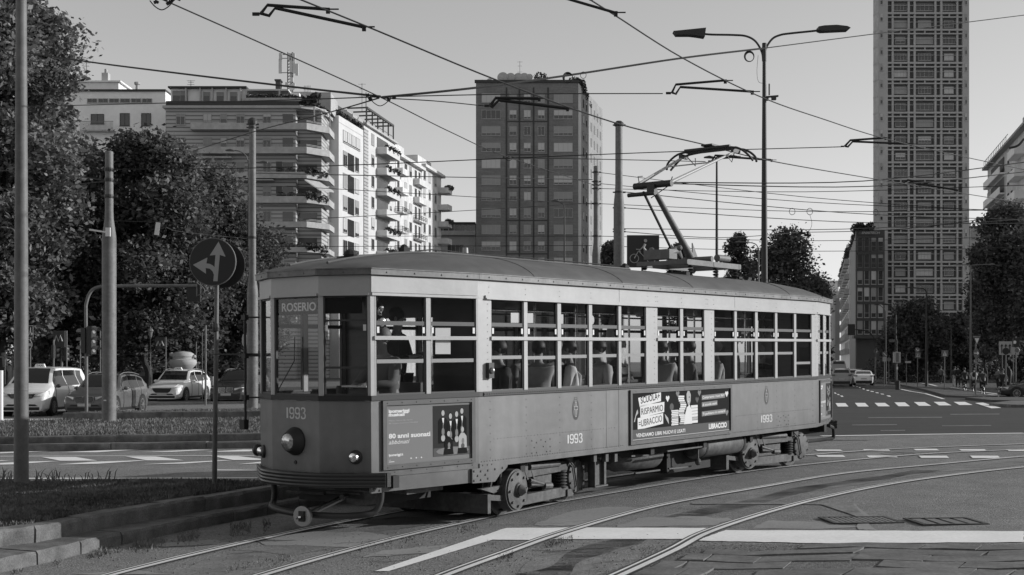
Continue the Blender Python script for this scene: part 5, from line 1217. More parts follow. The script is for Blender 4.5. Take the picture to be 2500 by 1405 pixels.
mb=MB(); mb.prism([(10.61,.0),(26.6,.0),(26.6,-5),(10.61,-5)],V(W,0,-3),EH,NH,(0,0,H+3)); mb.build('end_wall',mat('end_render',.27,.85,noise=[(.3,.12),(2,.1)]),tH)
for i in range(11):
    z=hy(340+104*i)
    for x in (4.6,7.6): win(tH,V(W,0,0),EH,NH,x,z,1.1,1.6,'n',None,frame=M['dframe'])
    for x in (13,16.5,20,23.5): MB().prism([(x,z),(x+1.3,z),(x+1.3,z+1.7),(x,z+1.7)],V(W,0,0),EH,V(0,0,1),NH*.06).build('slot_window',M['fglass'],tH)
for x,r_ in ((178+15,.55),(278,1.05),(328,.9),(377,.9),(415,.9),(448,.7)):
    p=V(hx(x),1.5,hy(168)+(-.7 if r_<.6 else 0)); mb=MB(); mb.lathe(p,[(.03,.28),(r_*.5,.2),(r_*.85,.06),(r_,0),(r_*.98,-.03)],18,(-.15,-1,.25)); mb.cyl(p+V(0,.2,0),p+V(0,.3,-1.2),.05,6); mb.build('satellite_dish',M['stone'],tH,smooth=True)
mb=MB(); mb.bb(hx(240),hx(460),1.2,2.2,H+.5,H+.9); mb.build('roof_plinth',M['stone'],tH)
antenna(tH,hx(388),2,H,4.6)
leafpart('roof_planting',tH,[((hx(520),1.5,hy(172)),(1.5,1.2,1.15)),((hx(740),1.5,hy(195)),(1.3,1.2,.9)),((hx(775),2.5,hy(200)),(1.2,1.2,.8)),((hx(800),5,hy(222)),(.8,2,1)),((hx(820),9,hy(245)),(.8,2.5,1)),((hx(845),13,hy(275)),(.8,2.5,1)),((hx(865),17,hy(320)),(.8,2,1)),((hx(880),22,hy(335)),(.5,2,.9)),((hx(145),1.5,hy(205)),(.6,.6,.5))],260,.16,71)
# --- I slender skyscraper
YI=248; kI=F/YI; ti=thing('skyscraper','very tall slender skyscraper with a concrete grid facade, cut off by the picture top','skyscraper',(P(2145,0,YI).x,YI,0))
ix=lambda px:(px-2145)/kI; iz=lambda py:HC+(HY-py)/kI; zx=lambda v:2130+v*.1566
topI=iz(-90)
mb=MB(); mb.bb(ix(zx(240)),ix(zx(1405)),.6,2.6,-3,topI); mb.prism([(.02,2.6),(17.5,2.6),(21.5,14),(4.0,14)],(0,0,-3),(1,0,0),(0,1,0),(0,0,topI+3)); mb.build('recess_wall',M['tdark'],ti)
for a,b in ((0,zx(240)),(zx(1405),2366)):
    a=2145 if a==0 else a; MB().bb(ix(a),ix(b),0,2.59,-3,topI).build('corner_tower',M['tgrid'],ti)
mb=MB(); mb.prism([(-.01,.02),(-.36,2.4),(.0,2.55)],(0,0.0,-3),(1,0,0),(0,1,0),(0,0,topI+3)); mb.build('side_wall',M['balc'],ti)
mb=MB()
cols=((305,335),(555,585),(648,678),(972,1002),(1063,1095),(1315,1343))
for a,b in cols: MB().bb(ix(zx(a)),ix(zx(b)),.12,.6,-3,topI).build('grid_column',M['tgrid'],ti)
X0,X1=ix(zx(240)),ix(zx(1405)); 
kk=-3
while True:
    y=32.4+40.5*kk
    if y>835: break
    z=iz(y); MB().bb(X0,X1,.0,.6,z-.18,z+.18).build('grid_beam',M['tgrid'],ti); z2=iz(y+9.4); mb=MB(); mb.bb(X0,X1,.06,.6,z2-.12,z2+.12)
    for c in (318,445,570,662,822,987,1078,1202,1328): mb.bb(ix(zx(c))-.11,ix(zx(c))+.11,.07,.5,z2+.12,z-.18)
    mb.bb(X0,X1,.35,.6,z2-.95,z2-.85); mb.build('spandrel',M['tgrid'],ti)
    for j,(a,b) in enumerate(((345,550),(690,960),(1105,1305))):
        x0,x1=ix(zx(a)),ix(zx(b)); s=R.random(); w0=(x1-x0)
        if s<.5: x0+=w0*.12; x1-=w0*.12
        win(ti,V(0,.58,0),E0,N0,x0,z+.32-3.24+2.78-2.62+.1,x1-x0,1.35,'n',R.choice([0,.0,.6,1,1]),frame=M['wframe'])
    for a in (118,1440):
        z3_=iz(y)+.45-1.15; win(ti,V(0,0,0),E0,N0,ix(zx(a)),z3_-.9,.55 if a<200 else .45,1.5,'n',.5,frame=M['balc'])
    kk+=1
for i in range(-2,21):
    z=iz(32.4+40.5*i)
    mb=MB(); mb.prism([(0,z),(2.3,z-.0),(2.3,z+.25),(0,z+.25)],(-.03,0.05,0),(-.155,.988,0),(0,0,1),(-.03,-.01,0)); mb.build('side_louvre',M['tgrid'],ti)
# --- N block right of the skyscraper
tN,W,H,k=front_building('apartment_building','ordinary block just right of the skyscraper, half hidden by the tall tree',2367,2412,556,258,12,M['tgrid'])
for i in range(7):
    for x in (.4,2.3): win(tN,V(0,0,0),E0,N0,x,H-3.3*(i+1)+.8,1.5,1.9,'n',None)
MB().bb(-.2,W,-.3,12,H,H+.3).build('roof_slab',M['roofd'],tN)
mb=MB(); mb.lathe((-.3,-.4,H+.6),[(.45,0),(.4,-.12),(.1,-.2)],16,(-.3,-1,.2)); mb.build('satellite_dish',M['wwhite'],tN)
# --- J office block with lettering, K balconied row behind
YJ=235; kJ=F/YJ; tJ,W,H,k=front_building('office_building','dark office block with four bays of tall windows and a lettered sign band on top',2090,2160,563.5,YJ,.6,M['office'],zb=-3)
jx=lambda v:(2020+v*.2135-2090)/kJ; jz=lambda v:HC+(HY-(540+v*.2135))/kJ
for i in range(6):
    for x0,x1 in ((343,400),(420,478),(500,557),(578,637)): win(tJ,V(0,0,0),E0,N0,jx(x0),jz(345+190*i),jx(x1)-jx(x0),jz(185)-jz(345),'o',R.choice([.0,.67,.67,.3]),frame=M['stone'] if i>1 else M['sign_grey'])
for i in range(7): MB().bb(.2,W-.1,-.15,0,jz(367+190*i-190)-.25,jz(367+190*i-190)+.2).build('floor_band',M['dframe'],tJ)
sg=MB().bb(jx(350),jx(600),-.3,-.02,jz(160),jz(112)).build('sign_band',M['dframe'],tJ)
mb=MB(); put_text(mb,'SNAITECH',V(jx(385),-.32,jz(150)),V(1,0,0),V(0,0,1),.42,jx(597)-jx(385),.02,.25); mb.build('lettering',M['stone'],sg)
mb=MB(); mb.bb(-.8,W,-1.5,0,jz(1345),jz(1310)); mb.build('canopy',M['office'],tJ)
aj=math.atan2(1990-1250,3100); EJ=V(math.sin(aj),math.cos(aj),0); NJ=V(-math.cos(aj),math.sin(aj),0)
leafpart('roof_planting',tJ,[((jx(x),1.2,jz(y)),(1.0,.8,.9)) for x,y in ((340,75),(370,60),(400,65),(440,95),(480,80),(510,60))]+[(EJ*q-NJ*.5+V(0,0,H+.3),(.9,1.5,1.2)) for q in (3,8,13,18,23,28)],130,.2,81)
mb=MB(); mb.prism([(.6,0),(43,0),(43,-5),(1.7,-5)],V(0,0,-3),EJ,NJ,(0,0,H+2.6)); mb.build('side_wall',M['office'],tJ)
oK=V(P(2090,0,YJ).x,YJ,0)+EJ*43.1; tK=thing('apartment_building','long pale apartment row with many small balconies receding behind the dark office block','building',oK)
mb=MB(); mb.prism([(0,0),(100,0),(100,-12),(0,-12)],V(0,0,-4),EJ,NJ,(0,0,H+4)); mb.build('wall',M['wpale'],tK)
for c in range(8):
    for i in range(7):
        x=3+c*12; z=H-2.8-3.3*i; mb=MB(); mb.prism([(x,0),(x+4.5,0),(x+4.5,1.1),(x,1.1)],V(0,0,z),EJ,NJ,(0,0,1.2)); mb.build('balcony',M['balc'],tK)
        if c<4: MB().prism([(x+.4,z+1.25),(x+4,z+1.25),(x+4,z+2.9),(x+.4,z+2.9)],NJ*.02,EJ,V(0,0,1),NJ*.05).build('window_opening',M['tdark'],tK)
leafpart('roof_planting',tK,[(EJ*q-NJ*.3+V(0,0,H+.5),(1.0,2.2,1.6)) for q in range(2,100,5)],90,.3,82)
# --- L far end of the street
tL,W,H,k=front_building('distant_building','hazy grey building closing the far end of the street beside the tram roof',1985,2050,712,470,14,M['stone'])
mb=MB(); mb.bb(4,9.4,-.5,4,H,H+4)
for i in range(12): mb.bb(4+i*.45,4.2+i*.45,-.8,-.5,H,H+4)
mb.build('ribbed_plant_room',M['wpale'],tL)
MB().bb(-.6,W+.6,-.8,0,H-1.6,H-1.0).build('cornice',M['balc'],tL)
for i in range(5):
    for x in (1.5,4.6,7.7): win(tL,V(0,0,0),E0,N0,x,H-4.6-3.2*i,1.5,1.9,'n',0)
tL2,W,H,k=front_building('distant_building','narrow dark building edge standing between the tram and the balconied row',2034,2050,728,330,2,M['tgrid'])
MB().bb(-.2,.5,-.2,0,-3,H-.4).build('downpipe_strip',M['wwhite'],tL2)
# --- M right-hand block
OM=V(79.5,208,0); EM=EJ; NM=NJ; tM=thing('apartment_building','angled apartment block above the trees at the right edge, with a railed roof terrace','building',OM)
HM=34.9
mb=MB(); mb.prism([(-62,0),(12,0),(12,-14),(-62,-14)],V(0,0,-3),EM,NM,(0,0,HM+3)); mb.build('wall',M['wcream'],tM)
MB().prism([(-9,-3),(12.02,-3),(12.02,HM-4),(-9,HM-4)],NM*.02,EM,V(0,0,1),NM*.05).build('side_bay',M['tgrid'],tM)
mb=MB(); mb.prism([(-62,.9),(12.3,.9),(12.3,-1),(-62,-1)],V(0,0,HM),EM,NM,(0,0,.35)); mb.prism([(-62,-1.5),(-16,-1.5),(-16,-12),(-62,-12)],V(0,0,HM+.35),EM,NM,(0,0,3.4)); mb.prism([(-62,-2),(-24,-2),(-24,-12),(-62,-12)],V(0,0,HM+3.75),EM,NM,(0,0,2)); mb.build('roof_storey',M['tgrid'],tM)
mb=MB()
for q in range(14): p=EM*(12-q*2)+NM*.6+V(0,0,HM+.35); mb.bar(p,p+V(0,0,1.1),.06)
mb.bar(EM*12+NM*.6+V(0,0,HM+1.45),EM*-16+NM*.6+V(0,0,HM+1.45),.07); mb.build('terrace_railing',M['railing'],tM)
for i in range(10):
    z=HM-3.2*(i+1)
    MB().prism([(-8,z+.1),(7,z+.1),(7,z+2.5),(-8,z+2.5)],NM*.07,EM,V(0,0,1),NM*.03).build('loggia_glazing',M['tdark'],tM)
    mb=MB(); mb.prism([(-8.5,0),(11,0),(11,.8),(-8.5,.8)],V(0,0,z-.3),EM,NM,(0,0,.25)); mb.bar(EM*-8.5+NM*.8+V(0,0,z+.3),EM*11+NM*.8+V(0,0,z+.3),.12,1.1); mb.build('balcony',M['wpale'],tM)
    for x in (-13,-16.5,-30,-33.5,-45,-50): win(tM,V(0,0,0),EM,NM,x,z+.7,1.3,1.8,'n',0,frame=M['dframe'])
    mb=MB(); mb.prism([(-28,0),(-21,0),(-21,1.4),(-28,1.4)],V(0,0,z-.2),EM,NM,(0,0,1.2)); mb.build('balcony',M['wpale'],tM)
# --- low unseen row added right of the square to block bright window reflections
tR=thing('office_building','long four-storey block added out of view on the right, hiding bright sky from tram windows','building',(82,118,0))
MB().prism([(0,0),(0,-185),(14,-185),(14,0)],(0,0,-1),(1,0,0),(0,1,0),(0,0,14.5)).build('wall',M['tgrid'],tR)
for i in range(4):
    for c in range(24): win(tR,V(0,0,0),V(0,-1,0),V(-1,0,0),2+c*4.3,1.2+i*3.3,2.0,2.0,'n',R.choice([0,.5,0]))
MB().prism([(-.5,.3),(-.5,-185.3),(14,-185.3),(14,.3)],(0,0,13.5),(1,0,0),(0,1,0),(0,0,.4)).build('roof_edge',M['roofd'],tR)
# --- unseen block added behind the viewer to cut sky light on the tram front
tZ=thing('apartment_building','long dark apartment block added unseen behind the viewer, cutting sky light on the tram','building',(-75,-34,0))
MB().bb(0,110,-14,0,-1,17).build('wall',M['brick'],tZ)
for i in range(3):
    for c in range(14): 
        if (i*14+c)<84: win(tZ,V(110,0,0),V(-1,0,0),V(0,1,0),4+c*7.4,3+i*4.6,2.2,2.2,'n',0)
# ================= trees =================
import numpy as np
def leafmat(name,v,tr=.35):
    m=bpy.data.materials.new(name); m.use_nodes=True; n=m.node_tree; p=n.nodes['Principled BSDF']; p.inputs['Roughness'].default_value=.55; p.inputs['Specular IOR Level'].default_value=.35
    g_=n.nodes.new('ShaderNodeNewGeometry'); nz=n.nodes.new('ShaderNodeTexNoise'); nz.inputs['Scale'].default_value=.45; nz.inputs['Detail'].default_value=4; tc=n.nodes.new('ShaderNodeTexCoord'); n.links.new(tc.outputs['Object'],nz.inputs['Vector'])
    a=n.nodes.new('ShaderNodeMath'); a.operation='MULTIPLY_ADD'; a.inputs[1].default_value=v*1.5; a.inputs[2].default_value=v*.35; n.links.new(g_.outputs['Random Per Island'],a.inputs[0])
    mr=n.nodes.new('ShaderNodeMapRange'); mr.inputs[1].default_value=.3;mr.inputs[2].default_value=.7;mr.inputs[3].default_value=.55;mr.inputs[4].default_value=1.4; n.links.new(nz.outputs['Fac'],mr.inputs[0])
    b=n.nodes.new('ShaderNodeMath'); b.operation='MULTIPLY'; n.links.new(a.outputs[0],b.inputs[0]); n.links.new(mr.outputs[0],b.inputs[1]); n.links.new(b.outputs[0],p.inputs['Base Color'])
    o=n.nodes['Material Output']; t=n.nodes.new('ShaderNodeBsdfTranslucent'); n.links.new(b.outputs[0],t.inputs[0]); mx=n.nodes.new('ShaderNodeMixShader'); mx.inputs[0].default_value=tr; n.links.new(p.outputs[0],mx.inputs[1]); n.links.new(t.outputs[0],mx.inputs[2]); n.links.new(mx.outputs[0],o.inputs[0]); return m
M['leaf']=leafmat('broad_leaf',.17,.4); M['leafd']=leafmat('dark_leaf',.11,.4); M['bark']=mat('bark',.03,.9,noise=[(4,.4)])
def tree(label,px,Y,top,rpx,name='tree',n=16000,sz=.17,seed=1,m='leaf',zc=3.2,group=None,nb=26,gap=.0,shape='round'):
    rg=np.random.RandomState(seed); rr=random.Random(seed); k=F/Y; x=(px-HX)/k; z0=g(x,Y); H=HC+(HY-top)/k-z0; Rr=rpx/k
    n=int(n*1.4); t=thing(name,label,'tree',(x,Y,z0),0,group); cz=(H+zc)/2; hh=(H-zc)/2
    # clump centres spread through the crown
    cl=[]
    for i in range(nb):
        u=rr.uniform(-1,1); an=rr.uniform(0,6.283); q=rr.uniform(.25,1)**.6
        prof=math.sqrt(max(0,1-u*u)) if shape=='round' else (1-abs(u+.35)/1.35)*1.1
        prof=max(.18,prof)
        cl.append((V(math.cos(an)*Rr*prof*q*.82,math.sin(an)*Rr*prof*q*.82,cz+u*hh*.86),Rr*rr.uniform(.24,.42)*(1.25 if nb<22 else 1)))
    cl.append((V(.1*Rr,0,H-Rr*.34),Rr*.32))
    for j in range(6):
        for sg_ in (-1,1): cl.append((V(sg_*Rr*rr.uniform(.1,.22+.09*j),rr.uniform(-.3,.3)*Rr,H-Rr*(.55+.5*j)),Rr*rr.uniform(.3,.42)))
    trk=MB(); trk.tube(catmull([V(0,0,-.3),V(.05*Rr,0,zc*.6),V(-.04*Rr,.05,zc*1.1),V(0,0,cz),V(0,0,H*.86)],3),[max(.03,(.018*H)*(1-i/13)) for i in range(13)],9)
    for c,r_ in cl[:14]:
        zb=min(c.z*.75,zc+R.random()*hh); trk.tube([V(0,0,zb),V(c.x*.5,c.y*.5,(zb+c.z)/2+.1*hh),c],[.008*H,.005*H,.02],5)
    trk.build('trunk',M['bark'],t,smooth=True)
    cs=np.array([list(c) for c,_ in cl]); rs_=np.array([r_ for _,r_ in cl]); w_=rs_**2; idx=rg.choice(len(cl),n,p=w_/w_.sum())
    d=rg.normal(size=(n,3)); d/=np.linalg.norm(d,axis=1)[:,None]; rad_=rg.uniform(.2,1.0,n)**.5*(1+.27*np.abs(rg.normal(size=n))); pos=cs[idx]+d*(rs_[idx]*rad_)[:,None]*np.array([1,1,.8])
    a=rg.normal(size=(n,3))+d*.0; a[:,2]*=.6; a/=np.linalg.norm(a,axis=1)[:,None]; b=np.cross(a,rg.normal(size=(n,3))); b/=np.linalg.norm(b,axis=1)[:,None]; s=(sz*rg.choice([.42,.6,.8,1.1],n)*rg.uniform(.8,1.2,n))[:,None]
    vs=np.stack([pos-a*s,pos-b*s*.55,pos+a*s,pos+b*s*.55],1).reshape(-1,3)
    me=bpy.data.meshes.new('crown'); me.vertices.add(4*n); me.vertices.foreach_set('co',vs.ravel().astype(np.float32)); me.loops.add(4*n); me.loops.foreach_set('vertex_index',np.arange(4*n,dtype=np.int32)); me.polygons.add(n); me.polygons.foreach_set('loop_start',np.arange(0,4*n,4,dtype=np.int32)); me.polygons.foreach_set('loop_total',np.full(n,4,dtype=np.int32)); me.update(calc_edges=True); me.materials.append(M[m])
    o=bpy.data.objects.new('crown',me); C.objects.link(o); o.parent=t; return t
GL='park trees behind the waiting cars'; 
tree('tallest plane tree at the left edge, its crown cut by the top of the picture',10,66,-60,205,'plane_tree',80000,.19,1,'leaf',2.5,GL,80)
tree('tree filling the crown gap behind the thick lamp post, lower than the tallest one',75,78,150,135,'plane_tree',30000,.2,33,'leaf',3,GL,44)
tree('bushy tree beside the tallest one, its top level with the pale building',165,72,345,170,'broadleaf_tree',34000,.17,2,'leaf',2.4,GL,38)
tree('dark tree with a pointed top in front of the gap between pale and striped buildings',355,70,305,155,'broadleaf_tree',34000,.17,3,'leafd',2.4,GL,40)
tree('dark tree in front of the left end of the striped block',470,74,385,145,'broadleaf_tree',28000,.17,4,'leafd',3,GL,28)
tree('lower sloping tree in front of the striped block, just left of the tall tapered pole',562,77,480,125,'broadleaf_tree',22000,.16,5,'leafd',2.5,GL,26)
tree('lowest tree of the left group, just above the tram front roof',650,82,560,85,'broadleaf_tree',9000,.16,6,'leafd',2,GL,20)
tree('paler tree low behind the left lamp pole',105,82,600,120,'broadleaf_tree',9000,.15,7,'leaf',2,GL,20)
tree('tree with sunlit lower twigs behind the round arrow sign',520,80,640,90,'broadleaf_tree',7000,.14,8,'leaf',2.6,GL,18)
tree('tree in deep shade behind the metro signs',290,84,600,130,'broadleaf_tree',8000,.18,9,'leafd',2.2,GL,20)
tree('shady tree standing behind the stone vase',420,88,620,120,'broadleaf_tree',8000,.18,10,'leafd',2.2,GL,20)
tree('park tree just outside the left edge of the picture, beyond the lamp post',-190,68,150,150,'broadleaf_tree',12000,.2,41,'leaf',3,GL,30)
tree('park tree far outside the left edge of the picture, behind the islands',-420,74,230,160,'broadleaf_tree',10000,.22,42,'leafd',3,GL,26)
GC='trees beyond the tram roof'
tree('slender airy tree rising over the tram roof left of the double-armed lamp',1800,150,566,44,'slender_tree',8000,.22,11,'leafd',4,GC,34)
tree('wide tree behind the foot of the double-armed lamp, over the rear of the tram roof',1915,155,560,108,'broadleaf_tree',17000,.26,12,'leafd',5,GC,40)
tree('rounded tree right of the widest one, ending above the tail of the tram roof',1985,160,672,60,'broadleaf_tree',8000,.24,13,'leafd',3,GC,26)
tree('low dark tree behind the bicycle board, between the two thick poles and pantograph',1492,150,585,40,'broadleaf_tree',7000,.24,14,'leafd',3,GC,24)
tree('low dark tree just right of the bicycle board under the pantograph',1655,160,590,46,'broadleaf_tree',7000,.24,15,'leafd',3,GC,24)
GR='street trees on the right'
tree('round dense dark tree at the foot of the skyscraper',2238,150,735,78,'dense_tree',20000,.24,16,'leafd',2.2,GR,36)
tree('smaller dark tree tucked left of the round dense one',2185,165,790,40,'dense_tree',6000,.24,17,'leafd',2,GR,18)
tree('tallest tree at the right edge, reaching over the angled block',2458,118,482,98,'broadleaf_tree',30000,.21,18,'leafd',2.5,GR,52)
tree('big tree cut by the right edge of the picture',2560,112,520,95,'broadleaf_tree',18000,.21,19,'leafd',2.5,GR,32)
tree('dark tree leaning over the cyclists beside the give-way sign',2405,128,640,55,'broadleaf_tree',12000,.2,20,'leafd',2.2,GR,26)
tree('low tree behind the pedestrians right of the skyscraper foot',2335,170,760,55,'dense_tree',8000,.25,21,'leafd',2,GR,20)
tree('tree filling the gap under the right edge canopy behind the lane arrow board',2490,145,720,75,'dense_tree',12000,.22,22,'leafd',1.8,GR,24)
# park hedge behind the cars
def hedge(label,px0,px1,Y,h,seed):
    a=G(px0,900);x0=(px0-HX)/F*Y;x1=(px1-HX)/F*Y; rr=random.Random(seed); o=V(x0,Y,g(x0,Y)); t=thing('hedge',label,'hedge',o); mb=MB()
    x=0
    while x<x1-x0: bush(mb,(x,rr.uniform(-.4,.4),h*.5),(1.2,.8,h*rr.uniform(.45,.65)),300,.11,rr); x+=1.0
    mb.build('foliage',M['leafd'],t,fix=False)
hedge('long low dark hedge in the park behind the waiting cars',-80,660,92,2.6,5)
hedge('dark hedge behind the pedestrians on the right pavement',2130,2560,178,3.0,6)
# ================= vehicles =================
M['carwhite']=mat('white_car_paint',.85,.25,coat=.6); M['cargrey']=mat('grey_car_paint',.12,.3,coat=.7); M['cardark']=mat('dark_car_paint',.045,.25,coat=.7); M['carsilver']=mat('silver_car_paint',.32,.3,coat=.6)
M['cglass']=mat('car_glass',.012,.06,spec=.9); M['tyre']=M['rubber']; M['trim']=mat('black_trim',.015,.5); M['lamp']=mat('headlamp_glass',.6,.12,metal=.4); M['tail']=mat('tail_lamp',.10,.2); M['plate']=mat('number_plate',.5,.5); M['rim']=mat('alloy_rim',.42,.35,metal=.6)
# profiles: x from front (0) to rear (1): (x, hood/roof z, belt z, half width factor)
PROF={
'suv':dict(L=4.6,W=1.86,H=1.66,st=[(0,.60,.58,.80),(.02,.78,.70,.90),(.07,.88,.80,.97),(.20,.99,.93,1),(.28,1.04,.98,1),(.30,1.08,.99,1),(.37,1.38,1.0,1),(.43,1.60,1.01,1),(.55,1.66,1.02,1),(.75,1.63,1.05,1),(.88,1.52,1.08,.98),(.955,1.22,1.10,.95),(.985,1.05,1.02,.91),(1,.80,.78,.86)],gl=(.31,.90),fw=.19,rw=.80,wr=.36),
'van':dict(L=5.1,W=1.93,H=1.91,st=[(0,.66,.64,.84),(.02,.92,.82,.93),(.06,1.08,.95,.98),(.13,1.20,1.05,1),(.17,1.27,1.08,1),(.25,1.66,1.10,1),(.31,1.88,1.11,1),(.45,1.91,1.12,1),(.75,1.90,1.13,1),(.95,1.86,1.14,.98),(.985,1.60,1.14,.97),(.995,1.2,1.13,.95),(1,.8,.78,.93)],gl=(.17,.93),fw=.165,rw=.80,wr=.345),
'hatch':dict(L=4.7,W=1.85,H=1.45,st=[(0,.55,.53,.80),(.03,.70,.64,.91),(.10,.80,.76,.98),(.24,.92,.88,1),(.28,.97,.92,1),(.38,1.28,.93,1),(.46,1.42,.94,1),(.58,1.45,.95,1),(.72,1.38,.97,1),(.86,1.14,.99,.98),(.95,1.04,1.0,.94),(.985,.96,.92,.91),(1,.72,.70,.86)],gl=(.29,.86),fw=.19,rw=.81,wr=.34)}
def car(name,label,cat,loc,rz,kind,paint,group=None,front=True,extra=None,sx=1,grille='slats'):
    p=PROF[kind]; t=thing(name,label,cat,loc,rz,group); L=p['L']*sx;W=p['W']/2;ST=p['st']
    # local frame: +y is forward (front at +L/2), x lateral
    def sec(x):
        for a,b in zip(ST[:-1],ST[1:]):
            if a[0]<=x<=b[0]:
                q=(x-a[0])/(b[0]-a[0]); return [a[i]+(b[i]-a[i])*q for i in (1,2,3)]
        return ST[-1][1:]
    xs_=sorted(set([s[0] for s in ST]+[i/40 for i in range(41)])); rings=[]
    def pt(x,k,side):                          # side point of the section k 0..8
        zt,zb,wf=sec(x); w_=W*wf; cab=max(0,zt-zb-.12); tw=w_*(1-.0) if cab<=0 else w_-min(.26,cab*.36)
        pr=[(0,.20),(w_*.86,.20),(w_*.97,.30),(w_,.50),(w_*.995,zb-.10),(w_*.955,zb),(tw*.97,zb+(zt-zb)*.55) if cab>0 else (w_*.90,zb+(zt-zb)*.5),(tw*.92,zt-.05) if cab>0 else (w_*.72,zt-.01),(tw*.72,zt),(0,zt+.012)]
        a=pr[k]; return V(side*a[0],L/2-x*L,a[1])
    for x in xs_:
        rings.append([pt(x,k,1) for k in range(10)]+[pt(x,k,-1) for k in range(8,0,-1)])
    mb=MB(); mb.rings(rings); body=mb.build('body',paint,t,smooth=35)
    g0,g1=p['gl']
    for sd in (1,-1):                          # side glass
        cuts=[g0+.035,(g0+g1)/2-.06,(g0+g1)/2-.045,g1-.15,g1-.135,g1-.02]
        for a,b in ((cuts[0],cuts[1]),(cuts[2],cuts[3]),(cuts[4],cuts[5])):
            mb=MB(); n=8; A_=[];B_=[]
            for i in range(n+1):
                x=a+(b-a)*i/n; lo=pt(x,5,sd);mi=pt(x,6,sd);hi=pt(x,7,sd); off=V(sd*.006,0,.0)
                A_.append(lo.lerp(mi,.08)+off); B_.append(mi.lerp(hi,.75)+off)
            M_=[]; 
            for i in range(n+1): x=a+(b-a)*i/n; M_.append(pt(x,6,sd)+V(sd*.006,0,0))
            if min((B_[i]-A_[i]).z for i in range(n+1))<-.5: continue
            mb.add(A_+M_+B_,[(i,i+1,n+2+i,n+1+i) for i in range(n)]+[(n+1+i,n+2+i,2*n+3+i,2*n+2+i) for i in range(n)]); mb.build('side_window',M['cglass'],t,fix=False)
    def screen(x0,x1,nm):
        mb=MB(); rows=[]
        for i in range(5):
            x=x0+(x1-x0)*i/4; zt,zb,wf=sec(x); r_=[pt(x,8,-1).lerp(pt(x,7,-1),.3),pt(x,8,-1),pt(x,9,1),pt(x,8,1),pt(x,8,1).lerp(pt(x,7,1),.3)]; rows.append([q+V(0,(.012 if nm=='windscreen' else -.012),.012) for q in r_])
        for i in range(4): mb.add(rows[i]+rows[i+1],[(j,j+1,6+j,5+j) for j in range(4)])
        mb.build(nm,M['cglass'],t,fix=False)
    i0=[s for s in ST]; 
    screen(g0+.0,{'suv':.42,'van':.30,'hatch':.45}[kind],'windscreen'); screen({'suv':.885,'van':.955,'hatch':.74}[kind],{'suv':.95,'van':.984,'hatch':.87}[kind],'rear_window')
    wr=p['wr']
    for fx in (p['fw'],p['rw']):
        for sd in (1,-1):
            y=L/2-fx*L; mb=MB(); mb.lathe((sd*(W-.20),y,wr+.02),[(wr*1.17,0),(wr*1.17,.205)],26,(sd,0,0)); mb.build('wheel_arch',M['trim'],t)
            mb=MB(); mb.lathe((sd*(W-.21),y,wr),[(wr*.93,0),(wr,.03),(wr,.2),(wr*.95,.225),(wr*.70,.23),(wr*.68,.20)],28,(sd,0,0)); wh=mb.build('wheel',M['tyre'],t,smooth=35)
            mb=MB(); mb.lathe((sd*(W-.01),y,wr),[(wr*.68,0),(wr*.68,.022),(wr*.6,.022),(wr*.6,-.01)],24,(sd,0,0))
            mb.lathe((sd*(W-.01),y,wr),[(wr*.16,0),(wr*.13,.03)],12,(sd,0,0))
            for k in range(10): a=k*.6283; mb.bar((sd*(W+.005),y,wr),(sd*(W+.008),y+math.cos(a)*wr*.62,wr+math.sin(a)*wr*.62),.035,.02)
            mb.build('rim',M['rim'],wh,smooth=30)
    for sd in (1,-1):                          # door seams
        for x in (g0+.045,(g0+g1)/2-.05,(g0+g1)/2+.17):
            mb=MB(); mb.tube([pt(x,k_,sd)+V(sd*.004,0,0) for k_ in (2,3,4,5)],.011,4); mb.build('door_seam',M['trim'],t)
    # front end
    yf=L/2
    zf=ST[1][1]
    mb=MB(); 
    if grille=='kidney':
        for c in (-.20,.20): mb.prism([(c-.17,zf-.15),(c-.13,zf-.24),(c+.13,zf-.24),(c+.17,zf-.15),(c+.15,zf+.0),(c-.15,zf+.0)],(0,yf-.01,0),(1,0,0),(0,0,1),(0,.03,0))
    elif grille=='hex': mb.prism([(-.5,zf-.04),(-.42,zf-.2),(-.3,zf-.28),(.3,zf-.28),(.42,zf-.2),(.5,zf-.04)],(0,yf-.03,0),(1,0,0),(0,0,1),(0,.05,0))
    else: mb.prism([(-.55,zf-.05),(-.4,zf-.22),(.4,zf-.22),(.55,zf-.05)],(0,yf-.03,0),(1,0,0),(0,0,1),(0,.05,0))
    gr=mb.build('grille',M['trim'],t)
    mb=MB()
    if grille=='kidney':
        for c in (-.20,.20):
            for i in range(7): mb.bb(c-.125+i*.042,c-.113+i*.042,yf+.018,yf+.028,zf-.22,zf-.02)
            mb.tube([V(c-.17,yf+.02,zf-.15),V(c-.13,yf+.02,zf-.24),V(c+.13,yf+.02,zf-.24),V(c+.17,yf+.02,zf-.15),V(c+.15,yf+.02,zf),V(c-.15,yf+.02,zf),V(c-.17,yf+.02,zf-.15)],.012,5)
    elif grille=='slats':
        for i in range(3): mb.bb(-.42,.42,yf+.018,yf+.03,zf-.10-.05*i,zf-.085-.05*i)
        mb.lathe((0,yf+.02,zf-.13),[(.09,0),(.09,.01)],16,(0,1,0))
    if mb.f: mb.build('grille_bars',M['chrome'],gr)
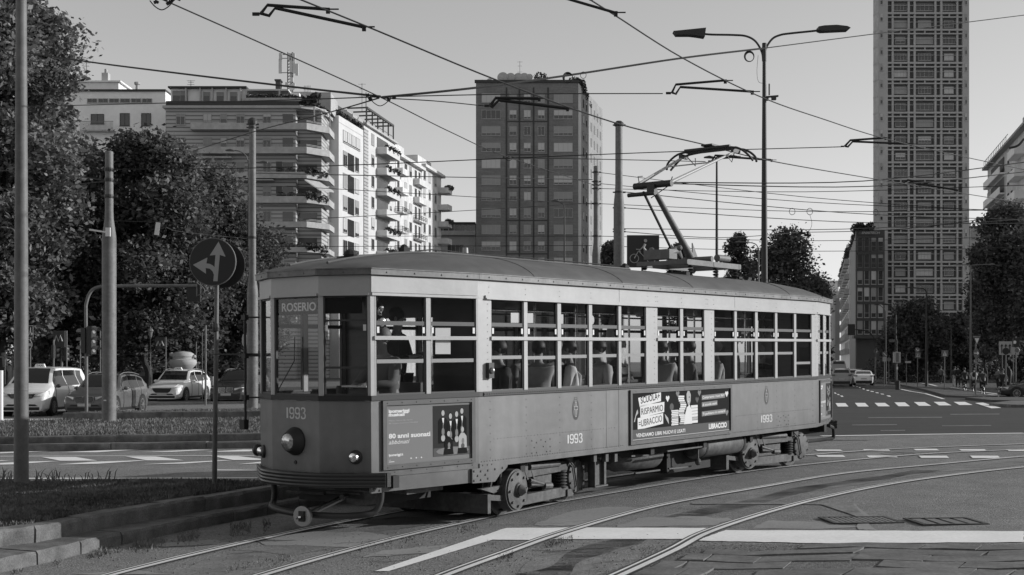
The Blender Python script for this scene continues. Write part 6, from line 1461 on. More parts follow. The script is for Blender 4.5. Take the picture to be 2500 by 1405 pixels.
    for sd in (1,-1):
        y2=pt(.045,4,sd)
        q=[V(sd*W*.46,yf-.02,zf-.02),V(sd*W*.46,yf-.0,zf-.12),V(sd*W*.84,yf-.06,zf-.13),pt(.075,4,sd)+V(sd*.012,0,-.02),pt(.085,5,sd)+V(sd*.012,0,.0),V(sd*W*.80,yf-.10,zf+.02)]
        mb=MB(); mb.add([x+V(0,.015,0) for x in q]+[x-V(0,.06,0) for x in q],[(0,1,2,3,4,5)]+[(i,(i+1)%6,6+(i+1)%6,6+i) for i in range(6)]); mb.build('headlight',M['lamp'],t)
        mb=MB(); q=pt(.975,5,sd); mb.box(V(sd*W*.80,-L/2+.05,ST[-3][2]-.06),(.30,.10,.10)); mb.build('tail_light',M['tail'],t)
        mb=MB(); c=pt(g0+.05,5,sd); mb.ell(c+V(sd*.12,0,.07),(.10,.07,.075),10,7); mb.box(c+V(sd*.03,0,.02),(.1,.05,.03)); mb.build('wing_mirror',paint if kind!='van' else M['trim'],t,smooth=True)
        for dx in (.0,): 
            mb=MB()
            for fx in (g0+.20,g0+.40): c=pt(fx,5,sd)+V(sd*.012,0,-.10); mb.box(c,(.03,.18,.03))
            mb.build('door_handle',M['trim'] if kind=='van' else paint,t)
            mb=MB(); a=pt(.27,2,sd);b=pt(.72,2,sd); mb.bar(a+V(sd*.01,0,-.03),b+V(sd*.01,0,-.03),.02,.09); mb.build('sill_trim',M['trim'],t)
    mb=MB(); mb.bb(-W*.72,W*.72,yf-.06,yf+.012,.24,.36); mb.prism([(-W*.66,.40),(W*.66,.40),(W*.55,.47),(-W*.55,.47)],(0,yf-.05,0),(1,0,0),(0,0,1),(0,.065,0)); mb.bb(-W*.8,W*.8,-yf-.02,-yf+.1,.22,.48); mb.build('bumper_trim',M['trim'],t)
    mb=MB(); mb.bb(-.26,.26,yf+.012,yf+.022,.40,.51); mb.bb(-.26,.26,-yf-.03,-yf-.005,.62 if kind!='van' else .8,.73 if kind!='van' else .91); mb.build('number_plate',M['plate'],t)
    if kind=='suv':
        for sd in (1,-1): mb=MB(); mb.tube([pt(x,8,sd)+V(sd*.1,0,.035) for x in (.42,.5,.6,.7,.8,.86)],.018,6); mb.build('roof_rail',M['chrome'],t)
    if extra=='taxi':
        y=L/2-L*(.40 if kind=='van' else .48); zt=sec(.40 if kind=='van' else .48)[0]; mb=MB(); mb.prism([(-.22,0),(.22,0),(.16,.14),(-.16,.14)],(0,y,zt),(1,0,0),(0,0,1),(0,.12,0)); tx=mb.build('taxi_sign',M['carwhite'],t)
        mb=MB(); mb.bb(W-.005,W+.008,L/2-L*.33-.14,L/2-L*.33+.14,.62,.86); mb.build('door_sticker',M['sign_grey'],t); 
        mb=MB(); put_text(mb,'TAXI',V(.14,y+.125,zt+.035),V(-1,0,0),V(0,0,1),.07,.28,.01); mb.build('sign_lettering',M['black'],tx)
    return t
def ground_at(px,Y): x=(px-HX)/F*Y; return (x,Y,g(x,Y))
GV='vehicles waiting behind the traffic island'
ca=rad(180-4)                                  # front towards the camera
def front_car(px,Yf,L,az): 
    # px,Yf = centre of the front face; heading toward camera
    x=(px-HX)/F*Yf; d=V(math.sin(az),math.cos(az),0); c=V(x,Yf,0)+d*(L/2); return (c.x,c.y,g(c.x,c.y)),math.pi-az
l,r_=front_car(52,49.2,5.1,rad(0)); car('taxi_van','white passenger van with taxi roof sign and small door sticker, leftmost vehicle','van',l,r_,'van',M['carwhite'],GV,extra='taxi')
l,r_=front_car(205,48.6,4.65,rad(4)); car('parked_suv','dark metallic grey SUV with twin kidney-shaped grilles, beside the white van','car',l,r_,'suv',M['cargrey'],GV,grille='kidney')
l,r_=front_car(395,63,4.6,rad(7)); car('taxi_car','white SUV taxi with wide dark grille, between the two dark SUVs','car',l,r_,'suv',M['carwhite'],GV,extra='taxi',grille='hex')
l,r_=front_car(552,62,4.5,rad(6)); car('parked_suv','black SUV half hidden by the tapered pole and tram front','car',l,r_,'suv',M['cardark'],GV,grille='kidney')
l,r_=front_car(362,71,4.6,rad(8)); car('parked_car','dark hatchback peeping out behind the grey and the white SUVs','car',l,r_,'hatch',M['cardark'],GV)
l,r_=front_car(520,76,4.7,rad(8)); car('parked_car','pale hatchback mostly hidden behind the white taxi and the black SUV','car',l,r_,'hatch',M['carsilver'],GV)
GV2='vehicles driving away on the right road'
def rear_car(px,Yr,L,az): x=(px-HX)/F*Yr; d=V(math.sin(az),math.cos(az),0); c=V(x,Yr,0)+d*(L/2); return (c.x,c.y,g(c.x,c.y)),-az
l,r_=rear_car(2055,116,4.5,rad(13.4)); car('driving_suv','grey SUV seen from behind, just past the rear of the tram','car',l,r_,'suv',M['carsilver'],GV2,sx=.96)
l,r_=rear_car(2109,121,4.7,rad(13.4)); car('driving_car','white fastback saloon seen from behind, right of the grey SUV','car',l,r_,'hatch',M['carwhite'],GV2)
l,r_=rear_car(2090,142,4.6,rad(13.4)); car('driving_suv','silver SUV further ahead, between the grey SUV and the white saloon','car',l,r_,'suv',M['carsilver'],GV2)
l,r_=rear_car(2048,150,5.1,rad(13.4)); v=car('delivery_van','tall pale delivery van ahead of the grey SUV','van',l,r_,'van',M['carsilver'],GV2); v.scale=(1.05,1,1.4)
x,y,z=ground_at(2201,183); car('crossing_suv','white SUV seen side-on, crossing at the far end of the road','car',(x,y,z),rad(-95),'suv',M['carwhite'],GV2)
x,y,z=ground_at(2528,80); car('parked_car','dark car cut by the right edge, only its front wheel and bonnet showing','car',(x+.2,y,z),rad(78),'hatch',M['cardark'],GV2)
# ================= poles, lamps, signs =================
def pole_thing(name,label,cat,px,py,h0=0,group=None):
    p=G(px,py,h0); return thing(name,label,cat,(p.x,p.y,p.z),0,group),F/p.y,p
GP='tall tapered tram-wire poles'
def taper_pole(label,px,Y,top,wb,wt,bulge,group=GP,z0=None,bands=()):
    k=F/Y; x=(px-HX)/k; zb=(g(x,Y) if z0 is None else z0); t=thing('catenary_pole',label,'pole',(x,Y,zb),0,group); H=HC+(HY-top)/k-zb; hb=HC+(HY-bulge)/k-zb
    mb=MB(); mb.lathe((0,0,0),[(wb/2/k,-.3),(wb/2/k,hb-.35),(wb/2/k*.97,hb-.15),(wt/2/k*1.08,hb+.35),(wt/2/k,hb+.6),(wt/2/k*.96,H-.02),(wt/2/k*.8,H)],24); mb.build('shaft',M['pole'],t,smooth=40)
    for b in bands: mb=MB(); z=HC+(HY-b)/k-zb; mb.lathe((0,0,z),[(wt/2/k+.02,-.05),(wt/2/k+.025,0),(wt/2/k+.02,.05)],18); mb.box((wt/2/k+.06,0,z),(.12,.05,.06)); mb.box((-wt/2/k-.05,0,z),(.1,.05,.05)); mb.build('wire_clamp',M['pole_dark'],t)
    return t,H,k
t,H,k=taper_pole('tapered steel pole with a short pale bracket arm, standing on the grassy middle island',266.5,38.2,370,34,20,565,z0=G(266,1030,.34).z,bands=(415,440,480))
mb=MB(); z=HC+(HY-570)/k-t.location.z; mb.bar((-.5,-.28,z+.08),(.02,-.28,z),.05); mb.bb(-.02,.12,-.3,-.24,z-.12,z+.14); mb.build('bracket_arm',M['white'],t)
mb=MB(); mb.bb(-.1,-.02,-.22,-.215,.62,.66); mb.build('number_tag',M['white'],t)
t,H,k=taper_pole('tapered steel pole rising just left of the tram front, topped by a wire cap',616.5,52,297,27,17,700,bands=(304,312,580,790,860))
MB().lathe((0,0,H),[(.2,-.12),(.21,0),(.16,.1),(.05,.16)],16).build('cap',M['pole_dark'],t)
t,H,k=taper_pole('tall tapered steel pole behind the tram roof, beside the left edge of the bicycle board',1511,52,302,26,18,488,bands=(306,470,508,560,566))
MB().lathe((0,0,H),[(.2,-.1),(.21,0),(.1,.1)],16).build('cap',M['pole_dark'],t)
taper_pole('shorter tapered steel pole behind the tram roof, at the right edge of the brick tower',1455.5,67,406,20,13,612,bands=(421,444,452,461,498,577))
# left lamp post (near)
p=G(52,1183,.32); kA=F/p.y; t=thing('street_lamp','thick grey street lamp post nearest the left edge, standing on the near island','street lamp',p)
mb=MB(); mb.lathe((0,0,0),[(17.5/kA,-.3),(17.5/kA,.0),(16/kA,3),(12.5/kA,7.2),(11/kA,9.2),(10.5/kA,10.8)],28); mb.build('shaft',M['pole_grey'],t,smooth=40)
mb=MB(); mb.lathe((0,0,1.35),[(16.8/kA,0),(17.2/kA,.02),(16.8/kA,.04)],24); mb.build('joint_ring',M['pole_grey'],t)
mb=MB(); mb.tube(catmull([V(0,0,10.7),V(-.1,0,11.2),V(-.8,0,11.6),V(-1.8,0,11.65)],4),.04,8); mb.bb(-2.6,-1.7,-.15,.15,11.6,11.75); mb.build('lamp_arm',M['pole_grey'],t)
# double street lamp
k=F/40; x=(1866-HX)/k; zb=g(x,40); t=thing('street_lamp','tall double-armed street lamp rising behind the rear half of the tram','street lamp',(x,40,zb)); Z=lambda py:HC+(HY-py)/k-zb; X=lambda px:(px-1866)/k
mb=MB(); mb.lathe((0,0,0),[(9/k,0),(8/k,Z(680)),(5.5/k,Z(300)),(4.6/k,Z(180)),(4.5/k,Z(150))],20); mb.cyl((0,0,Z(150)),(0,0,Z(106)),5.5/k,12); mb.build('shaft',M['pole_dark'],t,smooth=40)
for pts,hd in (([(1863,150),(1860,128),(1845,102),(1822,89),(1790,86),(1738,85),(1715,83)],'l'),([(1867,150),(1870,120),(1885,96),(1905,86),(1930,82),(1988,76),(2000,74)],'r')):
    mb=MB(); mb.tube(catmull([V(X(a),0,Z(b)) for a,b in pts],5),2.6/k,8); ar=mb.build('lamp_arm',M['pole_dark'],t,smooth=True)
    mb=MB(); y=.16
    if hd=='l': poly=[(1643,79),(1722,71),(1719,93),(1700,90),(1684,88),(1650,88)]
    else: poly=[(1996,68),(2010,65.5),(2040,64),(2066,67),(2074,71),(2068,76),(2004,79),(1996,76)]
    mb.prism([(X(a),Z(b)) for a,b in poly],(0,-y,0),(1,0,0),(0,0,1),(0,2*y,0)); mb.build('lamp_head',M['pole_dark'],ar)
mb=MB(); mb.cyl((X(1878),0,Z(205)),(X(1878),0,Z(233)),1.8/k,8); mb.bar((X(1866),0,Z(238)),(X(1900),0,Z(235)),.08,.05); mb.box((X(1889),0,Z(240)),(.14,.12,.12)); mb.box((X(1872),0,Z(243)),(.1,.1,.08)); mb.build('wire_bracket',M['pole_dark'],t)
GLm='small street lamps in the distance'
def small_lamp(label,px,Y,top,base,heads,th=5,m='pole_dark'):
    k=F/Y; x=(px-HX)/k; zb=g(x,Y); t=thing('street_lamp',label,'street lamp',(x,Y,zb),0,GLm); Z=lambda py:HC+(HY-py)/k-zb; X=lambda q:(q-px)/k
    mb=MB(); mb.lathe((0,0,0),[(th*.8/k,0),(th*.7/k,Z(top)*.4),(th*.4/k,Z(top))],10); mb.build('shaft',M[m],t,smooth=True)
    for pts in heads:
        mb=MB(); q=[V(X(a),0,Z(b)) for a,b in pts]; mb.tube(catmull(q,4),th*.32/k,6); ar=mb.build('lamp_arm',M[m],t)
        e=q[-1]; d=1 if e.x>0 else -1; w_=th*4.2/k; mb=MB(); mb.prism([(0,.02*w_),(d*w_*.5,.16*w_),(d*w_,.05*w_),(d*w_,-.04*w_),(0,-.1*w_)],e-V(0,.12,0),(1,0,0),(0,0,1),(0,.24,0)); mb.build('lamp_head',M[m],ar)
small_lamp('double-armed street lamp close behind the tapered pole in front of the striped block',607,75,392,0,[[(607,400),(600,380),(585,370),(572,368)],[(607,408),(620,398),(632,397)]],5,'pole_grey')
small_lamp('single lamp in front of the brick tower',1378,90,510,0,[[(1378,515),(1376,502),(1370,496),(1362,492)]],4)
small_lamp('lamp post with a wide flat head right behind the pantograph',1750,66,395,0,[[(1750,398),(1750,388),(1744,385)],[(1750,398),(1751,388),(1756,386)]],6)
small_lamp('low curved lamp behind the double-armed one, its head over the slender tree',1852,90,605,0,[[(1852,610),(1848,600),(1838,594),(1812,591)]],4,'pole_grey')
small_lamp('double lamp standing before the right end of the skyscraper',2370,110,648,0,[[(2370,655),(2366,648),(2345,647)],[(2370,655),(2374,648),(2412,646)]],4,'pole_grey')
small_lamp('lamp post in front of the round dense tree',2262,115,712,0,[[(2262,716),(2256,706),(2235,703)]],4.5)
small_lamp('slim lamp post between bus stop and skyscraper',2187,125,760,0,[[(2187,764),(2183,756),(2170,744)]],4)
small_lamp('thin lamp post left of the bus stop',2162,135,760,0,[[(2162,764),(2160,756),(2148,745)]],3)
small_lamp('pale small lamp peeping left of the thick lamp post',37,60,575,0,[[(37,580),(34,562),(20,556)]],4,'pole_grey')
small_lamp('lamp behind the trees right of the skyscraper foot',2322,140,800,0,[[(2322,804),(2318,796),(2310,792)]],3)
# round sign with arrows (near)
p=G(523,1185,.32); k=F/p.y; t=thing('round_sign','round dark sign with pale ahead-and-left arrows on a slim post, left of the tram front','road sign',p); Z=lambda py:HC+(HY-py)/k-p.z; X=lambda px:(px-523)/k
mb=MB(); mb.tube([V(0,0,-.2),V(X(527),0,Z(900)),V(X(530),0,Z(640))],[6.2/k,5.6/k,5/k],14); mb.build('post',M['pole_grey'],t,smooth=True)
mb=MB(); mb.ell((X(527),-.0,Z(800)),(.05,.05,.09),8,6); mb.build('post_clamp',M['pole_dark'],t)
def disc(mb,c,r_,nrm,th=.012,n=40): mb.lathe(c,[(r_,0),(r_,th)],n,nrm)
nr=V(-.12,-1,0).normalized(); c=V(X(523),-.06,Z(641)); mb=MB(); disc(mb,c,58.5/k,nr,.03); fc=mb.build('sign_disc',M['sign_grey'],t)
mb=MB(); disc(mb,c+nr*.03,56.5/k,nr,.004); mb.build('sign_face',M['sign_face'],fc)
e1=V(1,-.12,0).normalized(); ar=lambda pts,mb,l:mb.add([c+e1*((a-523)/k)+V(0,0,(641-b)/k)+nr*l for a,b in pts],[tuple(range(len(pts)))])
mb=MB(); zc_=lambda x,y:(440+x*.1708,560+y*.1708)
ar([zc_(*q) for q in [(578,188),(680,400),(672,402),(597,378),(563,752),(500,750),(533,378),(448,385)]],mb,.0365); ar([zc_(*q) for q in [(200,515),(415,412),(400,497),(388,562),(395,645)]],mb,.0375)
ar([zc_(*q) for q in [(400,497),(450,503),(500,530),(540,575),(555,640),(520,720),(508,650),(490,610),(450,572),(388,562)]],mb,.0385); mb.build('arrows',M['sign_white'],fc,fix=False)
c2=V(X(541),.10,Z(647)); mb=MB(); disc(mb,c2,56/k,nr,.02); mb.build('second_disc',M['black'],t); mb=MB(); mb.bb(X(527),X(560),.02,.09,Z(650),Z(640)); mb.build('sign_bracket',M['pole_dark'],t)
# guy arm between sign and pole (thin horizontal mirror arm) belongs to the sign board
# traffic signals on the left
M['lens']=mat('signal_lens',.30,.25)
def signal(root,c,h=.95,w_=.3,face=(1,-.15,0),n=3):
    f=Vector(face).normalized(); s=V(-f.y,f.x,0); mb=MB(); rot=Matrix((s,f,V(0,0,1))).transposed(); mb.box(c,(w_,.18,h),rot); hd=mb.build('signal_head',M['black'],root)
    for i in range(n):
        cc=Vector(c)+f*.09+V(0,0,(i-(n-1)/2)*h/n); mb=MB(); mb.lathe(cc,[(w_*.36,0),(w_*.34,.012)],14,f); mb.build('lens',M['lens'],hd)
        mb=MB(); 
        rr=[[cc+f*d+(s*math.cos(a)+V(0,0,math.sin(a)))*w_*.42 for a in [math.pi*q/8 for q in range(9)]] for d in (0,.22)]; mb.rings(rr,False,False); mb.build('visor',M['sign_grey'],hd)
    return hd
k=F/47.5; x=(211-HX)/k; zb=g(x,47.5)+.26; t=thing('traffic_light','traffic light post with a long curved arm reaching over the waiting cars','traffic light',(x,47.5,zb)); Z=lambda py:HC+(HY-py)/k-zb; X=lambda px:(px-211)/k
mb=MB(); mb.tube(catmull([V(0,0,-.1),V(0,0,Z(900)),V(-.02,0,Z(770)),V(0,0,Z(740)),V(X(222),0,Z(712)),V(X(242),0,Z(701)),V(X(280),0,Z(699)),V(X(480),0,Z(698))],5),4.0/k,10); mb.build('post',M['pole_grey'],t,smooth=True)
signal(t,V(X(226),-.1,Z(831)),1.05,.32,(1,-.25,0)); signal(t,V(X(207),.05,Z(832)),.95,.3,(-1,.3,0)); signal(t,V(X(472),.1,Z(714)),.7,.5,(0,1,0),2)
mb=MB(); mb.tube(catmull([V(X(482),0,Z(692)),V(X(497),0,Z(704)),V(X(498),0,Z(715)),V(X(482),0,Z(722))],4),.02,6); mb.bar((X(481),0,Z(688)),(X(480),0,Z(724)),.035); mb.build('signal_bracket',M['pole_grey'],t)
GS='small signs and posts behind the waiting cars'
def post_sign(name,label,cat,px,Y,top,shapes,th=3,group=GS,m='pole_grey',extra=None,z0=None):
    k=F/Y; x=(px-HX)/k; zb=g(x,Y) if z0 is None else z0; t=thing(name,label,cat,(x,Y,zb),0,group); Z=lambda py:HC+(HY-py)/k-zb; X=lambda q:(q-px)/k
    mb=MB(); mb.cyl((0,0,0),(0,0,Z(top)),th/2/k,8); mb.build('post',M[m],t,smooth=True); d=0
    for kind,a,mm in shapes:
        mb=MB(); d+=.012; y=-.05-d
        if kind=='rect': mb.bb(X(a[0]),X(a[1]),y,y+.01,Z(a[3]),Z(a[2]))
        elif kind=='disc': mb.lathe((X(a[0]),y+.01,Z(a[1])),[(a[2]/k,0),(a[2]/k,.01)],24,(0,-1,0))
        elif kind=='oval': mb.prism([(X(a[0]+a[2]*math.cos(6.2832*i/20)),Z(a[1]+a[3]*math.sin(6.2832*i/20))) for i in range(20)],(0,y,0),(1,0,0),(0,0,1),(0,.01,0))
        elif kind=='poly': mb.prism([(X(q[0]),Z(q[1])) for q in a],(0,y,0),(1,0,0),(0,0,1),(0,.01,0))
        elif kind=='ring': mb.tube([V(X(a[0]+a[2]*math.cos(6.2832*i/20)),y,Z(a[1]+a[2]*math.sin(6.2832*i/20))) for i in range(21)],a[3]/k,5)
        elif kind=='text': put_text(mb,a[0],V(X(a[1]),y,Z(a[3])),(1,0,0),(0,0,1),(a[3]-a[4])/k,(a[2]-a[1])/k,.03)
        elif kind=='line': mb.tube([V(X(q[0]),y,Z(q[1])) for q in a[1]],a[0]/k,5)
        elif kind=='box': mb.bb(X(a[0]),X(a[1]),-.12,.12,Z(a[3]),Z(a[2]))
        if kind=='box': d=.08
        mb.build({'text':'lettering','line':'pictogram','box':'sign_box'}.get(kind,'sign_plate'),M[mm],t)
    return t,X,Z
Mz=lambda x0,x1,y0,y1:('line',(1.9,[(x0,y1),(x0+(x1-x0)*.22,y0),(x0+(x1-x0)*.5,y1),(x0+(x1-x0)*.78,y0),(x1,y1)]),'sign_white')
post_sign('metro_sign','dark metro sign box with a white M, the left one near the white van','sign',163,57,808,[('box',(132,159,808,848),'sign_face'),Mz(136,154.5,820,834)],3)
post_sign('metro_sign','dark metro sign box with a smaller white M, the right one by the lantern','sign',405,66,824,[('box',(381,404,824,851),'sign_face'),Mz(384,401,834,845)],2.6)
t,X,Z=post_sign('traffic_light','pair of small signal heads under the left metro sign','traffic light',151,58,838,[],5); signal(t,V(X(139),0,Z(856)),.72,.22,(.8,-.6,0)); signal(t,V(X(162),0,Z(862)),.70,.22,(1,-.2,0))
post_sign('traffic_light','slim signal post with pale cap between metro sign and curved-arm post','traffic light',131,56,830,[('box',(127,133,843,875),'pole_dark')],4)
t,X,Z=post_sign('road_sign','square cyclist sign above a round no-entry sign, half hidden by the thick lamp post','road sign',74,52,795,[('rect',(66,82.5,795,825),'sign_white'),('rect',(67.5,81,796.5,823.5),'sign_face'),('line',(.8,[(72,820),(75,808),(76,800),(76.5,812),(79,818)]),'sign_white'),('ring',(78,816,3,.6),'sign_white'),('disc',(67,842,14),'sign_face'),('ring',(67,842,14,.7),'sign_white'),('rect',(60,79,839,846),'sign_white')],3)
t,X,Z=post_sign('street_lantern','old-fashioned park lantern on a thin post between the metro signs','lantern',367.5,66,826,[],2); mb=MB(); mb.lathe((0,0,Z(825)),[(.05,0),(.12,.32),(.17,.34),(.10,.46),(.03,.5),(.02,.58)],8); mb.build('lantern_head',M['sign_grey'],t)
for i,(px,Y,top,th,lab) in enumerate(((502,60,795,5,'grey banded post just left of the arrow sign post'),(494,62,812,2.6,'thin pale post left of the grey banded post'),(479,70,835,2.4,'thin post right of the stone vase'),(245,58,805,3,'thin pale post right of the curved-arm traffic light'),(196,60,830,2.6,'thin post with hooked lamp left of the curved-arm traffic light'))):
    post_sign('post',lab,'post',px,Y,top,[],th)
t,X,Z=post_sign('bus_stop_rail','low metal rail with uprights at the left edge behind the white van','railing',12,60,872,[],2.5)
mb=MB(); mb.bar((X(0),0,Z(872)),(X(34),0,Z(872)),.06); mb.bar((X(30),0,Z(872)),(X(30),0,0),.05); mb.build('rail',M['pole_grey'],t)
post_sign('bollard_post','pale thick post with wide foot at the far left edge, in front of the van','post',1,44,905,[],14,GS,'white')
t,X,Z=post_sign('traffic_mirror','round pale sign edge showing left of the tapered pole by the tram','road sign',600,64,815,[('oval',(598,831,7,17),'sign_white')],3)
# hanging plate with digits on a span wire
c=P(384,559,42); t=thing('hanging_sign','small tilted white plate hanging from a wire in front of the dark trees','sign',c); mb=MB(); mb.box((0,0,0),(.15,.01,.42),Euler((0,rad(8),0)).to_matrix()); mb.build('plate',M['white'],t); mb=MB(); mb.bar((-.02,0,.21),(-.05,0,.34),.015); mb.build('hook',M['pole_dark'],t)
# bicycle board behind the pantograph
k=F/45; t,X,Z=post_sign('cycle_board','large dark board with a pale cyclist pictogram behind the pantograph','road sign',1568,45,640,[('rect',(1530,1609,575,654),'sign_grey'),('rect',(1531.5,1607.5,576.5,652.5),'sign_face'),('ring',(1548,632,10.5,.9),'sign_white'),('ring',(1589,632,10.5,.9),'sign_white'),('line',(1.5,[(1548,632),(1558,614),(1572,628),(1584,628),(1589,632)]),'sign_white'),('line',(1.3,[(1552,610),(1560,610),(1563,620)]),'sign_white'),('disc',(1575,589,4.2),'sign_white'),('line',(3.2,[(1574,597),(1570,606),(1576,614),(1574,624)]),'sign_white'),('line',(1.4,[(1572,600),(1562,611)]),'sign_white')],5,None)
# stone vase sculpture
x,y,z=ground_at(447,69); k=F/69; t=thing('stone_vase','big pale stone vase of stacked rounded bowls on a plinth, behind the white taxi','sculpture',(x,y,z)); Z=lambda py:HC+(HY-py)/k-z
mb=MB(); mb.lathe((0,0,0),[(.45,0),(.42,Z(912)),(.34,Z(905)),(.5,Z(900)),(.66,Z(893)),(.74,Z(886)),(.70,Z(879)),(.56,Z(877)),(.55,Z(874)),(.60,Z(870)),(.56,Z(864)),(.40,Z(860)),(.0,Z(858))],26); mb.build('bowl',M['stone'],t,smooth=45)
mb=MB(); mb.ell((.62,-.1,Z(871)),(.12,.1,.1),10,7); mb.ell((-.6,-.1,Z(866)),(.14,.1,.12),10,7); mb.build('handle',M['stone'],t,smooth=True)
x,y,z=ground_at(348,74); k=F/74; t=thing('kiosk_box','low dark cabinet with a pale sloping lid beside the lantern post','cabinet',(x,y,z)); mb=MB(); mb.bb(-.45,.45,-.3,.3,0,1.2); mb.build('body',M['sign_grey'],t); mb=MB(); mb.prism([(-.5,1.2),(.5,1.2),(.3,1.5),(-.4,1.5)],(0,-.32,0),(1,0,0),(0,0,1),(0,.64,0)); mb.build('lid',M['stone'],t)
for i,(px0,px1,Y,lab) in enumerate(((383,500,82,'long low pale wall seen behind the white taxi roof'),(480,520,72,'short pale wall section right of the stone vase'))):
    a=ground_at(px0,Y); t=thing('low_wall',lab,'wall',a); L=(px1-px0)/F*Y; mb=MB(); mb.bb(0,L,0,.4,0,.95 if i==0 else 1.2); mb.build('wall',M['stone'],t)
# ---- right hand signs
GQ='road signs on the right pavement'
tri=lambda cx,cy,s:[(cx-s,cy-s*1.2),(cx+s,cy-s*1.2),(cx,cy+s*1.3)]
post_sign('road_sign','give-way triangle above a round arrow sign on one post','road sign',2382,84,822,[('poly',tri(2384,833,9),'sign_white'),('poly',tri(2384,833.5,8),'black'),('poly',tri(2384,833,5.6),'white'),('oval',(2382.5,863,7,12.5),'sign_grey'),('line',(1.3,[(2377,863),(2386,863)]),'white'),('poly',[(2384,858.5),(2389,863),(2384,867.5)],'white')],3.2,GQ)
t,X,Z=post_sign('lane_board','wide pale board with three upright lane arrows','road sign',2447,95,835,[('rect',(2438,2487,834,867),'sign_white')]+sum([[('line',(1.1,[(x,863),(x,845)]),'black'),('poly',[(x-3.6,846),(x+3.6,846),(x,840)],'black')] for x in (2445,2454.5,2464)],[]),2.6,GQ)
mb=MB(); mb.cyl((X(2474),0,0),(X(2474),0,Z(840)),.04,8); mb.build('post',M['pole_grey'],t)
post_sign('road_sign','back of a round sign on a post in front of the lane arrow board','road sign',2455.5,82,848,[('disc',(2455,858,8.5),'black')],3.6,GQ)
post_sign('road_sign','bracketed signal box above a small round sign on the rightmost post','road sign',2480,80,822,[('box',(2473,2487,826,848),'black'),('ring',(2475.5,836,3.5,.5),'sign_white'),('rect',(2472,2478,833,840),'white'),('disc',(2480,856,6),'sign_grey'),('ring',(2480,856,6,.7),'sign_white')],3.6,GQ)
ped=lambda x,y,s:[('rect',(x-s,x+s,y-s,y+s),'sign_grey'),('poly',[(x-s*.6,y+s*.65),(x+s*.6,y+s*.65),(x,y-s*.7)],'white'),('line',(.6,[(x-1.5,y+3),(x,y),(x+.3,y-3)]),'black'),('line',(.6,[(x,y),(x+2,y+3)]),'black')]
post_sign('road_sign','square pedestrian crossing sign in front of the walkers','road sign',2306,100,856,ped(2306,863.5,8),2.6,GQ)
post_sign('road_sign','round arrow sign above a square crossing sign beside the crossing SUV','road sign',2240,110,848,[('disc',(2239,854.5,6),'sign_grey'),('line',(.9,[(2236,852),(2239,857),(2243,855)]),'white')]+ped(2240.5,867.5,6.5),2.2,GQ)
post_sign('road_sign','round arrow sign at the foot of the curved signal arm','road sign',2138,128,850,[('disc',(2138,858,5.5),'sign_grey'),('line',(.9,[(2136,856),(2138,861),(2141,859)]),'white')],2,GQ)
post_sign('road_sign','round no-parking sign above a white plate','road sign',2159,120,858,[('disc',(2159.5,865.5,6),'sign_grey'),('line',(.8,[(2156,862),(2163,869)]),'white'),('rect',(2154,2164,872,883),'sign_white')],2,GQ)
post_sign('road_sign','small round sign right of the white plate','road sign',2170,125,872,[('disc',(2170,878.5,5),'sign_grey')],2,GQ)
t,X,Z=post_sign('bus_stop','bus stop with a tall pale timetable panel on a single post','bus stop',2189,104,858,[('box',(2181,2198,860,886),'sign_white'),('rect',(2186,2193,862,884),'sign_grey'),('rect',(2187,2191,896.5,902.5),'white')],3.4,GQ)
x,y,z=ground_at(2191.5,103); t=thing('litter_bin','dark upright litter bin at the foot of the bus stop','bin',(x,y,z)); k=F/103
mb=MB(); mb.lathe((0,0,0),[(.17,0),(.19,.05),(.19,.62),(.2,.64),(.2,.7),(.12,.76)],16); mb.build('bin_body',M['black'],t); mb=MB(); mb.lathe((0,0,.5),[(.2,0),(.2,.03)],16); mb.build('rim',M['pole_dark'],t)
for px,w_,lab in ((2214,15,'upper direction plate pointing along the road beside the bus stop'),): 
    t,X,Z=post_sign('direction_sign',lab,'road sign',2213,115,866,[('rect',(2209,2224,882,887),'sign_white')],2,GQ)
k=F/125; t,X,Z=post_sign('traffic_light','curved signal mast carrying a large black signal board over the road','traffic light',2137,125,872,[],3,None,'pole_grey')
mb=MB(); mb.tube(catmull([V(0,0,Z(872)),V(X(2136),0,Z(835)),V(X(2130),0,Z(820)),V(X(2115),0,Z(808)),V(X(2088),0,Z(805))],5),.055,8); mb.bb(X(2070),X(2087),-.1,.1,Z(819),Z(792)); mb.build('signal_board',M['black'],t)
post_sign('street_plate','grey street name plate on a thin post above the bus stop','street sign',2190,130,828,[('rect',(2171,2186,829,836),'sign_grey')],1.8,GQ)
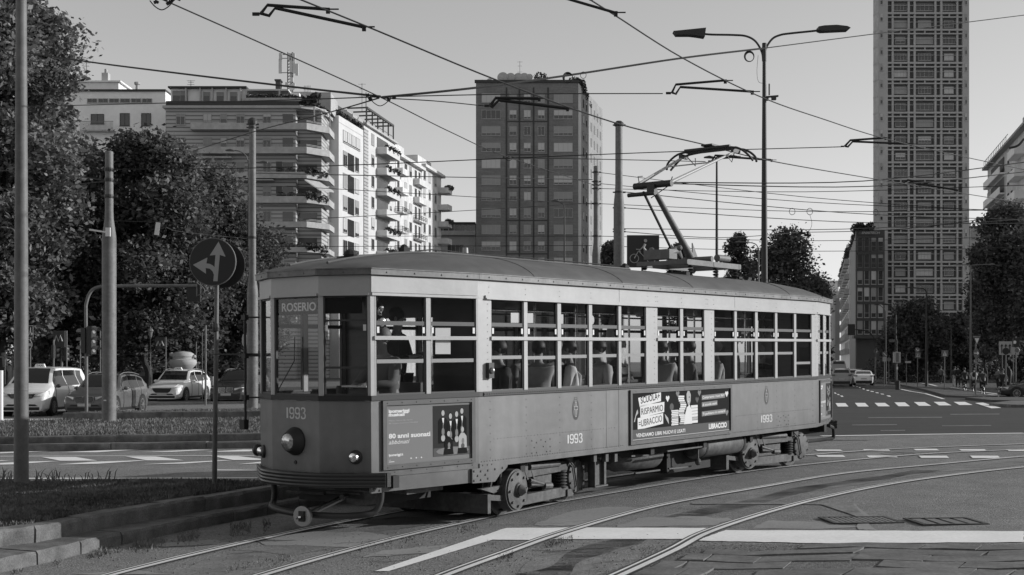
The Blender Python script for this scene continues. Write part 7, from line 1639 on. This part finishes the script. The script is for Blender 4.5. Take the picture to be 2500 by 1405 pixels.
# ================= people =================
M['skin']=mat('skin',.26,.55); M['hair']=mat('dark_hair',.035,.6); M['hairg']=mat('grey_hair',.2,.6); M['cl_black']=mat('black_cloth',.018,.85); M['cl_dark']=mat('dark_cloth',.04,.85); M['cl_mid']=mat('grey_cloth',.14,.85); M['cl_light']=mat('light_cloth',.42,.8,noise=[(9,.15)]); M['cl_white']=mat('white_cloth',.62,.8,noise=[(8,.1)])
def skin_mesh(J,E,sub=1):
    me=bpy.data.meshes.new('sk'); names=list(J); me.from_pydata([J[n][0] for n in names],[(names.index(a),names.index(b)) for a,b in E],[]); o=bpy.data.objects.new('sk',me); C.objects.link(o)
    md=o.modifiers.new('s','SKIN'); 
    for i,n in enumerate(names):
        r=J[n][1]; me.skin_vertices[0].data[i].radius=(r if isinstance(r,tuple) else (r,r)); me.skin_vertices[0].data[i].use_root=(n=='pelvis' or (i==0 and 'pelvis' not in J))
    sb=o.modifiers.new('b','SUBSURF'); sb.levels=sub; sb.render_levels=sub; dg=bpy.context.evaluated_depsgraph_get(); dg.update(); r=bpy.data.meshes.new_from_object(o.evaluated_get(dg)); bpy.data.objects.remove(o); r.polygons.foreach_set('use_smooth',[True]*len(r.polygons)); return r
POSES={}
def pose(kind):
    if kind in POSES: return POSES[kind]
    # facing +y. z up. standing height 1.75
    if kind in('sit','drive','cycle'):
        ph=.50 if kind!='cycle' else .92
        lean={'sit':.02,'drive':.06,'cycle':.28}[kind]
        pel=V(0,0,ph); ch=V(0,lean*.9,ph+.42); nk=V(0,lean*1.1,ph+.60); hd=V(0,lean*1.1+.03,ph+.78)
        knL=V(-.10,.42,ph-.02);knR=V(.10,.42,ph-.02); ftL=V(-.10,.44,.07);ftR=V(.10,.44,.07)
        if kind=='cycle': knL=V(-.10,.34,.78);ftL=V(-.12,.16,.40);knR=V(.10,.26,.52);ftR=V(.12,.10,.14)
        elL=V(-.26,lean+.06,ph+.24);elR=V(.26,lean+.06,ph+.24);haL=V(-.14,.30,ph+.10);haR=V(.14,.30,ph+.10)
        if kind=='drive': elL=V(-.28,.22,ph+.26);elR=V(.28,.22,ph+.26);haL=V(-.12,.46,ph+.26);haR=V(.14,.44,ph+.24)
        if kind=='cycle': elL=V(-.26,.40,1.22);elR=V(.26,.40,1.22);haL=V(-.24,.60,1.08);haR=V(.24,.60,1.08)
    else:
        ph=.92; pel=V(0,0,ph);ch=V(0,.01,1.32);nk=V(0,.01,1.50);hd=V(0,.03,1.66)
        st=.26 if kind=='walk' else .04
        knL=V(-.09,st*.55+.03,.50);ftL=V(-.09,st,.07);knR=V(.09,-st*.3+.04,.50);ftR=V(.09,-st,.09)
        elL=V(-.25,-st*.5,1.14);haL=V(-.25,-st*.5+.14,.90);elR=V(.25,st*.3,1.14);haR=V(.25,st*.5+.14,.90)
        if kind=='reach': elR=V(.24,.08,1.66);haR=V(.14,.10,1.92)
        if kind=='hold': elL=V(-.22,.1,1.16);haL=V(-.08,.28,1.22);elR=V(.22,.1,1.16);haR=V(.08,.28,1.20)
    shL=ch+V(-.18,0,.10);shR=ch+V(.18,0,.10); hpL=pel+V(-.10,0,-.04);hpR=pel+V(.10,0,-.04); wa=pel.lerp(ch,.45)
    J={'pelvis':(pel,(.15,.13)),'waist':(wa,(.145,.12)),'chest':(ch,(.165,.135)),'neck':(nk,.055),'jaw':(hd+V(0,.015,-.05),(.062,.07)),'head':(hd+V(0,0,.03),(.078,.092)),'crown':(hd+V(0,-.01,.10),(.05,.06))}
    E=[('pelvis','waist'),('waist','chest'),('chest','neck'),('neck','jaw'),('jaw','head'),('head','crown')]
    for s_,sh,el,ha,hp,kn,ft in (('L',shL,elL,haL,hpL,knL,ftL),('R',shR,elR,haR,hpR,knR,ftR)):
        d=(ha-el).normalized(); pm=ha+d*.05; lat=V(1,0,0)
        J.update({'sh'+s_:(sh,.070),'el'+s_:(el,.042),'ha'+s_:(ha,.03),'pm'+s_:(pm,(.036,.022)),'hp'+s_:(hp,.088),'kn'+s_:(kn,.058),'an'+s_:(ft,.04),'to'+s_:(ft+V(0,.17,-.035),.035)})
        E+=[('chest','sh'+s_),('sh'+s_,'el'+s_),('el'+s_,'ha'+s_),('ha'+s_,'pm'+s_),('pelvis','hp'+s_),('hp'+s_,'kn'+s_),('kn'+s_,'an'+s_),('an'+s_,'to'+s_)]
        for i,l in enumerate((.075,.085,.08,.06)):
            b=pm+lat*(-.027+.018*i); J['f%d%s'%(i,s_)]=(b+d*.035,.010); J['g%d%s'%(i,s_)]=(b+d*l+V(0,0,-.02),.0075); E+=[('pm'+s_,'f%d%s'%(i,s_)),('f%d%s'%(i,s_),'g%d%s'%(i,s_))]
        q=1 if s_=='L' else -1; J['t'+s_]=(ha+d*.03+V(q*.045,0,.0),.010); J['u'+s_]=(ha+d*.065+V(q*.055,0,-.005),.008); E+=[('ha'+s_,'t'+s_),('t'+s_,'u'+s_)]
    body=skin_mesh(J,E)
    T={k_:(J[k_][0],(J[k_][1][0]+.018,J[k_][1][1]+.02) if isinstance(J[k_][1],tuple) else J[k_][1]+.018) for k_ in('pelvis','waist','chest','shL','shR','elL','elR')}
    for s_ in 'LR': T['cu'+s_]=(J['el'+s_][0].lerp(J['ha'+s_][0],.75),.045)
    T['coll']=(ch.lerp(nk,.62),.075)
    top=skin_mesh(T,[('pelvis','waist'),('waist','chest'),('chest','coll'),('chest','shL'),('chest','shR'),('shL','elL'),('shR','elR'),('elL','cuL'),('elR','cuR')])
    L_={k_:(J[k_][0],(J[k_][1][0]+.012,J[k_][1][1]+.012) if isinstance(J[k_][1],tuple) else J[k_][1]+.022) for k_ in('pelvis','hpL','hpR','knL','knR')}
    for s_ in 'LR': L_['he'+s_]=(J['kn'+s_][0].lerp(J['an'+s_][0],.88),.058)
    leg=skin_mesh(L_,[('pelvis','hpL'),('pelvis','hpR'),('hpL','knL'),('hpR','knR'),('knL','heL'),('knR','heR')])
    POSES[kind]=(body,top,leg,hd,{s_:J['an'+s_][0] for s_ in 'LR'},ch,J); return POSES[kind]
def person(label,loc,rz,kind='stand',top='cl_dark',leg='cl_black',hair='hair',group=None,scale=1,extra=None,mtx=None):
    body,tp,lg,hd,an,ch,J=pose(kind); t=thing('person',label,'person',loc,rz,group)
    if mtx is not None: t.matrix_world=mtx
    t.scale=(scale,)*3
    def inst(n,me,m,par):
        me2=me.copy(); me2.materials.clear(); me2.materials.append(M[m]); o=bpy.data.objects.new(n,me2); C.objects.link(o); o.parent=par; return o
    b=inst('body',body,'skin',t); inst('top',tp,top,t); inst('trousers',lg,leg,t)
    mb=MB(); mb.ell(hd+V(0,-.022,.055),(.098,.108,.105),12,8); mb.build('hair',M[hair],t,smooth=True)
    mb=MB(); mb.ell(hd+V(0,.095,-.005),(.012,.02,.02),8,6); [mb.ell(hd+V(sx_*.032,.082,.022),(.012,.008,.008),6,5) for sx_ in(-1,1)]; mb.box(hd+V(0,.082,-.05),(.04,.01,.008)); [mb.ell(hd+V(sx_*.085,.005,.005),(.012,.02,.03),6,5) for sx_ in (-1,1)]; mb.build('face',M['skin'],t,smooth=True)
    for s_ in 'LR':
        mb=MB(); f=an[s_]; mb.ell(f+V(0,.06,-.035),(.048,.135,.04),10,6); mb.build('shoe',M['cl_black'],t,smooth=True)
    if extra=='backpack':
        mb=MB(); mb.ell(ch+V(0,-.17,-.03),(.15,.10,.24),12,8); mb.build('backpack',M['cl_black'],t,smooth=True)
    if extra=='bag':
        mb=MB(); mb.ell(ch+V(.3,0,-.35),(.07,.14,.14),10,7); mb.build('bag',M['cl_light'],t,smooth=True)
    if extra=='strap':
        mb=MB(); mb.tube([ch+V(.16,-.02,.13),ch+V(.05,-.14,0),ch+V(-.14,-.12,-.3)],.022,6); mb.build('bag_strap',M['cl_light'],t,smooth=True)
    if extra=='glasses':
        mb=MB(); mb.box(hd+V(0,.098,.022),(.13,.012,.028)); mb.box(hd+V(.07,.03,.022),(.01,.13,.01)); mb.box(hd+V(-.07,.03,.022),(.01,.13,.01)); mb.build('glasses',M['black'],t)
    return t
def bicycle(label,loc,rz,group=None):
    t=thing('bicycle',label,'bicycle',loc,rz,group)
    for y in (-.52,.53):
        mb=MB(); mb.tube([V(0,y+.34*math.cos(6.2832*i/24),.34+.34*math.sin(6.2832*i/24)) for i in range(25)],.02,6); wh=mb.build('wheel',M['rubber'],t,smooth=True)
        mb=MB(); [mb.tube([V(0,y,.34),V(0,y+.32*math.cos(.524*i),.34+.32*math.sin(.524*i))],.003,4) for i in range(12)]; mb.build('spokes',M['steel'],wh)
    mb=MB(); bb_=V(0,-.05,.30);st_=V(0,-.16,.80);hd_=V(0,.40,.82); mb.tube([bb_,st_],.018,6); mb.tube([st_,hd_],.018,6); mb.tube([bb_,hd_-V(0,0,.1)],.02,6); mb.tube([V(0,-.52,.34),bb_],.012,6); mb.tube([V(0,-.52,.34),st_],.012,6); mb.tube([V(0,.53,.34),hd_,hd_+V(0,-.03,.16)],.016,6); mb.build('frame',M['pole_dark'],t,smooth=True)
    mb=MB(); mb.ell(V(0,-.18,.88),(.07,.13,.03),10,6); mb.build('saddle',M['black'],t,smooth=True)
    mb=MB(); mb.tube([V(-.28,.36,1.02),V(-.1,.40,.99),V(.1,.40,.99),V(.28,.36,1.02)],.014,6); mb.build('handlebar',M['black'],t)
    mb=MB(); mb.bar((-.12,-.05,.30),(.12,-.05,.30),.03); mb.build('pedals',M['steel'],t); return t
# pedestrians and cyclists on the right
GPp='people on the right pavement'
def gp(px,py,h=.12): p=G(px,py,h); return (p.x,p.y,p.z)
person('person in a white shirt walking away near the crossing lamp post',gp(2271,931),rad(-10),'walk','cl_light','cl_black',group=GPp)
person('dark figure standing behind the crossing sign post by the white SUV',gp(2244,930),rad(20),'stand','cl_black','cl_black',group=GPp)
person('person in pale top with a white bag, left of the pedestrian crossing sign',gp(2297,938),rad(-30),'walk','cl_mid','cl_black',group=GPp,extra='bag')
person('person in pale trousers walking, left neighbour of the man in black',gp(2331,944),rad(-12),'walk','cl_dark','cl_light',group=GPp)
person('tall person dressed all in black walking away',gp(2339,946),rad(-12),'walk','cl_black','cl_black',group=GPp,scale=1.04)
person('person in pale shirt holding something up, between two cyclists',gp(2437,952),rad(100),'hold','cl_mid','cl_black',group=GPp)
person('person in light top standing under the lane arrow board',gp(2463,940),rad(160),'stand','cl_light','cl_mid',group=GPp)
for i,(px,py) in enumerate(((2127,927),(2142,926),(2150,925),(2160,924),(2118,927))):
    person(['dark figure nearest the white saloon at the far kerb','person in grey at the far kerb, under the round arrow sign','person in black waiting at the far kerb, middle of the group','dark figure beside the white plate sign','person in pale top at the far kerb, leftmost of the waiting group'][i],gp(px,py),rad(40*i),'stand',['cl_black','cl_mid','cl_black','cl_dark','cl_light'][i],'cl_black',group=GPp)
def rider(lab,px,py,rz,top,extra=None,blab=''):
    l=gp(px,py,.02); person(lab,l,rz,'cycle',top,'cl_black',group='cyclists on the cycle path',extra=extra); bicycle(blab,l,rz,'bicycles ridden on the cycle path')
rider('cyclist in black jacket with a white belt line, leftmost rider',2356,958,rad(-12),'cl_black',None,'bicycle under the leftmost rider in black')
rider('cyclist in a pale shirt with a black backpack, behind the give-way post',2379,961,rad(-12),'cl_light','backpack','bicycle under the rider with the black backpack')
rider('big cyclist in a dark coat right of the give-way post',2400,967,rad(-12),'cl_dark',None,'bicycle under the big rider in a dark coat')
rider('cyclist in a dark coat riding toward the camera by the rightmost posts',2446,969,rad(168),'cl_dark',None,'bicycle with a lit front, rightmost of the ridden ones')
l=ground_at(318,72); bicycle('parked bicycle leaning near the cabinet behind the grey SUV',l,rad(80))
# people inside the tram
def tper(lab,s,t_,z,face,kind,top,leg,hair='hair',scale=1,extra=None):
    return person(lab,(0,0,0),0,kind,top,leg,hair,'people inside the tram',scale,extra,TM@Matrix.Translation((s,t_,z))@Matrix.Rotation(face,4,'Z'))
sp_=lambda px:on_t(px,890,.35)[0]
tper('tram driver with glasses and pale sleeves at the controls, behind the front side window',-.95,.62,.98,rad(90),'drive','cl_mid','cl_black','hairg',1,'glasses')
tper('standing passenger reading near the front platform window',-.45,.95,.86,rad(200),'hold','cl_dark','cl_black')
tper('passenger in dark clothes sitting behind the first main window',sp_(1235),.42,.84,rad(60),'sit','cl_dark','cl_black')
tper('passenger in a crumpled shiny light jacket behind the second main window',sp_(1322),.40,.84,rad(-55),'sit','cl_light','cl_black')
tper('passenger in a pale shirt with a dark backpack strap, third main window',sp_(1400),.38,.84,rad(35),'sit','cl_white','cl_dark',extra='strap')
tper('passenger leaning in dark vest beside the one in the pale shirt',sp_(1378),.48,.86,rad(-20),'sit','cl_dark','cl_dark','hairg')
tper('long-haired passenger in a light top behind the fourth main window',sp_(1475),.40,.84,rad(70),'sit','cl_light','cl_mid')
tper('standing passenger in a white top seen full length through the fifth window',on_t(1540,880,1.2)[0],1.5,.86,rad(180),'reach','cl_white','cl_mid')
tper('passenger in a pale shirt behind the first window of the middle pair',sp_(1622),.40,.84,rad(-60),'sit','cl_light','cl_black')
tper('passenger in a grey striped shirt behind the second window of the middle pair',sp_(1695),.40,.84,rad(30),'sit','cl_mid','cl_black')
tper('passenger with crossed pale sleeves behind the first rear window',sp_(1772),.5,.84,rad(40),'sit','cl_light','cl_black','hairg')
tper('passenger holding a rail with raised arm near the rear windows',on_t(1885,860,.9)[0],1.0,.86,rad(150),'reach','cl_mid','cl_dark')
tper('seated passenger facing the window in dark coat, rear part of the tram',on_t(1655,880,1.8)[0],1.95,.84,rad(180),'sit','cl_dark','cl_black')
tper('seated passenger on the far bench in a grey coat, front part of the tram',on_t(1290,880,1.8)[0],1.95,.84,rad(180),'sit','cl_mid','cl_black')
# ================= overhead wires =================
GW='overhead wires above the junction'
def wire(label,pts,r_=.012,sag=0,name='overhead_wire',cat='wire',m='wire',group=GW):
    q=[P(x,y,Y) for x,y,Y in pts]
    if len(q)==2 and sag: mid=(q[0]+q[1])/2-V(0,0,sag); q=[q[0],mid,q[1]]
    if len(q)>2: q=catmull(q,6)
    o=q[0].copy(); mb=MB(); mb.tube([p-o for p in q],r_,6); w_=mb.build(name,M[m]); w_.location=o; tag(w_,label,cat,group); return w_
wire('contact wire running down to the pantograph head and on toward the skyscraper foot',[(700,-14,15.5),(905,69,16.5),(1220,199,18),(1500,300,20),(1713,352,22.3),(1900,397,26),(2200,448,33),(2520,500,42)],.011)
wire('contact wire crossing from top centre behind the double lamp to the right edge',[(1425,-10,17.5),(1500,37,18.5),(1668,143,20.5),(1850,234,23),(2000,288,27),(2200,349,32),(2520,419,40)],.011)
wire('thin wire from the top left through the knotted junction and down over the brick tower',[(385,-6,17),(660,116,19),(925,236,22),(1100,323,27),(1240,384,32),(1460,455,42)],.010)
wire('thick bundled cable from the left edge to the knotted junction',[(-10,118,36),(205,150,32),(440,180,28),(700,211,25),(928,236,22)],.022)
wire('thick bundled cable from the knotted junction up past the double lamp to the right edge',[(932,238,22),(1160,215,23),(1390,184,25),(1660,143,27),(1860,119,29)],.022)
wire('thin continuation of the bundled cable from the lamp to the right edge',[(1860,119,29),(2200,75,33),(2520,35,37)],.013)
wire('horizontal wire from the left edge to the knotted junction',[(-10,263,36),(330,254,31),(660,246,26),(925,237,22)],.011)
wire('horizontal wire from the knotted junction to the forked bracket left of the double lamp',[(932,237,22),(1280,230,23),(1618,229,24)],.010)
wire('short wire from the knotted junction to the forked bracket before the brick tower',[(932,240,22),(1060,247,23),(1180,259,24)],.010)
wire('wire sloping from the knotted junction down left across the striped block',[(925,240,22),(800,276,28),(620,322,38),(470,370,52)],.013)
wire('wire from the left edge to the clamp of the left tapered pole, upper one',[(-10,416,46),(130,424,42),(255,441,38.2)],.014)
wire('wire from the left edge to the clamp of the left tapered pole, lower one',[(-10,463,46),(130,455,42),(255,444,38.2)],.014)
wire('long level wire from the left tapered pole past the brick tower to the right bracket',[(278,414,38.2),(600,411,36),(900,402,34),(1240,387,33),(1640,371,34),(2055,359,36)],.013)
wire('wire from the brick tower crossing to the pantograph lamp arm',[(1240,386,33),(1400,388,34),(1722,395,36)],.012)
wire('wire running from the tapered pole by the tram to the short pole clamps',[(625,423,52),(1000,431,58),(1446,439,67)],.022)
wire('faint wire running from the trees to the short pole, lower one',[(700,455,60),(1100,478,62),(1446,499,67)],.016)
wire('nearly level wire rising from the trees across the brick tower',[(740,536,60),(1100,517,62),(1450,496,67)],.016)
wire('level wire low across the trees to the tapered pole by the tram',[(60,533,60),(330,541,56),(605,548,52)],.016)
wire('lowest long level wire grazing the tram roof at left',[(560,603,70),(900,602,70),(1446,600,67)],.016)
wire('second lowest long level wire over the tram roof at left',[(625,577,70),(900,577,70),(1446,577,67)],.016)
wire('thin slanting wire over the dark trees holding the white plate',[(290,500,42),(384,541,42),(440,566,43),(605,583,52)],.010)
for i,(a,b,lab) in enumerate(((( 1466,422,67),(2520,522,60),'uppermost of the wires fanning right from the short pole'),((1466,449,67),(2520,517,60),'second of the wires fanning right from the short pole'),((1466,461,67),(2520,452,60),'level wire leaving the short pole clamp to the right'),((1522,469,52),(2520,538,60),'wire leaving the upper clamp of the tall pole behind the pantograph'),((1466,498,67),(2520,512,60),'long level wire starting under the short pole clamps'),((1522,508,52),(2520,546,60),'wire leaving the lower clamp of the tall pole behind the pantograph'),((1522,559,52),(2520,535,60),'gently rising wire low over the bicycle board'),((1522,566,52),(1950,568,60),'short level wire low over the bicycle board'),((1950,568,60),(2520,518,50),'wire rising to the right from the little wire fittings'),((1462,577,67),(2520,577,70),'level wire at the top edge of the bicycle board'),((1462,601,67),(2520,604,70),'lowest level wire right of the short pole, crossing the office block'),((1640,449,30),(2520,418,36),'lower of two wires converging at the right building'),((1640,446,30),(2520,394,34),'upper of two wires converging at the right building'))):
    wire(lab,[a,b],.014 if a[2]<40 else .017,.25)
def knot(label,px,py,Y,s=.12):
    c=P(px,py,Y); t=thing('wire_junction',label,'wire fitting',c,0,'wire fittings'); rr=random.Random(px); mb=MB()
    for i in range(9): mb.box((rr.uniform(-2.2,2.2)*s,rr.uniform(-.4,.4)*s,rr.uniform(-.35,.35)*s),(s*.5,s*.3,s*.35),Euler((0,rr.uniform(-.6,.6),0)).to_matrix())
    mb.build('clamp',M['wire'],t); mb=MB(); mb.tube(catmull([V(-1.6*s,0,0),V(-.9*s,0,-s*.8),V(0,0,-1.25*s),V(.9*s,0,-s*.8),V(1.6*s,0,0)],4),.008,5); mb.build('jumper_loop',M['wire'],t)
knot('knotted junction of many wires high above the tram front',928,238,21.9,.12); knot('wire junction at the top left edge of the picture',395,2,17,.10); knot('small clamp where wires cross before the brick tower',1242,385,32.8,.07)
def fork(label,pts,Y,r_=.022):
    # pts: start clamp, bend top 1, end 1, bend top 2, end 2 in photo pixels
    c=P(*pts[0],Y); t=thing('pull_off_bracket',label,'wire fitting',c,0,'forked pull-off brackets'); q=[P(x,y,Y)-c for x,y in pts]
    mb=MB(); mb.tube([V(0,0,0),q[1],q[2]],r_,8); mb.build('upper_arm',M['wire'],t); mb=MB(); mb.tube([V(0,-.05,0),q[3]-V(0,0,0),q[4],q[5]],r_,8); mb.build('lower_arm',M['wire'],t)
    mb=MB(); 
    for e in (q[2],q[5]): mb.box(e+V(.02,0,-.02),(.05,.04,.07)); mb.bar(e,e+V(.16,0,.0),.016)
    mb.box((-.06,0,0),(.09,.03,.04)); mb.build('clamp',M['wire'],t)
fork('forked bracket high above the telecom mast',[(636,35),(653,13),(797,23),(657,39),(672,20),(885,66)],16.5,.022)
fork('forked bracket left of the double lamp post',[(1640,228),(1650,207),(1768,197),(1650,230),(1661,213),(1834,224)],23,.022)
fork('forked bracket before the top of the brick tower',[(1196,259),(1210,240),(1314,241),(1202,262),(1218,245),(1383,265)],24,.03)
fork('forked bracket before the skyscraper, upper one',[(2062,358),(2076,343),(2160,337),(2070,359),(2082,346),(2222,352)],36,.03)
fork('forked bracket before the skyscraper, lower one',[(2205,448),(2216,440),(2262,447),(2210,452),(2222,446),(2335,464)],40,.03)
fork('forked bracket cut by the top of the picture right of centre',[(1335,-18),(1345,-28),(1440,-8),(1340,-10),(1352,-12),(1500,31)],18,.02)
fork('forked bracket beside the pantograph head',[(1738,394),(1746,380),(1795,382),(1742,396),(1752,382),(1882,391)],36,.03)
c=P(1829,138,26.6)
for i,(px,py,rr_,Y,lab) in enumerate(((1829,138,12,26.6,'big cable coil hanging beside the double lamp post'),(1386,190,12,25,'cable coil hanging above the brick tower roof, larger one'),(1424,184,7,25,'cable coil hanging above the brick tower roof, smaller one'),(1934,517,7,50,'small wire ring left of the two rings over the tram'),(1977,517,7,50,'small wire ring right of the two rings over the tram'),(2138,519,6,50,'small wire ring before the left edge of the skyscraper'))):
    c=P(px,py,Y); k=F/Y; mb=MB()
    for q in range(3 if rr_>8 else 1): mb.tube([V((rr_-q*.8)/k*math.cos(6.2832*j/24)+q*.01,q*.03,(rr_+1-q)/k*math.sin(6.2832*j/24)) for j in range(25)],(1.1 if rr_>8 else .7)/k,6)
    o=mb.build('cable_coil',M['wire']); o.location=c; tag(o,lab,'cable coil','cable coils on the span wires')
for px,py,lab in ((1940,574,'wire fitting on the level wire, left one with a stem'),(1957,570,'boxy wire fitting on the level wire, middle one'),(1972,575,'long flat wire fitting on the level wire, right one')):
    c=P(px,py,68); t=thing('section_insulator',lab,'wire fitting',c,0,'wire fittings'); mb=MB(); mb.box((0,0,0),(.35,.08,.12)); mb.box((0,0,.12),(.1,.08,.2)); mb.build('body',M['wire'],t)
wire('hair-thin drooping line beside the double lamp post',[(1851,135,33),(1848,175,33),(1852,200,33),(1866,204,33)],.005); wire('looped jumper hanging under the right small ring',[(1977,524,50),(1982,545,50),(1978,560,50),(1966,571,50)],.008)
wire('thin line hanging from the right building corner lamp',[(2500,340,30),(2485,356,30),(2464,362,30)],.03,0,'lamp_head','lamp','pole_dark',None)
